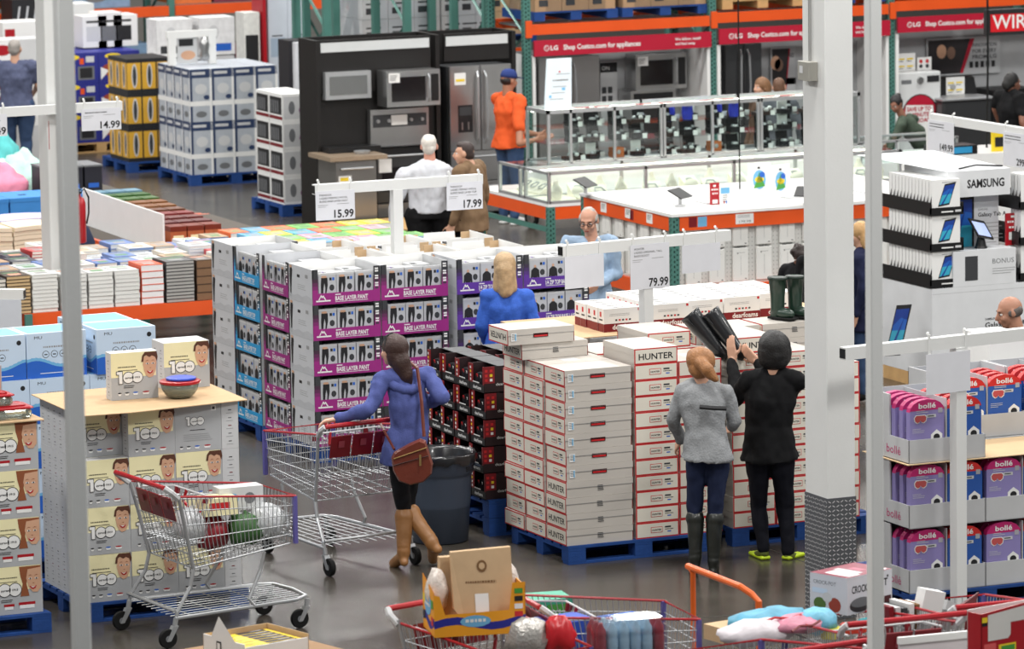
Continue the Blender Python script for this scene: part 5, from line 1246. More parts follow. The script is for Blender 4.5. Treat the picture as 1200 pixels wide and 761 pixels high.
# ---------------------------------------------------------------- goods on the floor at the back left
def floor_stack(x, y, nx, ny, nz, bw_, bd_, bh_, fn, pal, lab, grp, only_vis=True, rz=0, name='goods_box', cat='box'):
    g = G(); fn(g, bw_, bd_, bh_); pr = Proto(tag(g.build(name), lab, cat))
    for k in range(nz):
        for i in range(nx):
            for j in range(ny):
                if False: continue
                pr.put((x+.02+i*(bw_+.004), y+.02+j*(bd_+.004), .141+k*(bh_+.002)), 0, '%s, %s layer down, %s from left, %s row' % (lab, nth(nz-1-k), nth(i), ['front', 'second', 'third', 'fourth'][j]), grp)
def fn_greyblue(g, w_, d_, h_):
    g.box(0, 0, 0, w_, d_, h_, mat('kettle_grey', (176, 182, 190), .5, var=.15, scale=12)); nav = mat('navy_print', (38, 56, 92), .5)
    for O, U, W_ in (((0, 0, 0), (1, 0, 0), w_), ((0, d_, 0), (0, -1, 0), d_)):
        p = Pr(g, O, U, (0, 0, 1)); p.rect(.0, h_-.11, W_, .11, nav, 1); p.rect(.03, h_-.07, W_*.6, .035, offw, 2); p.rect(0, .30*h_, W_*.92, .06, white, 2); p.rect(0, 0, .03, h_, nav, 1)
        p.ell(W_*.5, h_*.62, W_*.28, h_*.1, offw, 2); p.ell(W_*.5, h_*.14, W_*.25, h_*.06, mgrey, 2); p.ell(W_*.75, h_*.46, .04, .03, nav, 3); p.rect(W_-.03, 0, .03, h_, white, 1)
px_, py_ = 20.30, 55.66
blueQ2.put((px_, py_, 0), 0, 'blue pallet under the grey and navy boxes at the back left', 'blue pallets')
floor_stack(px_, py_, 4, 4, 2, .29, .29, .66, fn_greyblue, None, 'grey and navy printed box', 'grey and navy boxes at the back left')
def fn_yb(g, w_, d_, h_):
    g.box(0, 0, 0, w_, d_, h_, ink)
    for O, U, W_ in (((0, 0, 0), (1, 0, 0), w_), ((0, d_, 0), (0, -1, 0), d_)):
        p = Pr(g, O, U, (0, 0, 1)); p.rect(.0, .05, W_*.92, h_-.1, mat('amber_print', (214, 164, 50), .5), 1); p.ell(W_*.5, h_*.5, W_*.2, h_*.36, offw, 2); p.ell(W_*.5, h_*.5, W_*.12, h_*.3, dgrey, 3)
blueQ.put((20.12, 57.5, 0), 0, 'blue pallet under the amber and black boxes at the back left', 'blue pallets')
floor_stack(20.12, 57.5, 3, 3, 3, .20, .24, .44, fn_yb, None, 'amber and black printed box', 'amber and black boxes at the back left')
def fn_ck(g, w_, d_, h_):
    g.box(0, 0, 0, w_, d_, h_, mat('cooker_blue', (34, 40, 130), .5))
    for O, U, W_ in (((0, 0, 0), (1, 0, 0), w_), ((0, d_, 0), (0, -1, 0), d_)):
        p = Pr(g, O, U, (0, 0, 1)); p.ell(W_*.35, h_*.86, W_*.2, h_*.09, yellow, 1); p.rect(W_*.7, h_*.68, W_*.2, h_*.2, offw, 1); p.rect(W_*.5, h_*.1, W_*.4, h_*.45, mgrey, 1); p.rect(W_*.55, h_*.16, W_*.3, h_*.34, ink, 2)
        p.ell(W_*.25, h_*.4, W_*.18, h_*.2, mat('meat_print', (150, 60, 44), .5), 1); p.poly([(W_*.05, .03), (W_*.25, .15), (W_*.05, .2)], white, 2); p.rect(W_*.55, h_*.62, W_*.1, h_*.2, orange, 1)
woodQ.put((20.05, 60.1, 0), 0, 'wooden pallet under the blue cooker boxes', 'wooden pallets')
floor_stack(20.05, 60.1, 2, 2, 3, .58, .48, .40, fn_ck, None, 'dark blue slow cooker box', 'blue slow cooker boxes')
def fn_wb(g, w_, d_, h_):
    g.box(0, 0, 0, w_, d_, h_, white)
    p = Pr(g, (0, d_, 0), (0, -1, 0), (0, 0, 1)); p.rect(.02, .08, d_-.04, h_-.12, ink, 1)
    for k in range(4): p.rect(.05+k*.07, .1, .04, h_-.18, mgrey, 2)
    p.rect(.0, .02, d_, .04, dred, 1); q = Pr(g, (0, 0, 0), (1, 0, 0), (0, 0, 1)); q.rect(.02, .03, w_-.04, h_-.06, offw, 1); q.ell(w_*.3, h_*.5, .04, .08, mgrey, 2); q.ell(w_*.6, h_*.4, .03, .04, mat('violet_print', (130, 40, 120), .5), 2); q.rect(w_*.7, .05, .08, .1, sky, 2)
a = at(328, 250, 0)
for k in range(4):
    for j in range(2):
        g = G(); fn_wb(g, .40, .42, .325); tag(g.build('appliance_box', None, (20.16, 52.1+j*.44, .141+k*.327)), 'white and black appliance box, %s, %s stack left of the espresso wall' % (ordt(3-k, 4), ['front', 'rear'][j]), 'box', 'white and black appliance boxes')
blueQ.put((20.12, 52.06, 0), 0, 'blue pallet at the left foot of the espresso display wall', 'blue pallets')
woodQ.put((20.3, 49.25, 0), 0, 'empty wooden pallet in front of the espresso display wall', 'wooden pallets')
# tall white boxes behind (top, left of the wall)
for i, (px, py, w_, h_, Y_, c, lab) in enumerate(((338, 48, .26, .62, 53.5, (26, 24, 30), 'narrow black printed box behind the white and black stack'), (346, 50, .32, .62, 53.4, (215, 216, 220), 'tall white box with a lamp print beside the espresso display wall'))): 
    a = atY(px, py, Y_); g = G(); m = mat('tall_box_%d' % i, c, .5); g.box(0, 0, 0, w_, .35, a.z, m); p = Pr(g, (0, 0, 0), (1, 0, 0), (0, 0, 1)); p.rect(w_*.6, a.z*.4, .02, a.z*.4, [yellow, dgrey][i], 1); p.rect(w_*.3, a.z*.8, w_*.4, .03, greyp, 1)
    tag(g.build('tall_box', None, (a.x, Y_+i*.0, 0)), lab, 'box')
# far racks with stock across the back
def far_rack(x0, x1, Y, beams, lab, n=3):
    t = empty('pallet_rack', (x0, Y, 0), 0, lab, 'rack', 'far racks'); W_ = x1-x0
    for i in range(n+1):
        for yy in (0, 1):
            g = G(); g.box(i*W_/n-.045, yy, 0, i*W_/n+.045, yy+.08, 5.5, teal); g.build('upright', t)
        g = G(); g.tube([(i*W_/n, .08 if k % 2 else 1.0, .3+k*.6) for k in range(10)], .022, teal, 4)
        g.build('bracing', t)
    for z in beams:
        for i in range(n): g = G(); g.box(i*W_/n+.05, -.02, z, (i+1)*W_/n-.05, .03, z+.14, orange); g.build('beam', t)
far_rack(18.0, 27.5, 63.0, (.2, 1.55, 3.0), 'far pallet rack with orange beams behind the kitchen goods', 4)
far_rack(21.2, 23.3, 53.2, (2.9,), 'teal rack frames standing right behind the espresso display wall', 2)
far_rack(28.0, 40.0, 63.0, (.2, 1.55, 3.0), 'far pallet rack behind the appliance bays', 4)
q = random.Random(21); pal2 = [((200, 198, 190), 'pale'), ((150, 34, 40), 'red'), ((60, 90, 60), 'dark green'), ((190, 150, 110), 'tan'), ((225, 225, 225), 'white'), ((60, 66, 78), 'slate'), ((120, 150, 180), 'blue grey'), ((205, 110, 50), 'orange'), ((110, 40, 60), 'wine'), ((30, 30, 34), 'black')]
def goods(x, y, z, w_, d_, h_, c, nm, where, grp):
    g = G(); g.box(0, 0, 0, w_, d_, h_, mat('far_%s' % nm, c, .6, var=.25, scale=14)); p = Pr(g, (0, 0, 0), (1, 0, 0), (0, 0, 1), .002)
    k = q.randrange(4)
    if k == 0: p.rect(w_*.1, h_*.55, w_*.8, h_*.3, ink, 1); p.ell(w_*.5, h_*.3, w_*.2, h_*.18, mgrey, 1)
    elif k == 1: p.ell(w_*.5, h_*.5, w_*.3, h_*.3, [green, red, yellow][q.randrange(3)], 1); p.rect(w_*.1, h_*.85, w_*.5, h_*.08, ink, 1)
    elif k == 2: p.rect(w_*.08, h_*.1, w_*.4, h_*.75, dgrey, 1); p.rect(w_*.6, h_*.5, w_*.3, h_*.3, red, 1)
    else: p.rect(w_*.1, h_*.1, w_*.8, h_*.2, [blue, red, dgrey][q.randrange(3)], 1); p.ell(w_*.4, h_*.6, w_*.15, h_*.2, offw, 1)
    tag(g.build('goods_box', None, (x, y, z)), '%s printed goods box %s' % (nm, where), 'box', grp)
lev = {0: .345, 1: 1.70, 2: 3.15}
for l in (0, 1, 2):
    x = 18.1; k = 0
    while x < 27.2:
        w_ = q.uniform(.5, 1.05); c, nm = q.choice(pal2)
        for u in (20.375, 22.75, 25.125):
            if x-.06 < u < x+w_+.02: x = u+.07
        goods(x, 63.06, lev[l]+.003, w_-.04, .8, q.uniform(.5, 1.0), c, nm, '%s from left on the %s level of the far rack' % (nth(k), ['bottom', 'middle', 'top'][l]), 'goods on the far rack'); x += w_; k += 1
for i in range(10):
    c, nm = pal2[(i*3) % 10]
    goods(18.1+i*.92, 61.5, .0 if False else .002, .8, .7, q.uniform(.95, 1.35), c, nm, 'on the floor before the far rack, %s from left' % nth(i), 'goods before the far rack')
# white boxes (top layer, behind cooker boxes) and vegetable print boxes
for i in range(4):
    a = atY(88+i*18, 62, 61.0+.0); g = G(); g.box(0, 0, 0, .34, .4, .42+.04*(i % 2), white); p = Pr(g, (0, 0, 0), (1, 0, 0), (0, 0, 1)); p.rect(.05, .08, .2, .2, [offw, mgrey, ink, offw][i], 1); p.rect(.05, .33, .2, .03, ink, 1)
    tag(g.build('kitchen_box', None, (a.x, 60.15+.5, 1.365)), 'white kitchen box on the blue cooker stack, %s from left' % nth(i), 'box', 'white kitchen boxes') if i < 3 else None
vegs = [green, orange, red, yellow]
for i in range(2):
    for k in range(3):
        g = G(); w_, h_ = .62, .42; g.box(0, 0, 0, w_, .5, h_, offw); p = Pr(g, (0, 0, 0), (1, 0, 0), (0, 0, 1))
        for j in range(10): p.ell(q.uniform(.08, w_-.08), q.uniform(.06, h_-.1), q.uniform(.03, .06), q.uniform(.03, .05), vegs[q.randrange(4)], 1+j*.2, 8)
        p.rect(.05, h_-.07, .3, .04, ink, 4)
        tag(g.build('juicer_box', None, (21.0+i*.66, 59.3, .003+k*.43)), 'white box with vegetable print, %s in the %s stack behind the amber boxes' % (ordt(2-k, 3), ['left', 'right'][i]), 'box', 'vegetable print boxes')
for i in range(2): goods(21.2+i*.6, 59.32, 1.30, .5, .4, .5, (226, 226, 226), 'white', 'on top of the vegetable print stacks, %s' % ['left', 'right'][i], 'white boxes on the vegetable stacks')
# arch display on the grey navy stack
a = atY(201, 70, 56.2); b = atY(256, 35, 56.2); zt = .141+2*.662+.002
t = empty('arch_display', (a.x, 56.3, zt), 0, 'white arched display frame with a hanging mixer on the grey and navy boxes', 'display frame'); W_ = b.x-a.x; H_ = b.z-zt
g = G(); g.box(0, 0, 0, .10, .05, H_*.8, white); g.box(W_-.10, 0, 0, W_, .05, H_*.8, white); g.box(-.02, 0, H_*.8, W_+.02, .05, H_, white); g.build('frame', t)
g = G(); g.box(.13, .03, .02, W_*.62, .045, H_*.78, offw); p = Pr(g, (.13, .03, .02), (1, 0, 0), (0, 0, 1)); p.rect(.02, H_*.5, W_*.3, .09, ink, 1); p.ell(.14, .1, .1, .06, skin_p, 1); g.build('picture_card', t)
g = G(); g.lathe([(.05, 0), (.07, .05), (.05, .12), (.07, .2), (.04, .3)], steel, 12, (W_*.75, .0, H_*.1)); g.build('mixer', t, smooth=True)
# two tall white appliances/cartons with red panel behind the stack
for i in range(2):
    a = atY(315+i*23, 60, 58.0); g = G(); g.box(0, 0, 0, .27, .4, 2.6, mat('pale_carton', (200, 208, 218), .5)); p = Pr(g, (0, 0, 0), (1, 0, 0), (0, 0, 1)); p.rect(.03, 1.35, .2, .25, mat('steel_print', (160, 178, 196), .5), 1); p.rect(.05, 1.62, .15, .015, ink, 1); p.rect(.06, 2.2, .12, .02, ink, 1)
    tag(g.build('tall_carton', None, (a.x, 58.0, 0)), 'tall pale blue carton left of the display wall, %s' % ['left one', 'right one'][i], 'box', 'tall pale cartons')
a = atY(309, 60, 57.9); g = G(); g.box(0, 0, 0, .045, .4, 2.6, red); tag(g.build('red_board', None, (a.x, 57.9, 0)), 'thin bright red upright panel beside the tall pale cartons', 'panel')
goods(a.x-.25, 57.95, .002, .22, .3, 1.95, (220, 220, 215), 'cream', 'left of the red panel', None)
# wrapped white loads behind the display wall
stock('pallet_load', 'white cartons in stretch film on a blue pallet, behind the espresso display wall', atY(424, 40, 55).x, 55.0, 1.62, 1.1, .9, .9, offw, blueP, None, True)
stock('pallet_load', 'pale cartons in stretch film, second load behind the espresso display wall', atY(478, 40, 55).x+.45, 55.0, 1.62, .75, .9, .9, offw, blueP, None, True)
stock('pallet_load', 'tan cartons standing behind the teal frames at the top middle', atY(548, 35, 55.2).x, 55.3, 1.62, 1.0, .9, .9, card, blueP, None, False)
far_rack(22.0, 24.6, 54.9, (1.45, ), 'pallet rack carrying wrapped cartons behind the display wall', 2)
# red and white stands behind the man in the striped shirt
def wstand(px0, px1, py0, Y, c, lab, pr=None):
    a = atY(px0, py0, Y); b = atY(px1, py0, Y); g = G(); g.box(0, 0, 0, b.x-a.x, .5, a.z, c); p = Pr(g, (0, 0, 0), (1, 0, 0), (0, 0, 1), .002)
    if pr: pr(p, b.x-a.x, a.z)
    tag(g.build('display_stand', None, (a.x, Y, 0)), lab, 'display stand')
wstand(3, 50, 27, 60.5, white, 'white display stand with red panels behind the man in the striped shirt', lambda p, w_, h_: (p.rect(w_*.05, h_*.5, w_*.25, h_*.45, red, 1), p.rect(w_*.5, h_*.78, w_*.3, h_*.1, red, 1), [p.ell(w_*.1, h_*(.55+k*.12), .05, .03, white, 2) for k in range(3)]))
wstand(12, 53, 47, 59.4, offw, 'pale appliance box stack right in front of the striped shirt man', lambda p, w_, h_: p.rect(w_*.5, h_*.3, w_*.4, h_*.5, white, 1))
wstand(-20, 12, 48, 58.7, white, 'white stand with red round prints at the left edge', lambda p, w_, h_: [p.ell(w_*.7, h_*(.4+k*.13), .12, .07, red, 1) for k in range(5)])
wstand(84, 110, 5, 62.2, white, 'white trash can display at the top left', lambda p, w_, h_: p.rect(w_*.12, h_*.5, w_*.55, h_*.42, ink, 1))
wstand(14, 52, 0, 62.4, ink, 'dark printed stand at the top left edge', lambda p, w_, h_: [p.poly([(w_*.1+k*.12, h_*.8), (w_*.16+k*.12, h_*.8), (w_*.26+k*.12, h_*.95), (w_*.2+k*.12, h_*.95)], offw, 1) for k in range(4)])
# ================================================================ TABLET DISPLAY (right)
SX, SY_ = 20.42, 36.85
def tabface(p, a, b, s, tilt=0, L=1):
    """tablet picture: black slab with blue screen, sheared"""
    w_, h_ = .11*s, .19*s; k = tilt
    P_ = lambda u, v: (a+u*w_+v*h_*k, b+v*h_+u*w_*k*.35)
    p.poly([P_(0, 0), P_(1, 0), P_(1, 1), P_(0, 1)], ink, L)
    m1, m2, m3 = mat('screen_blue', (40, 100, 190), .3), mat('screen_teal', (60, 170, 200), .3), mat('screen_deep', (34, 66, 150), .3)
    p.poly([P_(.07, .08), P_(.93, .08), P_(.93, .5), P_(.07, .5)], m2, L+1); p.poly([P_(.07, .5), P_(.93, .5), P_(.93, .92), P_(.07, .92)], m1, L+1)
    p.poly([P_(.2, .08), P_(.4, .08), P_(.6, .5), P_(.75, .8), P_(.5, .5)], m3, L+2); p.poly([P_(.07, .6), P_(.5, .75), P_(.93, .7), P_(.93, .92), P_(.07, .92)], m3, L+2)
tw = empty('tablet_tower', (SX, SY_, 0), 0, 'white tablet display tower with SAMSUNG header above its base bin', 'display')
def sp_(px, py): v = atY(px, py, SY_); return v.x-SX, v.z
wcard = mat('tower_white', (214, 216, 218), .5)
xr = sp_(1196, 340)[0]; zbase = sp_(1095, 339)[1]
g = G(); g.box(0, 0, .12, xr+.5, 1.3, zbase, wcard)
p = Pr(g, (0, 0, .12), (1, 0, 0), (0, 0, 1)); p.text('SAMSUNG', .54, .33+.15, .02, ink, 1, w=.13, bold=.02); p.text('Galaxy Tab A', .54, .26+.15, .05, ink, 1, w=.42, bold=.02)
p.rect(0, zbase-.17, xr+.5, .002, greyp, 1)
tabface(p, .92, .08, 1.9, .55); p.lines(.55, .33, .3, 2, .03, .008, greyp, 1)
q = Pr(g, (0, 1.3, .12), (0, -1, 0), (0, 0, 1)); q.text('Galaxy Tab A', .02, .33, .05, ink, 1, w=.35, bold=.02); tabface(q, .42, .08, 2.6, .45)
tabface(p, .02, .02, 1.0, .3) if False else None
g.build('base_bin', tw)
# header tower core
xa = sp_(1119, 120)[0]; xb = sp_(1187, 120)[0]; zt = sp_(1119, 192)[1]
zt = sp_(1120, 203)[1]; zh = sp_(1120, 216)[1]; z1_ = sp_(1120, 298)[1]
g = G(); g.box(xa+.02, .26, zbase+.001, xb, .9, zt-.24, wcard); p = Pr(g, (xa+.02, .26, zbase), (1, 0, 0), (0, 0, 1)); Wc = xb-xa-.02
tabface(p, .0, .24, 2.9, 0); p.text('SAMSUNG', .36, .64, .018, ink, 1, w=.1); p.text('Galaxy Tab A', .36, .585, .036, ink, 1, w=.29, bold=.02); p.lines(.36, .52, .3, 6, .035, .006, greyp, 1, 3)
g.build('centre_panel', tw)
g = G(); g.box(xa-.02, .10, zt-.235, xb+.03, .9, zt, wcard); p = Pr(g, (xa-.02, .10, zt-.235), (1, 0, 0), (0, 0, 1)); p.text('SAMSUNG', .20, .08, .075, ink, 1, w=.38, bold=.03)
g.mesh([(xa-.02, .10, zt+.001), (xb+.03, .10, zt+.001), (xb-.1, 1.3, zt+.06), (xa-.3, 1.3, zt+.06)], [(0, 1, 2, 3)], wcard); g.tube([(xa+.15, .2, zt+.012), (xa+.35, .24, zt+.03), (xa+.6, .2, zt+.012)], .008, ink, 4)
g.build('header', tw)
g = G(); g.box(xa-.02, -.0, zbase+.001, xb+.03, .255, zbase+.32, wcard); p = Pr(g, (xa-.02, 0, zbase), (1, 0, 0), (0, 0, 1)); p.rect(.12, .05, .13, .22, dgrey, 1); p.text('BONUS', .40, .19, .045, mgrey, 1, w=.22); p.lines(.40, .14, .25, 3, .022, .006, greyp, 1)
g.build('bonus_step', tw)
def shelfgroup(ox, oy, name_side, ncol, mirror=False):
    H_ = (zt-zbase-.12)/3
    for r in range(3):
        z = zbase+.03+r*(H_+.02)
        g = G(); x0_, x1_ = ox, ox+.315
        g.box(x0_-.012, oy-.014, z-.02, x1_+.012, oy+1.0, z-.004, black); g.box(x0_-.012, oy-.014, z-.004, x0_, oy+1.0, z+.10, black); g.box(x0_-.012, oy-.014, z-.004, x1_+.012, oy-.002, z+.05, black); g.box(x1_, oy-.014, z-.004, x1_+.012, oy+1.0, z+.09, black)
        Pr(g, (x0_, oy-.0145, z), (1, 0, 0), (0, 0, 1)).rect(.1, .005, .12, .012, white, 1); Pr(g, (x0_, oy-.0145, z), (1, 0, 0), (0, 0, 1)).rect(.24, .005, .06, .02, offw, 1)
        g.build('shelf_tray', tw, (-0, 0, 0))
        for k in range(ncol):
            yield r, k, (SX+ox+.015, SY_+oy+.004+k*.062, z-.003), H_
def tabbox(H_):
    g = G(); w_, d_, h_ = .285, .055, min(.34, H_-.0); g.box(0, 0, 0, w_, d_, h_, white); p = Pr(g, (0, 0, 0), (1, 0, 0), (0, 0, 1)); tabface(p, .06, .06, 1.05, .35); p.lines(.1, h_-.03, .16, 1, .01, .006, greyp, 1)
    q = Pr(g, (0, d_, 0), (0, -1, 0), (0, 0, 1)); q.poly([(.02, .1), (.05, .1), (.05, .16)], ink, 1); q.rect(.005, .02, .002, h_-.04, greyp, 1)
    return Proto(tag(g.build('tablet_box'), 'b', 'box'))
tb = None
for side, (ox, oy, nm) in enumerate(((.0, .02, 'left'), (xb+.08, .02, 'right'))):
    for r, k, loc_, H_ in list(shelfgroup(ox, oy, nm, 13 if side == 0 else 3)):
        if tb is None: tb = tabbox(H_)
        tb.put(loc_, R(rnd.uniform(-.4, .4)), 'white boxed tablet, %s from front, %s tray, tower %s side' % (nth(k), ['lowest', 'middle', 'top'][r], nm), 'boxed tablets in the tower trays')
# display tablet and red card on the step
p_ = (SX+xa+.33, SY_+.12, zbase+.322); t = empty('display_tablet', p_, R(20), 'small demo tablet tilted on a black stand in front of the tower', 'tablet')
g = G(); g.lathe([(.06, 0), (.05, .02), (.03, .10)], black, 10); g.build('stand', t); g = G(); g.cbox((0, 0, .17), (.28, .012, .2), black, (R(-38), R(12), R(10))); g.cbox((0, -.007, .17), (.23, .003, .15), mat('lit_screen', (170, 185, 230), .2, emit=.5), (R(-38), R(12), R(10))); g.build('screen', t)
g = G(); g.box(0, 0, 0, .14, .02, .29, red); p = Pr(g, (0, 0, 0), (1, 0, 0), (0, 0, 1)); p.rect(.03, .05, .08, .07, white, 1); p.gk(.015, .2, .11, .03, white, 1); p.gk(.03, .15, .08, .03, white, 1); p.rect(.05, .25, .04, .02, white, 1)
tag(g.build('leaflet_card', None, (SX+xa+.60, SY_+.14, zbase+.322)), 'red leaflet card beside the demo tablet in front of the tower', 'card')
t = empty('pen_stand', (SX+xa+.30, SY_-.02+.03, zbase+.322), 0, 'x', 'x') if False else None
g = G(); g.box(0, 0, 0, 1.6, 1.3, .118, wood); tag(g.build('pallet_platform', None, (SX, SY_, 0)), 'wooden platform under the white tablet display base', 'pallet')
# glass case corner behind the tower, with jewellery
a = at(1036, 176, 1.0)
t = empty('glass_case', (a.x-.3, a.y, 0), 0, 'glass topped case behind the tablet tower, in front of the woman in green', 'display case')
g = G(); g.box(0, 0, 0, 1.25, .6, .85, laminate); g.build('cabinet', t); g = G()
for x in (0, .45, 1.22): g.box(x, 0, .851, x+.025, .025, 1.1, alu); g.box(x, .57, .851, x+.025, .595, 1.1, alu)
g.box(0, 0, 1.08, 1.25, .03, 1.105, alu); g.box(0, .57, 1.08, 1.25, .6, 1.105, alu); g.build('metal_frame', t)
g = G(); g.box(.02, .03, 1.09, 1.23, .57, 1.096, glass); g.box(.02, .008, .86, 1.23, .012, 1.08, glass); g.build('glass_pane', t)
# electronics table behind tower to the right
a = at(1105, 185, .95)
g = G(); g.box(0, 0, 0, 3.0, .8, .93, laminate); tag(g.build('counter_block', None, (a.x, a.y+.3, 0)), 'low white counter behind the tablet tower under the 299.99 sign', 'counter')
g = G(); g.box(0, 0, 0, .52, .3, .10, black); p = Pr(g, (0, 0, 0), (1, 0, 0), (0, 0, 1)); p.rect(.03, .015, .1, .07, red, 1); p.rect(.15, .015, .3, .07, mat('cyan_screen', (50, 150, 200), .4), 1)
tag(g.build('game_box', None, (a.x+.1, a.y+.32, .932)), 'flat black box with red and blue front on the low white counter', 'box')
g = G(); g.box(0, 0, 0, .3, .02, .22, yellow); g.box(.04, -.002, .05, .24, -.0005, .16, ink); tag(g.build('yellow_card', None, (a.x+.85, a.y+.4, .932)), 'yellow and black card standing on the low white counter', 'card')
# 149.99 / 299.99 sign, running in depth
s0 = at(1092, 143, 2.0); s1 = at(1210, 162, 2.0); L_ = (s1-s0).length; az = math.atan2(s1.y-s0.y, s1.x-s0.x)
price_sign(s0.x, s0.y, 2.0, 0, L_, az, 0, [(.0, .48, .30, .0, ['~', '~'], '149.99'), (1.38, .5, .32, .0, ['~', '~'], '299.99')], 'white price sign stand reading 149.99 and 299.99 behind the tablet tower')
# ================================================================ GOGGLE PACKAGES
GOX, GOY = 15.52, 28.34
lil = mat('lilac_pack', (140, 130, 184), .5, var=.06); bl2 = mat('blue_pack', (38, 86, 166), .5, var=.06); fu = mat('fuchsia_header', (186, 30, 104), .5); rd2 = mat('red_header', (206, 40, 36), .5)
gw, gh = .272, .305
def goggle(body, head, seed):
    t = empty('goggle_package', (0, 0, 0), 0, 'g', 'package'); g = G(); d_ = .05
    prof = [(0, 0), (gw, 0), (gw, gh*.72), (gw*.97, gh*.82), (gw*.88, gh*.91), (gw*.74, gh*.97), (gw*.5, gh), (gw*.26, gh*.97), (gw*.12, gh*.91), (gw*.03, gh*.82), (0, gh*.72)]
    n = len(prof); vs = [(x, 0, z) for x, z in prof]+[(x, d_, z) for x, z in prof]
    g.mesh(vs, [tuple(range(n)), tuple(range(2*n-1, n-1, -1))], body); 
    g.mesh(vs, [((i+1) % n, i, n+i, n+(i+1) % n) for i in range(n)], body)
    g.mesh([(x, y-.0005 if y == 0 else y+.0005, z+.0008) for x, y, z in vs], [((i+1) % n, i, n+i, n+(i+1) % n) for i in range(2, n-1)], head)
    p = Pr(g, (0, 0, 0), (1, 0, 0), (0, 0, 1)); p.poly([(0, gh*.75), (gw, gh*.75), (gw*.97, gh*.82), (gw*.88, gh*.91), (gw*.74, gh*.97), (gw*.5, gh), (gw*.26, gh*.97), (gw*.12, gh*.91), (gw*.03, gh*.82)], head, 1)
    p.text('bollé', gw*.5, gh*.80, .036, white, 2, w=.135, al='c', bold=.025)
    gl = [(.03, .18), (.045, .20), (.12, .20), (.135, .185), (.13, .155), (.11, .14), (.092, .145), (.083, .16), (.074, .145), (.055, .138), (.035, .155)]
    p.poly([(x-.083+.083 if False else x, z) for x, z in gl], white, 2); p.poly([(.083+(x-.083)*.88, .171+(z-.171)*.82) for x, z in gl], mat('goggle_lens', (190, 84, 84), .2), 3)
    p.rect(.13, .176, .075, .022, offw, 2); p.rect(.14, .184, .05, .007, dgrey, 3); p.rect(gw-.05, .205, .034, .034, mat('tag_pale', (170, 170, 176), .5), 2)
    p.lines(.05, .225, .10, 2, .012, .004, offw, 2, seed); p.lines(.02, .10, .1, 3, .012, .003, offw, 2, seed)
    a, b, r = gw-.062, .045, .045
    p.poly([(a-r, b-.04), (a+r, b-.04), (a+r, b+.012), (a, b+.045), (a-r, b+.012)], white, 2); p.ell(a, b-.008, .026, .024, ink, 3)
    g.build('carton', t); return Proto(t)
gP, gB = goggle(lil, fu, 1), goggle(bl2, rd2, 2)
ctn = mat('tray_grey', (190, 191, 192), .6)
def gtray(words):
    t = empty('goggle_tray', (0, 0, 0), 0, 't', 'tray'); g = G(); W_, D_, H_ = .60, .62, .165
    g.box(0, 0, 0, W_, D_, .006, ctn); g.box(.01, .01, .006, W_-.01, D_-.01, .133, card); g.box(0, 0, 0, W_, .006, H_, ctn); g.box(0, D_-.006, 0, W_, D_, H_+.28, ctn); g.box(0, 0, 0, .006, D_, H_, ctn); g.box(W_-.006, 0, 0, W_, D_, H_, ctn)
    g.box(W_*.5-.003, .01, 0, W_*.5+.003, D_, H_+.27, ctn)
    for x in (0, W_-.012): g.box(x, D_*.45, H_, x+.012, D_, H_+.285, ctn)
    q = Pr(g, (0, D_, 0), (0, -1, 0), (0, 0, 1)); q.text('bollé', .30, .045, .06, fu, 1, w=.2)
    g.build('tray', t); return Proto(t)
gt = gtray('b')
GH = .455
for l in range(3):
    for c in range(3):
        z = .141+l*(GH+.0)+ (0); x = GOX+c*.603
        if l == 2 and c >= 1: continue
        gt.put((x, GOY, z), 0, 'grey goggle tray, %s level, %s column of the goggle display' % (['lowest', 'middle', 'upper'][l], COLN[c]), 'grey goggle trays')
        for k in range(2):
            pr = gP if (k == 0) else gB
            if c == 1: pr = gB if k == 0 and l < 2 and False else (gP if k == 0 else gB)
            for d_ in range(5 if l == 2 else 3):
                py = gP if (k == 0 or d_ == 9) else gB
                py.put((x+.014+k*.293, GOY+.012+d_*.105, z+.135), R(rnd.uniform(-1.5, 1.5)), '%s goggle package, %s from front, %s side, %s tray, %s column' % (['lilac', 'blue'][0 if py is gP else 1], nth(d_), ['left', 'right'][k], ['lowest', 'middle', 'upper'][l], COLN[c]), 'goggle packages')
    if l < 2:
        g = G(); g.box(GOX-.02, GOY-.02, .141+(l+1)*GH-.006, GOX+1.83, GOY+.64, .141+(l+1)*GH-.0005, mat('shelf_tan', (206, 178, 140), .7)) if l == 1 else g.box(GOX+.01, GOY+.02, .141+(l+1)*GH-.004, GOX+1.80, GOY+.60, .141+(l+1)*GH-.001, ctn)
        tag(g.build('layer_sheet'), ['thin grey sheet between the lower goggle trays', 'tan cardboard shelf under the upper goggle trays'][l], 'cardboard')
blueQ2.put((GOX, GOY-.02, 0), 0, 'blue pallet under the goggle display', 'blue pallets')
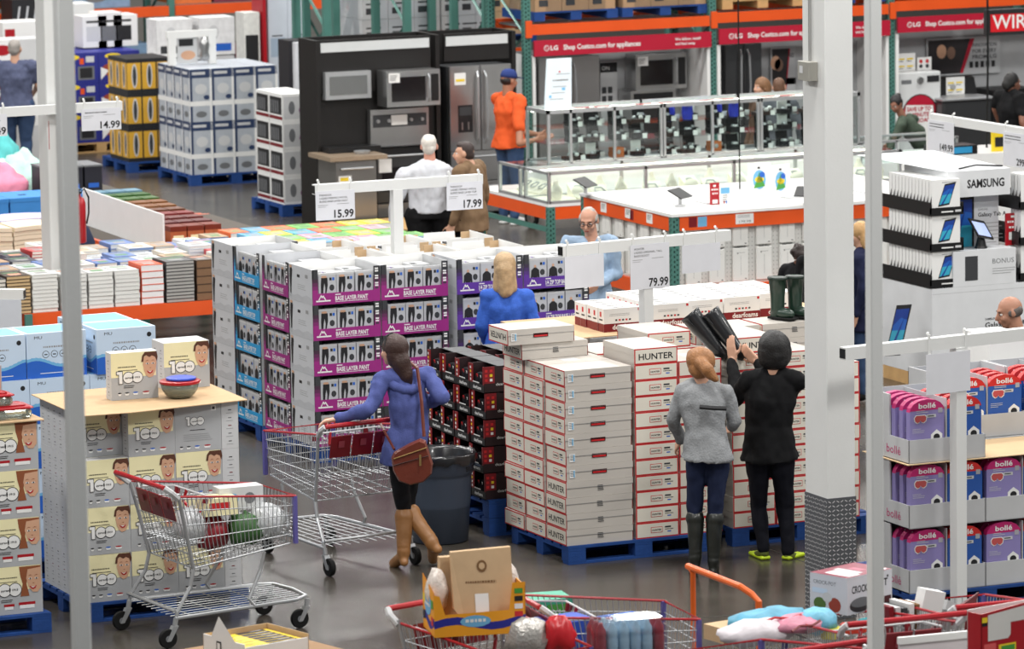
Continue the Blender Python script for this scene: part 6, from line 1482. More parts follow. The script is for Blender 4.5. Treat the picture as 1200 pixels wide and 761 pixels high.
# second pallet of goggle trays behind, to the right
z = .141+2*GH
for c in range(2):
    gt.put((GOX+.72+c*.61, GOY+.70, z), 0, 'grey goggle tray set further back at the right, %s' % COLN[c], 'grey goggle trays')
    for k in range(2):
        for d_ in range(4):
            (gB if (k+c) % 2 == 0 or True else gP).put((GOX+.735+c*.61+k*.293, GOY+.712+d_*.105, z+.135), R(rnd.uniform(-1, 1)), 'blue goggle package, rear %s tray, %s side, %s from front' % (COLN[c], ['left', 'right'][k], nth(d_)), 'goggle packages')
g = G(); g.box(GOX+.70, GOY+.68, .141, GOX+1.95, GOY+1.34, z-.003, ctn); tag(g.build('carton_block'), 'block of closed goggle cartons behind the front trays', 'box')
g = G(); g.box(0, 0, 0, .3, .4, .62, white); g.box(.31, -.02, 0, .62, .36, .5, offw)
a = atY(1168, 470, GOY+1.4); tag(g.build('white_carton', None, (a.x, GOY+1.5, 1.02)), 'plain white cartons at the right edge in front of the bald man', 'box')
g = G(); g.box(0, 0, 0, 1.4, .6, 1.018, ctn); tag(g.build('carton_block', None, (a.x-.2, GOY+1.42, 0)), 'block of closed pale cartons under the plain white ones at the right edge', 'box')
blueQ2.put((GOX+.70+.03, GOY+1.25+.0, 0), 0, 'x', 'x') if False else None
# ================================================================ SHOPPING CARTS
def cart_proto():
    t = empty('shopping_cart', (0, 0, 0), 0, 'cart', 'shopping cart')
    # local: +x is the nose. basket corners
    RT = (-.50, .375, 1.03); RB = (-.37, .335, .52); NT = (.43, .30, .93); NB = (.40, .27, .60)
    def c(pt, s): return Vector((pt[0], pt[1]*s, pt[2]))
    def lerp(a, b, k): return a+(b-a)*k
    g = G(); r = .0032
    for s in (-1, 1):      # sides
        n = 26
        for i in range(n+1): k = i/n; g.tube([lerp(c(RT, s), c(NT, s), k), lerp(c(RB, s), c(NB, s), k)], r, chrome, 4, cap=False)
        for j in range(1, 5): k = j/5; g.tube([lerp(c(RT, s), c(RB, s), k), lerp(c(NT, s), c(NB, s), k)], r*1.2, chrome, 4, cap=False)
    for i in range(13):    # nose, rear, floor
        k = i/12
        g.tube([lerp(c(NT, -1), c(NT, 1), k), lerp(c(NB, -1), c(NB, 1), k)], r, chrome, 4, cap=False)
        g.tube([lerp(c(RT, -1), c(RT, 1), k), lerp(c(RB, -1), c(RB, 1), k)], r, chrome, 4, cap=False)
        if i % 2 == 0: g.tube([lerp(c(RB, -1), c(RB, 1), k), lerp(c(NB, -1), c(NB, 1), k)], r*.8, chrome, 4, cap=False)
    for j in range(1, 5):
        k = j/5; g.tube([lerp(c(NT, -1), c(NB, -1), k), lerp(c(NT, 1), c(NB, 1), k)], r, chrome, 4, cap=False); g.tube([lerp(c(RT, -1), c(RB, -1), k), lerp(c(RT, 1), c(RB, 1), k)], r, chrome, 4, cap=False)
        g.tube([lerp(c(RB, -1), c(NB, -1), k), lerp(c(RB, 1), c(NB, 1), k)], r, chrome, 4, cap=False)
    g.tube([c(RB, -1), c(NB, -1), c(NB, 1), c(RB, 1)], .007, chrome, 5, closed=True)
    b = g.build('wire_basket', t); b['kind'] = 'stuff'
    g = G(); g.tube([c(RT, -1), c(NT, -1), c(NT, 1), c(RT, 1)], .0085, red, 6); g.build('red_rim', t)
    for s in (-1, 1): g = G(); g.box(NT[0]-.018, s*.295-.015, .60, NT[0]+.008, s*.295+.015, .93, mat('nose_guard', (90, 84, 150), .5)); g.build('corner_guard', t)
    # handle
    g = G(); g.tube([(-.60, -.38, 1.10), (-.60, .38, 1.10)], .018, red, 8); g.build('handle', t)
    g = G()
    for s in (-1, 1):
        g.tube([(-.60, .38*s, 1.10), (-.56, .395*s, 1.07), (-.50, .38*s, 1.02)], .021, offw, 7)
        g.tube([(-.50, .38*s, 1.05), (-.44, .36*s, .8), (-.38, .345*s, .52), (-.41, .35*s, .40), (-.52, .365*s, .24), (-.54, .37*s, .15)], .0135, chrome, 7)
        g.tube([(.18, .30*s, .57), (.15, .30*s, .45), (.04, .33*s, .26), (.08, .335*s, .21)], .0125, chrome, 7)
    g.tube([(-.54, .37, .2), (.42, .31, .21), (.52, .24, .215), (.55, .0, .215), (.52, -.24, .215), (.42, -.31, .21), (-.54, -.37, .2)], .014, chrome, 7)
    g.tube([(-.54, -.37, .25), (-.54, .37, .25)], .011, chrome, 6)
    g.build('tube_frame', t)
    g = G()
    for i in range(9): yy = -.30+i*.075; g.tube([(-.54, yy, .205), (.50, yy*.8, .215)], .0032, chrome, 4, cap=False)
    for i in range(5): xx = -.4+i*.2; g.tube([(xx, -.34, .2), (xx, .34, .2)], .004, chrome, 4, cap=False)
    g.build('lower_rack', t)['kind'] = 'stuff'
    # child seat
    g = G()
    for i in range(11): yy = -.28+i*.056; g.tube([(-.20, yy, .97), (-.26, yy, .68)], .0035, chrome, 4, cap=False); g.tube([(-.26, yy, .68), (-.43, yy, .68)], .0035, chrome, 4, cap=False)
    g.tube([(-.44, -.30, 1.0), (-.20, -.30, .98), (-.20, .30, .98), (-.44, .30, 1.0)], .007, offw, 6)
    g.build('child_seat', t)
    g = G()
    for i in range(3): yy = -.27+i*.185; g.mesh([(-.505, yy, 1.0), (-.505, yy+.17, 1.0), (-.465, yy+.17, .84), (-.465, yy, .84), (-.50, yy, 1.005), (-.50, yy+.17, 1.005), (-.459, yy+.17, .84), (-.459, yy, .84)], [(0, 1, 2, 3), (7, 6, 5, 4), (0, 4, 5, 1), (1, 5, 6, 2), (2, 6, 7, 3), (3, 7, 4, 0)], dred)
    for i in range(3):
        yy = -.27+i*.185
        g.mesh([(-.5062+.011*(k//2)*1.0-.0, yy+.06+.05*(k % 2)-.0, .965-.05*(k//2)) for k in range(4)], [(0, 1, 3, 2)], mat('seat_print', (150, 60, 70), .5))
    g.build('seat_flap', t)
    g = G(); g.tube([(-.2, .1, .98), (-.22, .12, .9), (-.16, .05, .8), (-.2, -.1, .86)], .012, red, 5); g.tube([(-.2, -.2, .98), (-.21, -.2, .93)], .02, dred, 6); g.tube([(-.2, .24, .98), (-.21, .24, .93)], .02, dred, 6); g.build('seat_belt', t)
    # casters
    for (x, y) in ((-.56, .365), (-.56, -.365), (.49, .27), (.49, -.27)):
        g = G(); g.mesh([(x+.04, y-.022, .15), (x+.0, y-.022, .15), (x-.05, y-.022, .05), (x-.02, y-.022, .05), (x+.04, y+.022, .15), (x+.0, y+.022, .15), (x-.05, y+.022, .05), (x-.02, y+.022, .05)], [(0, 1, 2, 3), (7, 6, 5, 4), (0, 4, 5, 1), (1, 5, 6, 2), (2, 6, 7, 3), (3, 7, 4, 0)], chrome); g.tube([(x+.02, y, .15), (x+.03, y, .2)], .018, chrome, 8)
        cs = g.build('caster', t)
        r_ = .066
        g = G(); g.lathe([(.045, -.018), (.062, -.018), (r_, -.01), (r_, .01), (.062, .018), (.045, .018)], rubber, 20, (x-.035, y, r_+.001), axis=(0, 1, 0)); o = g.build('wheel', cs)
        g = G(); g.lathe([(.012, -.019), (.045, -.016), (.045, .016), (.012, .019)], mgrey, 16, (x-.035, y, r_+.001), axis=(0, 1, 0)); g.build('hub', cs)
    return Proto(t)
ct = cart_proto()
def cart(x, y, deg, lab): return ct.put((x, y, .0), R(deg), lab, 'shopping carts')
CA = (11.14, 30.14); cart(*CA, 6, 'empty looking wire shopping cart with some bagged groceries, in front of the bowl set boxes')
cart(12.75, 32.16, 99, 'wire shopping cart with dark red seat flaps held by the woman in the blue hoodie')
cart(10.90, 24.80, -74, 'shopping cart in the bottom foreground carrying the yellow printed tray')
cart(11.80, 25.20, -5, 'shopping cart in the bottom foreground with water bottles and a blue roll')
cart(12.02, 23.72, 97, 'shopping cart at the bottom edge left of the slow cooker cart')
cart(12.92, 24.18, 88, 'shopping cart at the bottom carrying the white slow cooker box')
cart(13.72, 24.30, 86, 'shopping cart at the bottom right with a white advert panel on its handle')
def local(c, deg, x, y): a = R(deg); return c[0]+x*math.cos(a)-y*math.sin(a), c[1]+x*math.sin(a)+y*math.cos(a)
# groceries in cart A
def grocery(name, fn, c, lab, cat, grp=None, rz=0, smooth=False):
    g = G(); fn(g); return tag(g.build(name, None, c, rz, smooth), lab, cat, grp)
def f_bag(seed, r, m):
    def f(g):
        n, k = 16, 8; vs = []
        for j in range(k+1):
            ph = -PI/2+PI*j/k
            for i in range(n):
                th = 2*PI*i/n; v = Vector((math.cos(th)*math.cos(ph), math.sin(th)*math.cos(ph), math.sin(ph))); s = 1+.38*noise.noise(v*2.2+Vector((seed, 0, 0)))+.22*noise.noise(v*5.5+Vector((0, seed, 0)))
                vs.append((v.x*r[0]*s, v.y*r[1]*s, r[2]+max(-r[2], v.z*r[2]*s)))
        g.mesh(vs, [(j*n+i, j*n+(i+1) % n, (j+1)*n+(i+1) % n, (j+1)*n+i) for j in range(k) for i in range(n)], m)
    return f
clearbag = mat('clear_bag', (225, 228, 230), .12, trans=.35, bump=.6, bscale=25)
zA = .61
for k, (dx, dy, r, m, lab) in enumerate(((-.05, .05, (.14, .12, .12), mat('pack_red', (150, 34, 46), .4, var=.6, scale=18), 'red fruit pack in the front left cart'), (.16, -.05, (.12, .12, .11), mat('leaf_green', (52, 92, 44), .6, var=.6, scale=20), 'green leafy pack in the front left cart'),
      (.33, -.02, (.12, .15, .13), clearbag, 'clear plastic bag near the nose of the front left cart'), (-.24, -.02, (.10, .14, .13), clearbag, 'clear grocery bag at the rear of the front left cart'))):
    x, y = local(CA, 3, dx, dy); grocery('grocery_bag', f_bag(k*3+1, r, m), (x, y, zA-.05+.02*k), lab, 'groceries', None, 0, True)
x, y = local(CA, 3, .18, .10)
grocery('paper_pack', lambda g: (g.box(-.16, -.07, 0, .16, .07, .16, offw), Pr(g, (-.16, -.0701, 0), (1, 0, 0), (0, 0, 1)).ell(.1, .08, .04, .04, sky, 1).ell(.22, .08, .04, .04, mgrey, 1)), (x, y, zA+.20), 'white wrapped paper pack on top in the front left cart', 'package')
x, y = local(CA, 3, -.02, .0)
grocery('snack_box', lambda g: (g.box(-.12, -.09, 0, .12, .09, .12, cream), Pr(g, (-.12, -.0901, 0), (1, 0, 0), (0, 0, 1)).rect(.03, .04, .15, .05, hred, 1)), (x, y, zA+.20), 'cream snack box in the front left cart', 'box')
# ---- yellow tray with pizza box and bread on cart C1
yb = empty('yellow_tray', at(556, 738, 1.0)+Vector((0, 0, .0)), R(-12), 'orange yellow snack tray with blue wave carried on the cart at the bottom', 'tray')
ylw = mat('tray_orange', (234, 158, 34), .45); tw_, td_, th_ = .60, .34, .30
g = G()
for O, U, W_ in (((-.27, -.17, 0), (1, 0, 0), tw_-.06), ((-.27, .17, 0), (0, -1, 0), td_)):
    V = Vector((0, 0, 1)); U = Vector(U); N = U.cross(V); p = Pr(g, O, U, V)
    low = O[1] < 0
    prof = [(0, 0), (W_, 0), (W_, th_), (W_*.86, th_), (W_*.82, .14), (W_*.12, .13), (W_*.06, .24), (0, .25)] if low else [(0, 0), (W_, 0), (W_, .26), (W_*.0, .32)]
    p.poly(prof, ylw, 0); p.poly([(a, b) for a, b in prof][::-1], ylw, -3)
    for i in range(8): a0, a1 = W_*i/8, W_*(i+1)/8; z0_, z1_ = .05+.02*math.sin(i*.9), .05+.02*math.sin((i+1)*.9); p.poly([(a0, z0_), (a1, z1_), (a1, z1_+.045), (a0, z0_+.045)], mat('tray_blue', (36, 40, 140), .5), 1)
    p.ell(W_*.45, .085 if low else .17, W_*.17 if low else W_*.3, .035 if low else .07, sky, 2); p.gk(W_*.34 if low else W_*.25, .075 if low else .15, W_*.22 if low else W_*.4, .03, white, 3)
    for k in range(4):
        p.rect(W_*.88, .1+k*.045, W_*.09, .03, [hred, white, ink, green][k], 3) if low else p.rect(W_*(.05+.7*(k % 2)), .06+.1*(k//2), W_*.18, .05, [ink, hred, yellow, green][k], 3)
g.box(-.27, -.165, 0, .27, .165, .006, ylw); g.box(-.27, .165, 0, .27, .17, .24, ylw); g.box(.264, -.17, 0, .27, .17, .28, ylw); g.build('tray_body', yb)
b0 = yb.location
g = G(); g.mesh([(-.17, -.12, .15), (-.10, -.12, .05), (.12, -.10, .05), (.19, -.10, .13), (.19, -.02, .48), (-.17, -.04, .47), (-.17, -.08, .15), (-.10, -.08, .05), (.12, -.06, .05), (.19, -.06, .13), (.19, .02, .48), (-.17, .0, .47)], [(0, 1, 2, 3, 4, 5), (11, 10, 9, 8, 7, 6)]+[((i+1) % 6, i, i+6, (i+1) % 6+6) for i in range(6)], card)
p = Pr(g, (-.17, -.121, .05), (1, .0, 0), Vector((0, .2, 1)).normalized()); p.ell(.18, .34, .03, .035, dcard, 3); p.ell(.18, .34, .018, .02, card, 4); p.gk(.08, .24, .18, .02, dcard, 3); p.rect(.13, .06, .08, .12, white, 3); p.ell(.175, .03, .02, .02, dcard, 3)
tag(g.build('flat_box', None, b0+Vector((.03, .0, .0)), R(-12)), 'flat brown octagonal cornered box standing in the yellow tray', 'box')
g = G(); g.box(-.13, 0, 0, .17, .05, .42, card); tag(g.build('flat_box', None, b0+Vector((-.05, .06, .01)), R(-6)), 'second flat brown box behind the first in the yellow tray', 'box')
for k, (dx, dy) in enumerate(((-.21, .03), (.235, .03))): grocery('bread_bag', f_bag(40+k, (.07, .06, .12), mat('bread_wrap', (226, 214, 204), .3, var=.3, scale=16, bump=.5)), tuple(b0+Vector((dx, dy+.02, .12))), 'wrapped loaf bag in the yellow tray, %s of the flat boxes' % ['left', 'right'][k], 'bread', None, 0, True)
# ---- goods in cart C2
def on(px, py, z): return tuple(at(px, py, z))
x = at(646, 742, 1.0)
grocery('diaper_box', lambda g: (g.box(-.2, -.12, 0, .2, .12, .16, ink), g.box(-.2, -.121, .12, .2, .121, .162, mat('box_mint', (60, 160, 130), .5)), Pr(g, (-.2, -.1215, 0), (1, 0, 0), (0, 0, 1)).rect(.24, 0, .14, .13, green, 1).text('XL', .27, .06, .04, white, 2)), on(628, 730, .80), 'black and green box marked XL in the bottom cart behind the yellow tray', 'box', None, R(-8))
grocery('blue_roll', lambda g: g.tube([(-.26, 0, .05), (.26, 0, .05)], .05, blue, 14), on(700, 742, .83), 'bright blue roll lying in the bottom cart', 'roll', None, R(8), False)
grocery('blue_tote', lambda g: g.rbox(-.22, -.12, 0, .1, .1, .18, mat('tote_blue', (32, 70, 170), .6), .02), on(668, 757, .80), 'blue folded tote lying under the blue roll', 'bag', None, R(5))
wb_ = empty('bottle_pack', at(735, 765, .86), R(-4), 'shrink wrapped pack of drink bottles with pale blue and red labels in the bottom cart', 'bottle pack')
q = None
for i in range(6):
    for j in range(3):
        c = G(); pale = not (i in (0, 5)); m = mat('pale_bottle', (176, 206, 226), .25, trans=.2) if pale else mat('red_bottle', (150, 60, 70), .3)
        c.lathe([(.028, 0), (.032, .01), (.032, .10), (.029, .115), (.032, .13), (.03, .16), (.013, .19), (.013, .205)], m, 12); c.build('bottle', wb_, (-.19+i*.072, -.07+j*.072, 0), 0, True)
g = G(); g.rbox(-.235, -.115, -.002, .215, .115, .21, filmy, .03); g.build('shrink_film', wb_)
grocery('red_bag', f_bag(9, (.10, .08, .12), mat('bag_red', (200, 30, 40), .35, var=.4)), on(655, 770, .88), 'shiny red bag in the bottom cart below the yellow tray', 'bag', None, 0, True)
grocery('foil_bag', f_bag(13, (.13, .10, .12), mat('bag_foil', (180, 176, 170), .25, metal=.4, var=.5, scale=14, bump=.6)), on(620, 772, .88), 'crumpled silver bag in the bottom cart below the yellow tray', 'bag', None, 0, True)
# ---- orange handled flat cart
of = empty('platform_cart', (12.95, 25.75, 0), 0, 'platform cart with an orange tube handle at the bottom', 'platform cart')
ot = mat('orange_tube', (222, 98, 30), .35, coat=.2)
A_ = at(806, 664, 1.0)-of.location; B_ = at(868, 688, 1.0)-of.location; C_ = at(889, 705, .93)-of.location; D_ = Vector((C_.x, C_.y-.02, .26)); 
E_ = at(812, 670, .98)-of.location
g = G(); g.tube([E_+Vector((0, 0, 0)), A_, A_+(B_-A_)*.5, B_, B_+(C_-B_)*.6+Vector((0, -.0, .01)), C_, D_], .021, ot, 10); g.tube([E_, Vector((E_.x, E_.y, .85)), Vector((E_.x, E_.y, .26))], .017, ot, 10); g.build('handle', of)
g = G(); g.box(-.2, -.75, .2, 1.3, .65, .25, mat('deck_grey', (120, 122, 124), .5, metal=.3)); g.build('deck', of)
for dx in (-.05, 1.15):
    for dy in (-.6, .5): g = G(); g.lathe([(.03, -.02), (.07, -.02), (.075, 0), (.07, .02), (.03, .02)], rubber, 16, (dx, dy, .076), axis=(0, 1, 0)); g.box(dx-.03, dy-.03, .1, dx+.03, dy+.03, .2, steel); g.build('caster', of)
# ---- goods over the right carts
mixc = [mat('cloth_aqua', (84, 158, 186), .5, var=.45, scale=9, bump=.7, bscale=14), mat('cloth_pink', (200, 130, 150), .5, var=.6, scale=14, bump=.7, bscale=16), mat('cloth_white', (206, 200, 204), .5, var=.35, scale=10, bump=.7, bscale=14), mat('cloth_sky', (110, 180, 206), .5, var=.4, scale=12, bump=.7, bscale=16)]
for k, (px, py, z, r, m, lab) in enumerate(((905, 742, .86, (.26, .15, .075), 0, 'turquoise wrapped bundle behind the bottom red handles'), (938, 742, .90, (.17, .13, .055), 1, 'pink and white wrapped bundle among the bottom carts'), (890, 756, .84, (.26, .14, .075), 2, 'white wrapped bundle at the bottom left of the slow cooker box'), (958, 744, .88, (.12, .10, .08), 3, 'sky blue bundle touching the slow cooker box'))):
    grocery('wrapped_bundle', f_bag(60+k, r, mixc[m]), on(px, py, z), lab, 'bundle', None, 0, True)
grocery('flat_carton', lambda g: (g.box(-.16, -.1, 0, .16, .1, .09, card), Pr(g, (-.16, -.1001, 0), (1, 0, 0), (0, 0, 1)).rect(0, .05, .05, .04, white, 1)), on(862, 748, .84), 'small brown carton at the bottom among the wrapped bundles', 'box', None, R(10))
# crock box
cb = at(993, 722, .93); t = empty('slow_cooker_box', cb, R(20), 'white slow cooker box with dark red top printed CROCK-POT in the bottom cart', 'box')
g = G(); W_, D_, H_ = .40, .30, .225
g.box(0, 0, 0, W_, D_, H_, mat('crock_white', (206, 208, 214), .45)); p = Pr(g, (0, 0, 0), (1, 0, 0), (0, 0, 1)); q = Pr(g, (0, D_, 0), (0, -1, 0), (0, 0, 1))
p.text('CROCK', .04, .125, .045, ink, 1, w=.14, bold=.02); p.text('POT', .25, .135, .045, ink, 1, w=.11, bold=.02); p.rect(.205, .15, .022, .01, ink, 1); p.ell(.285, .155, .018, .022, yellow, 2)
p.ell(.12, .05, .10, .045, mat('pot_grey', (60, 60, 62), .3), 1, 16); p.ell(.12, .065, .09, .03, mgrey, 2, 16); p.rect(.24, .02, .15, .05, mat('pot_dark', (70, 24, 30), .4), 1); p.rect(.24, .01, .15, .02, ink, 2); p.ell(.36, .19, .008, .008, ink, 1)
q.text('CROCK-POT', .03, .165, .024, mgrey, 1, w=.18); q.ell(.08, .045, .05, .04, mat('food_green', (80, 110, 50), .5), 1); q.ell(.2, .05, .05, .045, MATS['meat_print'], 1); q.ell(.14, .09, .04, .03, offw, 2); q.rect(.02, .11, .12, .03, wv, 1)
r_ = Pr(g, (0, 0, H_), (1, 0, 0), (0, 1, 0)); r_.rect(0, 0, W_, D_, mat('crock_red', (130, 30, 56), .4), 1); r_.rect(.04, .02, .1, .2, white, 2); r_.rect(.15, .05, .05, .2, offw, 2); r_.rect(.30, .02, .08, .05, white, 2); r_.rect(.22, .1, .06, .1, mat('crock_pink', (176, 90, 110), .4), 2)
g.build('carton', t)
# papers and boxes in cart at right
grocery('books_pile', lambda g: [g.box(-.2+k*.05, -.1, 0, -.165+k*.05, .1, .16-.01*(k % 3), [dred, offw, dgrey, white, dcard, offw][k]) for k in range(6)], on(1062, 735, .84), 'upright row of books in the bottom right cart', 'books', None, R(8))
grocery('white_box', lambda g: (g.cbox((0, 0, .09), (.14, .10, .2), white, (0, R(14), 0)),), on(1088, 728, .88), 'white box tilted in the bottom right cart', 'box')
grocery('white_packet', lambda g: g.cbox((0, 0, .05), (.17, .1, .06), offw, (0, R(25), R(20))), on(1112, 722, .88), 'white packet lying in the bottom right cart', 'packet')
grocery('maroon_board', lambda g: g.mesh([(-.22, 0, 0), (.05, 0, .02), (.14, .05, .18), (-.1, .04, .07), (-.22, .008, 0), (.05, .008, .02), (.14, .058, .18), (-.1, .048, .07)], [(0, 1, 2, 3), (7, 6, 5, 4), (0, 4, 5, 1), (1, 5, 6, 2), (2, 6, 7, 3), (3, 7, 4, 0)], mat('maroon_board', (98, 40, 44), .5)), on(1128, 734, .92), 'maroon folder leaning out of the bottom right cart', 'folder')
g = G(); g.box(-.26, 0, 0, .26, .015, .30, mat('advert_pale', (214, 206, 208), .4)); g.box(-.265, -.006, .27, .265, .02, .31, white); o = at(1102, 745, 1.02)
tag(g.build('advert_panel', None, (o.x, o.y, .72), R(-3)), 'pale advert panel hanging on the handle side of the bottom right cart', 'panel')
# red open front box at bottom right corner
o = at(1150, 774, .98); t = empty('red_display_box', o, R(12), 'red edged white snack box with cut out front at the bottom right corner', 'box')
g = G(); W_ = .5; g.box(0, 0, 0, W_, .12, .006, white); g.box(0, .114, 0, W_, .12, .27, white); g.box(0, 0, 0, .006, .12, .26, red)
p = Pr(g, (0, 0, 0), (1, 0, 0), (0, 0, 1)); pf = [(0, 0), (W_, 0), (W_, .30), (.0, .26)]; g.mesh([(a, b, c) for b in (0, .006) for a, c in pf], [(0, 1, 2, 3), (7, 6, 5, 4), (0, 4, 5, 1), (1, 5, 6, 2), (2, 6, 7, 3), (3, 7, 4, 0)], red)
p.poly([(.05, .10), (.20, .10), (.22, .12), (.22, .19), (.5, .19), (.5, .285), (.05, .25)], mat('box_inner', (214, 212, 208), .6), 1); p.rect(.02, .04, .09, .045, mat('red_pale', (220, 90, 90), .5), 1); p.rect(.13, .01, .13, .06, yellow, 1); p.rect(.15, .03, .1, .03, green, 2); p.rect(.0, -.0, .05, .04, ink, 2); p.rect(.005, .2, .04, .04, yellow, 2); p.rect(.005, .19, .04, .02, ink, 2)
g.build('carton', t)
# bottom left tray of yellow and black boxes
o = at(286, 760, .95); t = empty('candy_tray', o, R(14), 'open brown carton of yellow and black bar packs at the bottom edge', 'box')
g = G(); W_, D_ = .46, .42
g.box(0, 0, -.12, W_, D_, -.115, card); g.box(0, D_-.006, -.12, W_, D_, .02, card); g.box(W_-.006, 0, -.12, W_, D_, .02, card); g.box(0, 0, -.12, .006, D_, .02, white); g.box(0, 0, -.12, W_, .006, .0, white)
g.mesh([(0, 0, -.12), (0, D_, -.12), (-.0, D_*.6, .15), (-.001, 0, -.05)], [(0, 1, 2, 3), (3, 2, 1, 0)], white); Pr(g, (-.002, D_, -.12), (0, -1, 0), (0, 0, 1)).rect(.14, .06, .05, .06, ink, 1).rect(.15, .07, .03, .04, white, 2)
g.build('carton', t)
for k in range(7):
    g = G(); g.box(0, 0, 0, W_-.03, .05, .10, yellow); p = Pr(g, (0, 0, .10), (1, 0, 0), (0, 1, 0)); p.rect(.2, .003, .2, .044, ink, 1); p.rect(.3, .03, .08, .008, offw, 2); p.lines(.03, .035, .14, 2, .012, .004, ink, 1, k); 
    a_ = R(14); lx, ly = .012, .012+k*.057; tag(g.build('bar_pack', None, o+Vector((lx*math.cos(a_)-ly*math.sin(a_), lx*math.sin(a_)+ly*math.cos(a_), -.11)), a_), 'yellow and black bar pack, %s from front in the bottom carton' % nth(k), 'package', 'yellow and black bar packs')
g = G(); g.box(-.3, -.3, 0, .75, .7, .0+o.z-.123, mat('plain_carton', (150, 120, 90), .8)); tag(g.build('carton_block', None, (o.x, o.y, 0), R(14)), 'plain brown carton block under the bar packs at the bottom edge', 'box')

# printed wraps and ribbons lying over the bundles
for k, (px, py, z, c, lab) in enumerate(((918, 728, .98, hred, 'red ribbon strip lying across the wrapped bundles'), (946, 737, .99, fu_ if False else dred, 'dark red ribbon strip over the pink bundle'))):
    a_ = at(px, py, z); g = G(); g.tube([(-.12, 0, .0), (-.05, .01, .02), (.03, -.01, .015), (.11, .01, .03)], .008, c, 5); tag(g.build('ribbon', None, tuple(a_), R(-15+30*k)), lab, 'ribbon')
for k, (px, py, c, lab) in enumerate(((1000, 742, (196, 60, 40), 'orange red packet in front of the slow cooker box'), (1020, 737, (40, 140, 150), 'teal packet beside the slow cooker box'), (975, 748, (210, 200, 60), 'yellow packet below the slow cooker box'))):
    a_ = at(px, py, .86); g = G(); g.rbox(-.07, -.05, 0, .07, .05, .06, mat('packet_%d' % k, c, .4, var=.3, scale=15), .012); tag(g.build('packet', None, tuple(a_), R(20*k)), lab, 'packet')
# ================================================================ PEOPLE
def fig_mesh(name, g, voxel, m, parent, loc, smooth=4, fold=0, seed=0, mats=None):
    me = bpy.data.meshes.new('t'); me.from_pydata([tuple(v-loc) for v in g.V], [], g.F); me.update()
    o = bpy.data.objects.new('t', me); COL.objects.link(o)
    md = o.modifiers.new('r', 'REMESH'); md.mode = 'VOXEL'; md.voxel_size = voxel; md.use_smooth_shade = True
    ms = o.modifiers.new('s', 'SMOOTH'); ms.factor = .5; ms.iterations = smooth
    dg = bpy.context.evaluated_depsgraph_get(); nm = bpy.data.meshes.new_from_object(o.evaluated_get(dg))
    bpy.data.objects.remove(o); bpy.data.meshes.remove(me)
    if fold:
        ns = [v.normal.copy() for v in nm.vertices]
        for v, n_ in zip(nm.vertices, ns):
            q = v.co; a = noise.noise(Vector((q.x*9+seed, q.y*9, q.z*4.5))); b = noise.noise(Vector((q.x*20, q.y*20+seed, q.z*13)))
            v.co += n_*(fold*(a*1.5+b*.8+.7*abs(noise.noise(Vector((q.x*5+q.z*3, q.y*5+seed, q.z*7-q.x*4))))))
    nm.materials.clear(); nm.materials.append(m); nm.polygons.foreach_set('use_smooth', [True]*len(nm.polygons))
    if mats:
        for m2, fn in mats:
            nm.materials.append(m2); k = len(nm.materials)-1
            for p in nm.polygons:
                if fn(p.center+loc): p.material_index = k
    nm.update(); ob = bpy.data.objects.new(name, nm); COL.objects.link(ob); ob.parent = parent; return ob
def cap(g, a, b, ra, rb, m=None, n=12):
    a, b = Vector(a), Vector(b); d = b-a
    if d.length < 1e-5: d = Vector((0, 0, 1e-4))
    t = d.normalized(); x = t.orthogonal().normalized(); y = t.cross(x); rings = []
    for k in range(4): an = PI/2*(k/3.0); rings.append((a-t*ra*math.cos(an), ra*max(math.sin(an), .02)))
    for k in range(4): an = PI/2*(1-k/3.0); rings.append((b+t*rb*math.cos(an), rb*max(math.sin(an), .02)))
    vs = [c+x*r*math.cos(2*PI*i/n)+y*r*math.sin(2*PI*i/n) for c, r in rings for i in range(n)]
    fs = [(j*n+i, j*n+(i+1) % n, (j+1)*n+(i+1) % n, (j+1)*n+i) for j in range(7) for i in range(n)]+[tuple(range(n-1, -1, -1)), tuple(7*n+i for i in range(n))]
    g.mesh(vs, fs, m or MATS['black_ink'])
def loft(g, rings, n=20):
    vs = [c+X*rx*math.cos(2*PI*i/n)+Y*ry*math.sin(2*PI*i/n) for c, rx, ry, X, Y in rings for i in range(n)]; N = len(rings)
    g.mesh(vs, [(j*n+i, j*n+(i+1) % n, (j+1)*n+(i+1) % n, (j+1)*n+i) for j in range(N-1) for i in range(n)]+[tuple(range(n-1, -1, -1)), tuple((N-1)*n+i for i in range(n))], MATS['black_ink'])
def ellm(g, M, c, r, n=14, k=9):
    old = g.mx; g.mx = M @ Matrix.Translation(Vector(c)); g.ball((0, 0, 0), r, MATS['black_ink'], n, k); g.mx = old
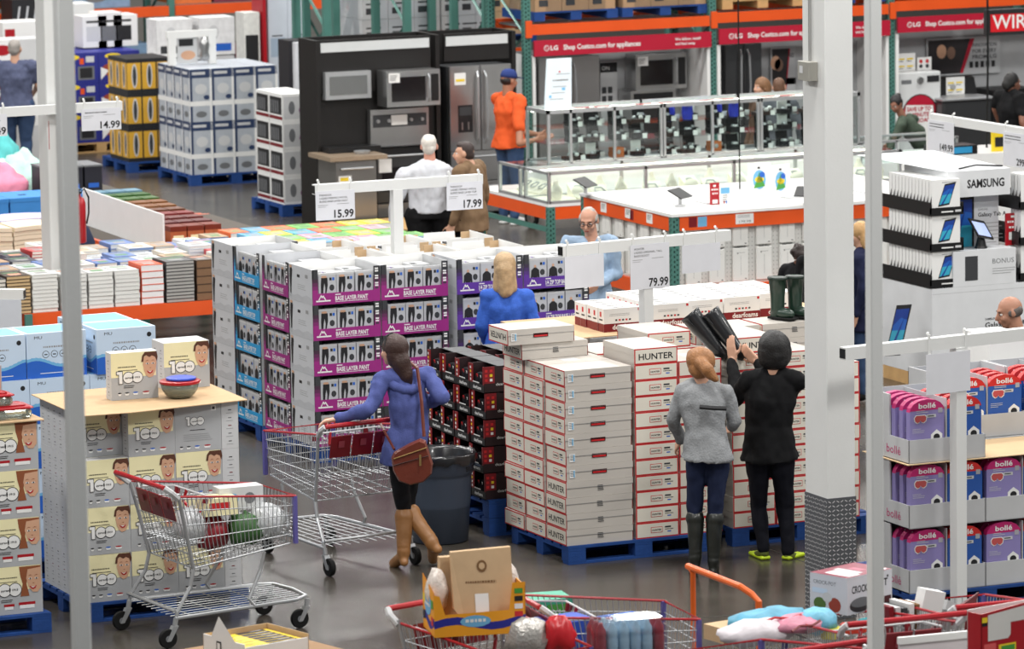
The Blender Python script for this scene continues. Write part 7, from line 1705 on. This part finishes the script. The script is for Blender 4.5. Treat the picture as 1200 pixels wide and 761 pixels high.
def hand(g, w, d, pn, curl=.5, side=1, s=1.0):
    """palm + five fingers; d finger direction, pn palm normal, side +1 thumb along d x pn"""
    d = Vector(d).normalized(); pn = Vector(pn); pn = (pn-d*pn.dot(d)).normalized(); l = d.cross(pn)*side
    for k in range(4):
        b = w+l*(.026-.0175*k)*s; e = w+d*.085*s+l*(.030-.020*k)*s; cap(g, b, e, .015*s, .0115*s)
        p = e; a = .15+curl*.5; L_ = (.040, .027, .021); f = (.95, 1.05, 1.0, .78)[k]
        dd = d
        for j in range(3):
            ang = curl*(.55+.25*j); dd = (dd*math.cos(ang)+pn*math.sin(ang)).normalized(); pnn = pn
            q = p+dd*L_[j]*f*s; cap(g, p, q, (.0098-.001*j)*s, (.0088-.001*j)*s, n=8); p = q
    b = w+d*.02*s+l*.026*s; c = b+(d*.55+l*.8+pn*.25).normalized()*.042*s; e = c+(d*.8+l*.35+pn*.45*curl*2).normalized()*.032*s; f_ = e+(d*.85+l*.0+pn*.5*curl*2).normalized()*.024*s
    cap(g, b, c, .015*s, .0115*s, n=8); cap(g, c, e, .011*s, .010*s, n=8); cap(g, e, f_, .0098*s, .0085*s, n=8)
def person(head, h, face, label, J=None, top=None, bot=None, shoes=None, skin=(205, 158, 132), hair=None, w=1.0, base=None, hy=0, hp=0, vox=.009, sleeve='long', hem=.80, eyes=True, group=None, hands=None, extra=None, scalp=None, lean=0, wpos=None):
    """head: pixel of the crown; J: joints given as (pixel x, pixel y, depth offset)"""
    loc = (at(*base, 0) if base else (lambda p: Vector((p.x, p.y, 0)))(at(head[0], head[1], h)))
    if wpos: loc = Vector((wpos[0], wpos[1], 0))
    t = empty('person', loc, 0, label, 'person', group); s = h/1.75
    dep = (loc-Vector((0, 0, CH))).dot(_f)
    def D(px, py, off=0):
        d = _f+_r2*((px-600)/CF)-_u2*((py-380.5)/CF); return Vector((0, 0, CH))+d*(dep_at+off)
    Rz = Matrix.Rotation(R(face), 4, 'Z'); X = (Rz @ Vector((1, 0, 0))); Yv = Rz @ Vector((0, 1, 0)); Z = Vector((0, 0, 1))
    dj = dict(pelvis=(0, 0, .95), waist=(0, .0, 1.09), chest=(0, .0, 1.28), neck=(0, -.01, 1.46), head=(0, .015, 1.625),
              shL=(-.175, 0, 1.41), shR=(.175, 0, 1.41), elL=(-.25, -.03, 1.13), elR=(.25, -.03, 1.13), wrL=(-.26, .05, .88), wrR=(.26, .05, .88),
              hpL=(-.09, 0, .92), hpR=(.09, 0, .92), knL=(-.10, .03, .50), knR=(.10, .03, .50), anL=(-.105, -.02, .09), anR=(.105, -.02, .09), toL=(-.115, .13, .035), toR=(.115, .13, .035))
    P = {k: loc+Rz @ (Vector((v[0]*w if k[:2] in ('sh', 'el', 'wr', 'hp') else v[0], v[1], v[2]))*s) for k, v in dj.items()}
    for k, v in (J or {}).items():
        dep_at = (P[k]-Vector((0, 0, CH))).dot(_f); P[k] = D(*v)
    sk = mat('skin_%d_%d_%d' % skin, skin, .5, var=.05)
    HM = Matrix.Translation(P['head']) @ Matrix.Rotation(R(face+hy), 4, 'Z') @ Matrix.Rotation(R(-hp), 4, 'X') @ Matrix.Scale(s*1.02, 4)
    # ---- body
    g = G()
    ell = lambda c, r: ellm(g, HM, c, r)
    ell((0, -.012, .028), (.074, .093, .086)); ell((0, .028, -.03), (.058, .06, .074)); ell((0, .05, -.083), (.034, .032, .027)); ell((0, .068, .03), (.05, .022, .014))
    for e in (-1, 1): ell((e*.038, .055, -.028), (.024, .03, .026)); ell((e*.077, -.008, -.004), (.011, .021, .032))
    cap(g, HM @ Vector((0, .084, .018)), HM @ Vector((0, .108, -.024)), .009*s, .0145*s); ell((0, .083, -.054), (.024, .016, .012))
    cap(g, HM @ Vector((0, -.02, -.05)), P['neck'], .054*s, .060*s)
    sp = [(P['pelvis'], .155, .11), (P['waist'], .135, .1), (P['chest'], .16, .115), (P['chest'].lerp(P['neck'], .6), .14, .09), (P['neck'], .065, .06)]
    def axes(i, pts):
        a = pts[max(0, i-1)]; b = pts[min(len(pts)-1, i+1)]; tt = (b-a).normalized(); x = (X-tt*X.dot(tt)).normalized(); return x, tt.cross(x)
    pts = [p[0] for p in sp]
    loft(g, [(p, (rx-.03)*w*s if i < 3 else rx*s*.85, (ry-.03)*w*s if i < 3 else ry*s*.85, *axes(i, pts)) for i, (p, rx, ry) in enumerate(sp)])
    bare = sleeve != 'long'
    for e in 'LR':
        cap(g, P['sh'+e], P['el'+e], .040*w*s, (.042 if bare else .034)*s); cap(g, P['el'+e], P['wr'+e], (.042 if bare else .032)*s, .028*s); cap(g, P['neck'].lerp(P['sh'+e], .3), P['sh'+e], .042*s, .042*s)
        cap(g, P['hp'+e], P['kn'+e], .060*w*s, .042*s); cap(g, P['kn'+e], P['an'+e], .040*s, .030*s); cap(g, P['an'+e], P['to'+e], .026*s, .02*s)
        fd, fn, cu = (hands or {}).get(e, (None, None, .45))
        if fd is None: fd = (P['wr'+e]-P['el'+e]).normalized(); fn = Yv*.3+(X if e == 'L' else -X)
        else: fd = Rz @ Vector(fd); fn = Rz @ Vector(fn)
        hand(g, P['wr'+e]+fd*.015, fd, fn, cu, 1 if e == 'R' else -1, s)
    body = fig_mesh('body', g, vox, sk, t, loc, 2)
    # ---- face details
    if eyes:
        q = G(); q.mx = Matrix.Translation(-loc) @ HM
        for e in (-1, 1):
            q.ball((e*.030, .071, .004), (.0145, .012, .0085), mat('eye_white', (225, 220, 214), .3), 10, 6); q.ball((e*.030, .0815, .004), (.006, .004, .006), ink, 8, 4)
        q.build('eyes', t)
        q = G(); q.mx = Matrix.Translation(-loc) @ HM; q.ball((0, .0945, -.0545), (.022, .008, .0075), mat('lips_%d' % skin[0], (int(skin[0]*.78), int(skin[1]*.55), int(skin[2]*.55)), .4), 10, 5); q.build('lips', t)
        q = G(); q.mx = Matrix.Translation(-loc) @ HM
        for e in (-1, 1): q.ball((e*.031, .082, .027), (.019, .007, .0042), mat('brow_dark', (60, 44, 36), .8), 8, 4)
        q.build('eyebrows', t)
    # ---- hair
    if hair:
        hc, hp_ = hair; q = G()
        for it in hp_:
            if it[0] == 'e': ellm(q, HM, it[1], it[2])
            else: cap(q, HM @ Vector(it[1]), HM @ Vector(it[2]), it[3]*s, it[4]*s)
        hm = mat('hair_%d_%d_%d' % hc, hc, .55, var=.35, scale=30, bump=.5, bscale=90); fig_mesh('hair', q, max(vox, .009), hm, t, loc, 4, .008, 3)
    # ---- clothing
    q = G(); o = .016*s; hemv = P['pelvis'].lerp((P['knL']+P['knR'])/2, max(0, (.95-hem)/.45)) if hem < .95 else P['pelvis']
    fl = .02 if hem < .9 else 0
    hc_ = [(hemv, .178+fl, .140+fl), (P['pelvis'], .172+fl*.3, .135), (P['waist'], .145, .112), (P['chest'], .172, .128), (P['chest'].lerp(P['neck'], .62), .15, .10), (P['neck']-Z*.0, .078, .072)]
    if hem >= .95: hc_ = hc_[1:]; hc_[0] = (P['pelvis'], .155, .118)
    pts = [p[0] for p in hc_]
    loft(q, [(p, rx*w*s+.004, ry*w*s+.004, *axes(i, pts)) for i, (p, rx, ry) in enumerate(hc_)])
    for e in 'LR':
        cap(q, P['neck'].lerp(P['sh'+e], .3)-Z*.005, P['sh'+e], .066*s, .068*s)
        if sleeve == 'long': cap(q, P['sh'+e], P['el'+e], .066*w*s, .056*s); cap(q, P['el'+e], P['el'+e].lerp(P['wr'+e], .93), .056*s, .041*s)
        else: cap(q, P['sh'+e], P['sh'+e].lerp(P['el'+e], .62), .068*w*s, .066*s)
    cl = fig_mesh('top', q, max(vox, .010), top, t, loc, 2, .012, face)
    if bot:
        q = G(); loft(q, [(P['pelvis']-Z*.06, .15*w*s, .115*w*s, X, Yv), (P['pelvis']+Z*.02, .155*w*s, .118*w*s, X, Yv), (P['waist']-Z*.07, .11*w*s, .08*w*s, X, Yv)])
        bm_, fit, endf = bot
        for e in 'LR': cap(q, P['hp'+e], P['kn'+e], (.088+fit)*w*s, (.060+fit)*s); cap(q, P['kn'+e], P['kn'+e].lerp(P['an'+e], endf), (.060+fit)*s, (.046+fit)*s)
        fig_mesh('trousers', q, max(vox, .010), bm_, t, loc, 2, .009, face+5)
    if shoes:
        sm, kind = shoes
        for e in 'LR':
            q = G(); A, T_, K = P['an'+e], P['to'+e], P['kn'+e]
            if kind == 'boot': ax_ = (A-K).normalized(); cap(q, A, K.lerp(A, .15), .047*s, .070*s); cap(q, K.lerp(A, .17), K.lerp(A, .12), .074*s, .074*s); cap(q, A, T_, .046*s, .036*s); [cap(q, A-ax_*u, A-ax_*(u+.012), .054*s, .054*s) for u in (.02, .06, .10)]; cap(q, A+ax_*.055-(T_-A).normalized()*.015, A+ax_*.03, .034*s, .036*s)
            else: cap(q, A-Z*.02*s, T_, .044*s, .034*s)
            so = fig_mesh('boot' if kind == 'boot' else 'shoe', q, max(vox*.9, .009), sm, t, loc, 1, .004 if kind == 'boot' else 0, 1)
            if kind in ('yellow', 'white'):
                fd_ = (T_-A); fd_.z = 0; fd_ = fd_.normalized(); sd_ = fd_.cross(Z); q = G(); a_ = A-fd_*.03*s; a_.z = .016; b_ = Vector((T_.x, T_.y, .016)); [cap(q, a_+sd_*k_, b_+sd_*k_, .017, .017) for k_ in (-.024, 0, .024)]; fig_mesh('sole', q, .008, mat('sole_%s' % kind, (200, 226, 40) if kind == 'yellow' else (230, 230, 228), .5), t, loc, 1)
    if extra: extra(t, loc, P, HM, X, Yv, s)
    return t, P, HM
short = lambda c: (c, [('e', (0, -.022, .040), (.079, .090, .082)), ('e', (0, -.05, -.01), (.070, .06, .06)), ('e', (0, .03, .085), (.058, .05, .028))])
long_ = lambda c, L: (c, [('e', (0, -.024, .038), (.094, .104, .094)), ('c', (0, -.07, .0), (0, -.095, -L), .082, .06), ('c', (-.055, -.04, .0), (-.06, -.06, -L*.9), .038, .04), ('c', (.055, -.04, .0), (.06, -.06, -L*.9), .038, .04)])
bob = lambda c: (c, [('e', (0, -.028, .03), (.125, .128, .112)), ('e', (0, -.034, -.02), (.132, .118, .115)), ('e', (0, -.036, -.06), (.128, .105, .09)), ('e', (0, .05, .08), (.07, .05, .04))])
# 1 woman in the blue hoodie
def strap_pts(P): return None
def w1x(t, loc, P, HM, X, Y, s):
    q = G(); c = P['neck']-loc
    a = [c+X*(.115*math.cos(k*PI/6))+Y*(.10*math.sin(k*PI/6))+Vector((0, 0, -.02-.06*max(0, -math.sin(k*PI/6)))) for k in range(12)]
    q.tube(a, .036, MATS['hoodie_blue'], 8, closed=True); q.build('hood', t, smooth=True)
    q = G(); q.mx = Matrix.Translation(-loc) @ HM; q.tube([(.082, -.0, .05), (.06, .02, .115), (0, .03, .13), (-.06, .02, .115), (-.082, 0, .05)], .0065, ink, 6); q.build('sunglasses', t)
hb = mat('hoodie_blue', (82, 92, 150), .85, var=.18, scale=45, bump=.35, bscale=120)
t1, P1, _ = person((462, 388), 1.72, 12, 'woman in a long blue hoodie and tan boots pushing the cart', base=(475, 666), hy=6, hp=-4,
    J=dict(head=(461, 412, 0), neck=(472, 443, 0), chest=(478, 472, 0), waist=(480, 500, 0), pelvis=(474, 527, 0), shL=(448, 446, .02), shR=(501, 440, -.02), elL=(432, 480, -.05), wrL=(396, 491, .0), elR=(519, 464, -.22), wrR=(492, 476, .05),
           hpL=(465, 532, .0), hpR=(483, 534, 0), knL=(474, 598, .06), anL=(473, 651, .0), toL=(462, 661, .03), knR=(477, 596, .0), anR=(508, 639, -.12), toR=(507, 656, -.08)),
    top=hb, hem=.86, bot=(mat('leggings_black', (20, 20, 24), .7), -.004, .5), shoes=(mat('tan_leather', (150, 104, 60), .45, var=.2, bump=.2, bscale=20), 'boot'),
    hair=((58, 36, 30), [('e', (0, -.028, .036), (.098, .106, .096)), ('e', (0, -.05, -.02), (.092, .08, .09)), ('c', (0, -.085, -.05), (.02, -.115, -.15), .078, .062), ('c', (.02, -.115, -.15), (.05, -.12, -.27), .062, .035)]), w=.95, vox=.008, extra=w1x, hands={'L': ((-.75, .55, -.15), (0, 0, -1), .9), 'R': (None, None, .6)})
# tunic skirt of the hoodie is part of the top; bag hangs from the shoulder
def at_dep(px, py, ref, off=0):
    dp = (ref-Vector((0, 0, CH))).dot(_f)+off; d = _f+_r2*((px-600)/CF)-_u2*((py-380.5)/CF); return Vector((0, 0, CH))+d*dp
bagc = at_dep(483, 541, P1['pelvis'], -.24); t = empty('shoulder_bag', bagc, R(-24), 'brown leather shoulder bag hanging at the back of the woman in the blue hoodie', 'bag')
lea = mat('brown_leather', (104, 44, 30), .4, var=.25, bump=.2, bscale=30)
g = G(); n = 16; vs = []
for yy, k in ((-.05, .92), (-.02, 1.0), (.02, 1.0), (.05, .92)):
    for (x, z) in ((-.15, .03), (-.13, .07), (-.02, .13), (.06, .165), (.10, .15), (.15, -.02), (.14, -.09), (.08, -.15), (-.02, -.17), (-.10, -.14), (-.14, -.06)): vs.append((x*k, yy*1.1, z*k))
n = 11; g.mesh(vs, [(j*n+i, j*n+(i+1) % n, (j+1)*n+(i+1) % n, (j+1)*n+i) for j in range(3) for i in range(n)]+[tuple(range(n-1, -1, -1)), tuple(3*n+i for i in range(n))], lea)
g.tube([(-.13, -.06, .03), (.11, -.065, .11)], .005, mat('zip_gold', (170, 140, 90), .3, metal=.8), 4); g.tube([(-.14, -.06, -.02), (.12, -.065, .05)], .004, mat('dark_leather', (58, 26, 20), .5), 4); g.tube([(.06, -.07, .06), (.06, -.075, -.02)], .008, MATS['zip_gold'], 5)
g.build('pouch', t, smooth=False)
g = G(); a_ = at_dep(497, 512, P1['pelvis'], -.24)-bagc; b_ = at_dep(494, 470, P1['pelvis'], -.20)-bagc; c_ = at_dep(489, 432, P1['neck'], -.06)-bagc; rzm = Matrix.Rotation(R(24), 3, 'Z')
f1 = at_dep(480, 425, P1['neck'], .05)-bagc
g.tube([rzm @ v for v in (a_, b_, c_, f1)], .014, lea, 6); a_ = at_dep(462, 527, P1['pelvis'], -.22)-bagc; b_ = at_dep(450, 505, P1['pelvis'], -.10)-bagc; c_ = at_dep(446, 497, P1['pelvis'], .1)-bagc; g.tube([rzm @ v for v in (a_, b_, c_)], .010, lea, 6); g.build('strap', t)
# 2 woman in the grey jacket
def w2x(t, loc, P, HM, X, Y, s):
    q = G(); a = at_dep(820, 477, P['waist'], -.155)-loc; b = at_dep(851, 479, P['waist'], -.155)-loc; q.tube([a, (a+b)/2-Y*.02, b], .017, ink, 6); q.build('belt_strip', t)
    q = G(); q.mx = Matrix.Translation(-loc) @ HM; q.tube([(.03*math.cos(k)+.0, -.1, .01+.03*math.sin(k)) for k in [i*PI/4 for i in range(8)]], .008, ink, 5, closed=True); q.build('hair_tie', t)
person((820, 408), 1.62, -30, 'woman in a grey jacket, jeans and dark boots bending over the boot boxes', base=(824, 676), hy=0, hp=22,
    J=dict(head=(821, 429, .10), neck=(822, 450, .08), chest=(822, 474, .04), waist=(826, 502, .0), pelvis=(829, 527, -.02), shL=(799, 458, .08), shR=(849, 460, .08), elL=(789, 490, .10), wrL=(797, 517, .18), elR=(861, 493, .14), wrR=(858, 500, .3),
           hpL=(817, 536, .0), hpR=(841, 537, 0), knL=(814, 600, .02), knR=(838, 600, .0), anL=(815, 658, 0), anR=(836, 662, 0), toL=(812, 668, .06), toR=(837, 671, .06)),
    top=mat('grey_quilt', (138, 140, 142), .85, var=.12, scale=60, bump=.6, bscale=70), hem=.89, bot=(mat('jeans_navy', (32, 40, 66), .75, var=.2, scale=20), -.002, .6), shoes=(mat('black_olive_rubber', (34, 36, 32), .35, coat=.2), 'boot'),
    hair=((150, 102, 60), [('e', (0, -.03, .034), (.112, .118, .106)), ('e', (0, -.055, -.03), (.090, .075, .085)), ('c', (.01, -.12, .0), (.07, -.17, -.07), .05, .055), ('c', (.07, -.17, -.07), (.13, -.15, -.14), .055, .03)]), w=1.04, vox=.008, extra=w2x, hands={'L': ((-.3, .5, -.5), (1, 0, 0), .5)})
# 3 woman in black
pb, PB, _ = person((907, 385), 1.70, -26, 'woman with a black bob in a black jacket holding up a tall black boot', base=(912, 655), hy=12, hp=0,
    J=dict(head=(907, 409, 0), neck=(906, 438, 0), chest=(903, 468, 0), waist=(901, 498, 0), pelvis=(902, 525, 0), shL=(877, 446, .0), shR=(935, 446, .0), elL=(861, 470, .16), wrL=(859, 422, .26), elR=(920, 470, .22), wrR=(886, 424, .30),
           hpL=(888, 535, 0), hpR=(915, 535, 0), knL=(889, 594, .02), knR=(921, 594, .02), anL=(895, 646, 0), anR=(924, 649, 0), toL=(883, 653, .04), toR=(938, 656, -.03)),
    top=mat('black_jacket', (15, 15, 17), .8, var=.1, bump=.15), hem=.87, bot=(mat('trousers_ink', (18, 19, 28), .75), .004, .93), shoes=(mat('shoe_yellow_black', (90, 100, 30), .6, var=.9, scale=30), 'yellow'), hair=bob((22, 20, 20)), vox=.008, w=1.12,
    hands={'L': ((-.15, .15, 1), (.5, .8, 0), .25), 'R': ((-.6, .3, .6), (.2, .8, .2), .45)})
# the pair of boots she holds
bk = mat('black_rubber_boot', (26, 27, 30), .3, coat=.4)
for k, (tp, mid, btm, lab) in enumerate((((808, 368), (834, 400), (848, 418), 'tall black rubber boot tilted, the left one held by the woman in black'), ((831, 366), (853, 392), (871, 420), 'tall black rubber boot tilted, the right one held by the woman in black'))):
    A_ = at_dep(*tp, PB['wrL'], .12); M_ = at_dep(*mid, PB['wrL'], .12); B_ = at_dep(*btm, PB['wrL'], .12); g = G(); d_ = (B_-A_)
    ax = d_.normalized(); n = 16; x = ax.orthogonal().normalized(); y = ax.cross(x); vs = []; L_ = d_.length
    prof = [(.0, .078), (.004, .082), (.03, .076), (.12, .072), (.22, .062), (L_*.8, .048), (L_*.97, .048), (L_, .03)]
    vs = [ax*u+x*r*math.cos(2*PI*i/n)+y*r*math.sin(2*PI*i/n) for u, r in prof for i in range(n)]
    fs = [(j*n+i, j*n+(i+1) % n, (j+1)*n+(i+1) % n, (j+1)*n+i) for j in range(len(prof)-1) for i in range(n)]+[tuple((len(prof)-1)*n+i for i in range(n))]
    inner = [ax*u+x*r*math.cos(2*PI*i/n)+y*r*math.sin(2*PI*i/n) for u, r in ((0, .078), (.01, .07), (.15, .055)) for i in range(n)]; g.mesh(vs, fs, bk)
    g.mesh(inner, [(j*n+(i+1) % n, j*n+i, (j+1)*n+i, (j+1)*n+(i+1) % n) for j in range(2) for i in range(n)]+[tuple(2*n+i for i in range(n))], rubber)
    tt = empty('rain_boot', A_, 0, lab, 'boot'); g.build('shaft', tt, smooth=True)
    g = G(); s_ = Vector((0, 0, 1)); f0 = ax*(L_*.93); fdir = (Vector((.55, .55, -.3))).normalized(); cap(g, f0, f0+fdir*.13, .046, .036, bk); g.build('foot', tt, smooth=True)
    g = G(); g.tube([x*.078+ax*.03, x*.09+ax*.05, x*.082+ax*.09], .006, bk, 5); g.build('strap', tt)
# 4 blonde woman
person((591, 288), 1.78, -24, 'blonde woman in a bright blue knitted top seen from behind', J=dict(head=(592, 314, 0), neck=(593, 343, 0), shL=(572, 348, 0), shR=(616, 349, 0), elL=(565, 380, .02), elR=(626, 376, .0), wrL=(572, 402, .1), wrR=(612, 384, .15)),
    top=mat('bright_blue_knit', (58, 98, 190), .8, var=.2, scale=30, bump=.3), bot=(mat('dark_trousers', (30, 30, 36), .8), 0, .93), shoes=(rubber, 'shoe'), hair=long_((176, 148, 112), .17), w=1.0, eyes=False, wpos=(15.62, 35.35))
# 5 man with glasses
def glasses(t, loc, P, HM, X, Y, s):
    q = G(); q.mx = Matrix.Translation(-loc) @ HM
    for e in (-1, 1):
        q.tube([(e*.032+.022*math.cos(k*PI/4), .096, .004+.014*math.sin(k*PI/4)) for k in range(8)], .003, ink, 5, closed=True); q.tube([(e*.054, .094, .008), (e*.078, .0, .006)], .003, ink, 5)
    q.tube([(-.01, .1, .008), (.01, .1, .008)], .003, ink, 5); q.build('glasses', t)
person((690, 238), 1.78, 150, 'older man with glasses and thin grey hair in a light blue denim shirt', J=dict(head=(690, 259, 0), neck=(694, 286, 0), elR=(664, 318, 0), elL=(722, 320, 0), wrL=(700, 335, -.18), wrR=(670, 340, -.2)), hy=-10, hp=18,
    top=mat('light_denim', (150, 172, 196), .8, var=.15, bump=.3, bscale=50), bot=(mat('blue_jeans', (90, 110, 140), .8), .01, .93), shoes=(rubber, 'shoe'), skin=(196, 146, 122), w=1.08,
    hair=((170, 166, 160), [('e', (0, -.045, .02), (.079, .075, .07)), ('e', (-.066, -.01, .02), (.018, .05, .035)), ('e', (.066, -.01, .02), (.018, .05, .035)), ('e', (0, -.02, .058), (.062, .07, .062))]), extra=glasses)
# 6 white shirt man
person((503, 154), 1.80, -22, 'white haired man in a white shirt and black trousers seen from behind', J=dict(head=(503, 172, 0), elL=(464, 238, 0), elR=(534, 238, 0), wrL=(459, 262, .05), wrR=(529, 264, .05), shL=(474, 206, 0), shR=(526, 206, 0)),
    top=mat('white_shirt', (206, 208, 214), .75, var=.05, bump=.2), hem=1.0, bot=(mat('black_trousers', (20, 20, 22), .8), .012, .93), shoes=(rubber, 'shoe'), hair=short((214, 208, 200)), w=1.38, skin=(206, 150, 130), vox=.012, eyes=False)
# 7 tan jacket man
person((549, 160), 1.74, 40, 'dark haired man in a tan jacket looking left at the white haired man', J=dict(head=(544, 180, 0)), hy=20, top=mat('tan_jacket', (122, 98, 74), .75, bump=.3), bot=(MATS['black_trousers'], .01, .93), shoes=(rubber, 'shoe'), hair=short((52, 38, 34)), w=1.2, vox=.012)
# 8 man in orange with cap
def capx(t, loc, P, HM, X, Y, s):
    q = G(); q.mx = Matrix.Translation(-loc) @ HM; m = mat('cap_blue', (44, 60, 116), .8)
    q.lathe([(.086, .03), (.088, .06), (.075, .10), (.045, .125), (.0, .132)], m, 18, (0, -.01, 0), 1, 1.12); q.mesh([(-.065, .07, .045), (.065, .07, .045), (.05, .155, .035), (0, .17, .034), (-.05, .155, .035), (-.065, .07, .052), (.065, .07, .052), (.05, .155, .042), (0, .17, .041), (-.05, .155, .042)], [(4, 3, 2, 1, 0), (5, 6, 7, 8, 9), (1, 2, 7, 6), (2, 3, 8, 7), (3, 4, 9, 8), (4, 0, 5, 9)], m); q.build('cap', t, smooth=True)
person((602, 94), 1.80, -78, 'man in an orange T-shirt and blue cap standing at the tall glass case', base=(598, 263), J=dict(elR=(609, 168, -.1), wrR=(628, 164, .0), elL=(612, 155, .1), wrL=(632, 158, .15)), hp=8, top=mat('orange_tee', (222, 92, 44), .8, bump=.2), sleeve='short', hem=.88,
    bot=(mat('mid_jeans', (62, 84, 120), .8, var=.2), .01, .95), shoes=(mat('trainer_white', (215, 215, 215), .6), 'white'), skin=(170, 118, 92), w=1.15, hair=((34, 26, 24), [('e', (0, -.03, .0), (.078, .075, .06)), ('e', (0, .05, -.075), (.048, .045, .035)), ('e', (0, .055, -.05), (.04, .038, .02))]), extra=capx, vox=.012)
# 9 striped shirt man
person((21, 49), 1.80, -30, 'grey haired man in a striped slate shirt at the far left', base=(22, 212), J=dict(wrR=(40, 108, .3), elR=(44, 100, .1)), top=mat('slate_stripe', (84, 90, 116), .8, var=.35, scale=22), sleeve='short', hem=.85, bot=(mat('dull_jeans', (52, 70, 100), .8), .014, .93), shoes=(rubber, 'shoe'), hair=short((150, 144, 138)), w=1.25, vox=.013, eyes=False)
# 10 woman in green leaning over the case
person((1054, 104), 1.45, 118, 'young woman in an olive green sweatshirt leaning forward over the glass case', hy=0, hp=28, J=dict(head=(1050, 122, -.1), neck=(1058, 138, -.05), shL=(1056, 148, -.2), shR=(1072, 140, .12), chest=(1068, 152, 0), waist=(1080, 168, .05), pelvis=(1088, 186, .1), elL=(1046, 165, -.25), wrL=(1042, 180, -.3), elR=(1048, 160, .1), wrR=(1040, 170, .05), hpL=(1086, 190, 0), hpR=(1092, 190, .1)),
    top=mat('olive_sweat', (70, 82, 70), .85, bump=.3), bot=(MATS['black_trousers'], 0, .93), shoes=(rubber, 'shoe'), skin=(150, 104, 84), hair=((26, 22, 24), [('e', (0, -.02, .04), (.086, .098, .090)), ('c', (.0, -.08, .0), (.06, -.16, -.10), .06, .05), ('c', (.06, -.16, -.1), (.12, -.2, -.25), .05, .03), ('e', (0, -.10, .07), (.045, .045, .04))]), vox=.012, w=.95)
# 11 woman in a printed black T-shirt at the right edge
def teex(t, loc, P, HM, X, Y, s):
    q = G(); c = (P['chest']-loc)-Vector((0, 0, .02))
    for k in range(26):
        a = rnd.uniform(-.09, .09); b = rnd.uniform(-.16, .12); r = rnd.uniform(.006, .014); q.ball(c+X*a+Y*(.137)+Vector((0, 0, b)), (r, .006, r), cream, 6, 4)
    q.build('shirt_print', t)
person((1186, 80), 1.70, -90, 'woman in a black T-shirt with a cream print at the right edge', J=dict(head=(1187, 98, 0), elL=(1166, 128, -.1), wrL=(1174, 150, -.05), shL=(1172, 112, -.1), chest=(1184, 128, 0)), hy=10, hp=4, top=mat('black_tee', (20, 20, 22), .8), sleeve='short', hem=.85, bot=(MATS['black_trousers'], .01, .93), shoes=(rubber, 'shoe'), skin=(132, 88, 70), hair=((20, 18, 18), [('e', (0, -.025, .04), (.088, .104, .092)), ('e', (0, -.09, -.01), (.065, .06, .07))]), w=1.2, vox=.012, extra=teex)
# 12 person behind the tall case, 13-15 more
person((893, 91), 1.60, 100, 'fair haired woman looking left behind the tall glass case', top=mat('brown_coat', (92, 70, 56), .8), bot=(MATS['black_trousers'], .01, .93), shoes=(rubber, 'shoe'), hair=long_((128, 92, 62), .12), vox=.013)
person((913, 91), 1.66, -20, 'brown haired person from behind, right of the fair haired woman', top=mat('grey_coat', (80, 84, 90), .8), bot=(MATS['black_trousers'], .01, .93), shoes=(rubber, 'shoe'), hair=short((96, 66, 46)), vox=.013, eyes=False)
person((936, 283), 1.36, 120, 'child with short curly hair in a black hooded top standing by the phone table', hy=10, hp=22, J=dict(head=(938, 302, 0)), top=mat('child_black', (20, 20, 22), .85, bump=.3), bot=(MATS['black_trousers'], 0, .93), shoes=(rubber, 'shoe'), skin=(120, 80, 62), w=1.12, vox=.011,
    hair=((38, 24, 20), [('e', (0, -.02, .045), (.096, .108, .092))]+[('e', (.085*math.cos(k*2.4)*math.cos(k*.21), -.02+.09*math.sin(k*2.4)*math.cos(k*.21), .05+.085*math.sin(k*.21)), (.03, .03, .03)) for k in range(-2, 8)]))
person((957, 268), 1.58, 110, 'dark haired person in black partly hidden by the big column beside the child', hy=0, hp=10, top=mat('child_black', (20, 20, 22), .85), bot=(MATS['black_trousers'], 0, .93), shoes=(rubber, 'shoe'), skin=(104, 70, 56), hair=long_((22, 18, 20), .1), vox=.012)
person((1009, 260), 1.60, 60, 'blond person in navy between the big column and the slim post', top=mat('navy_coat', (30, 34, 60), .85, var=.4), hem=.7, bot=(MATS['dull_jeans'], 0, .93), shoes=(rubber, 'shoe'), hair=long_((190, 150, 100), .12), vox=.013)
person((1187, 346), 1.76, 75, 'balding man in a black jacket looking left at the right edge', hy=0, hp=14, J=dict(head=(1183, 366, 0), neck=(1192, 390, 0)), top=mat('black_fleece', (20, 20, 23), .85), bot=(MATS['black_trousers'], .01, .93), shoes=(rubber, 'shoe'), skin=(178, 128, 104), w=1.15,
    hair=((92, 84, 80), [('e', (0, -.05, .0), (.079, .06, .055)), ('e', (-.068, -.01, .0), (.015, .045, .03)), ('e', (.068, -.01, .0), (.015, .045, .03))]), vox=.010)
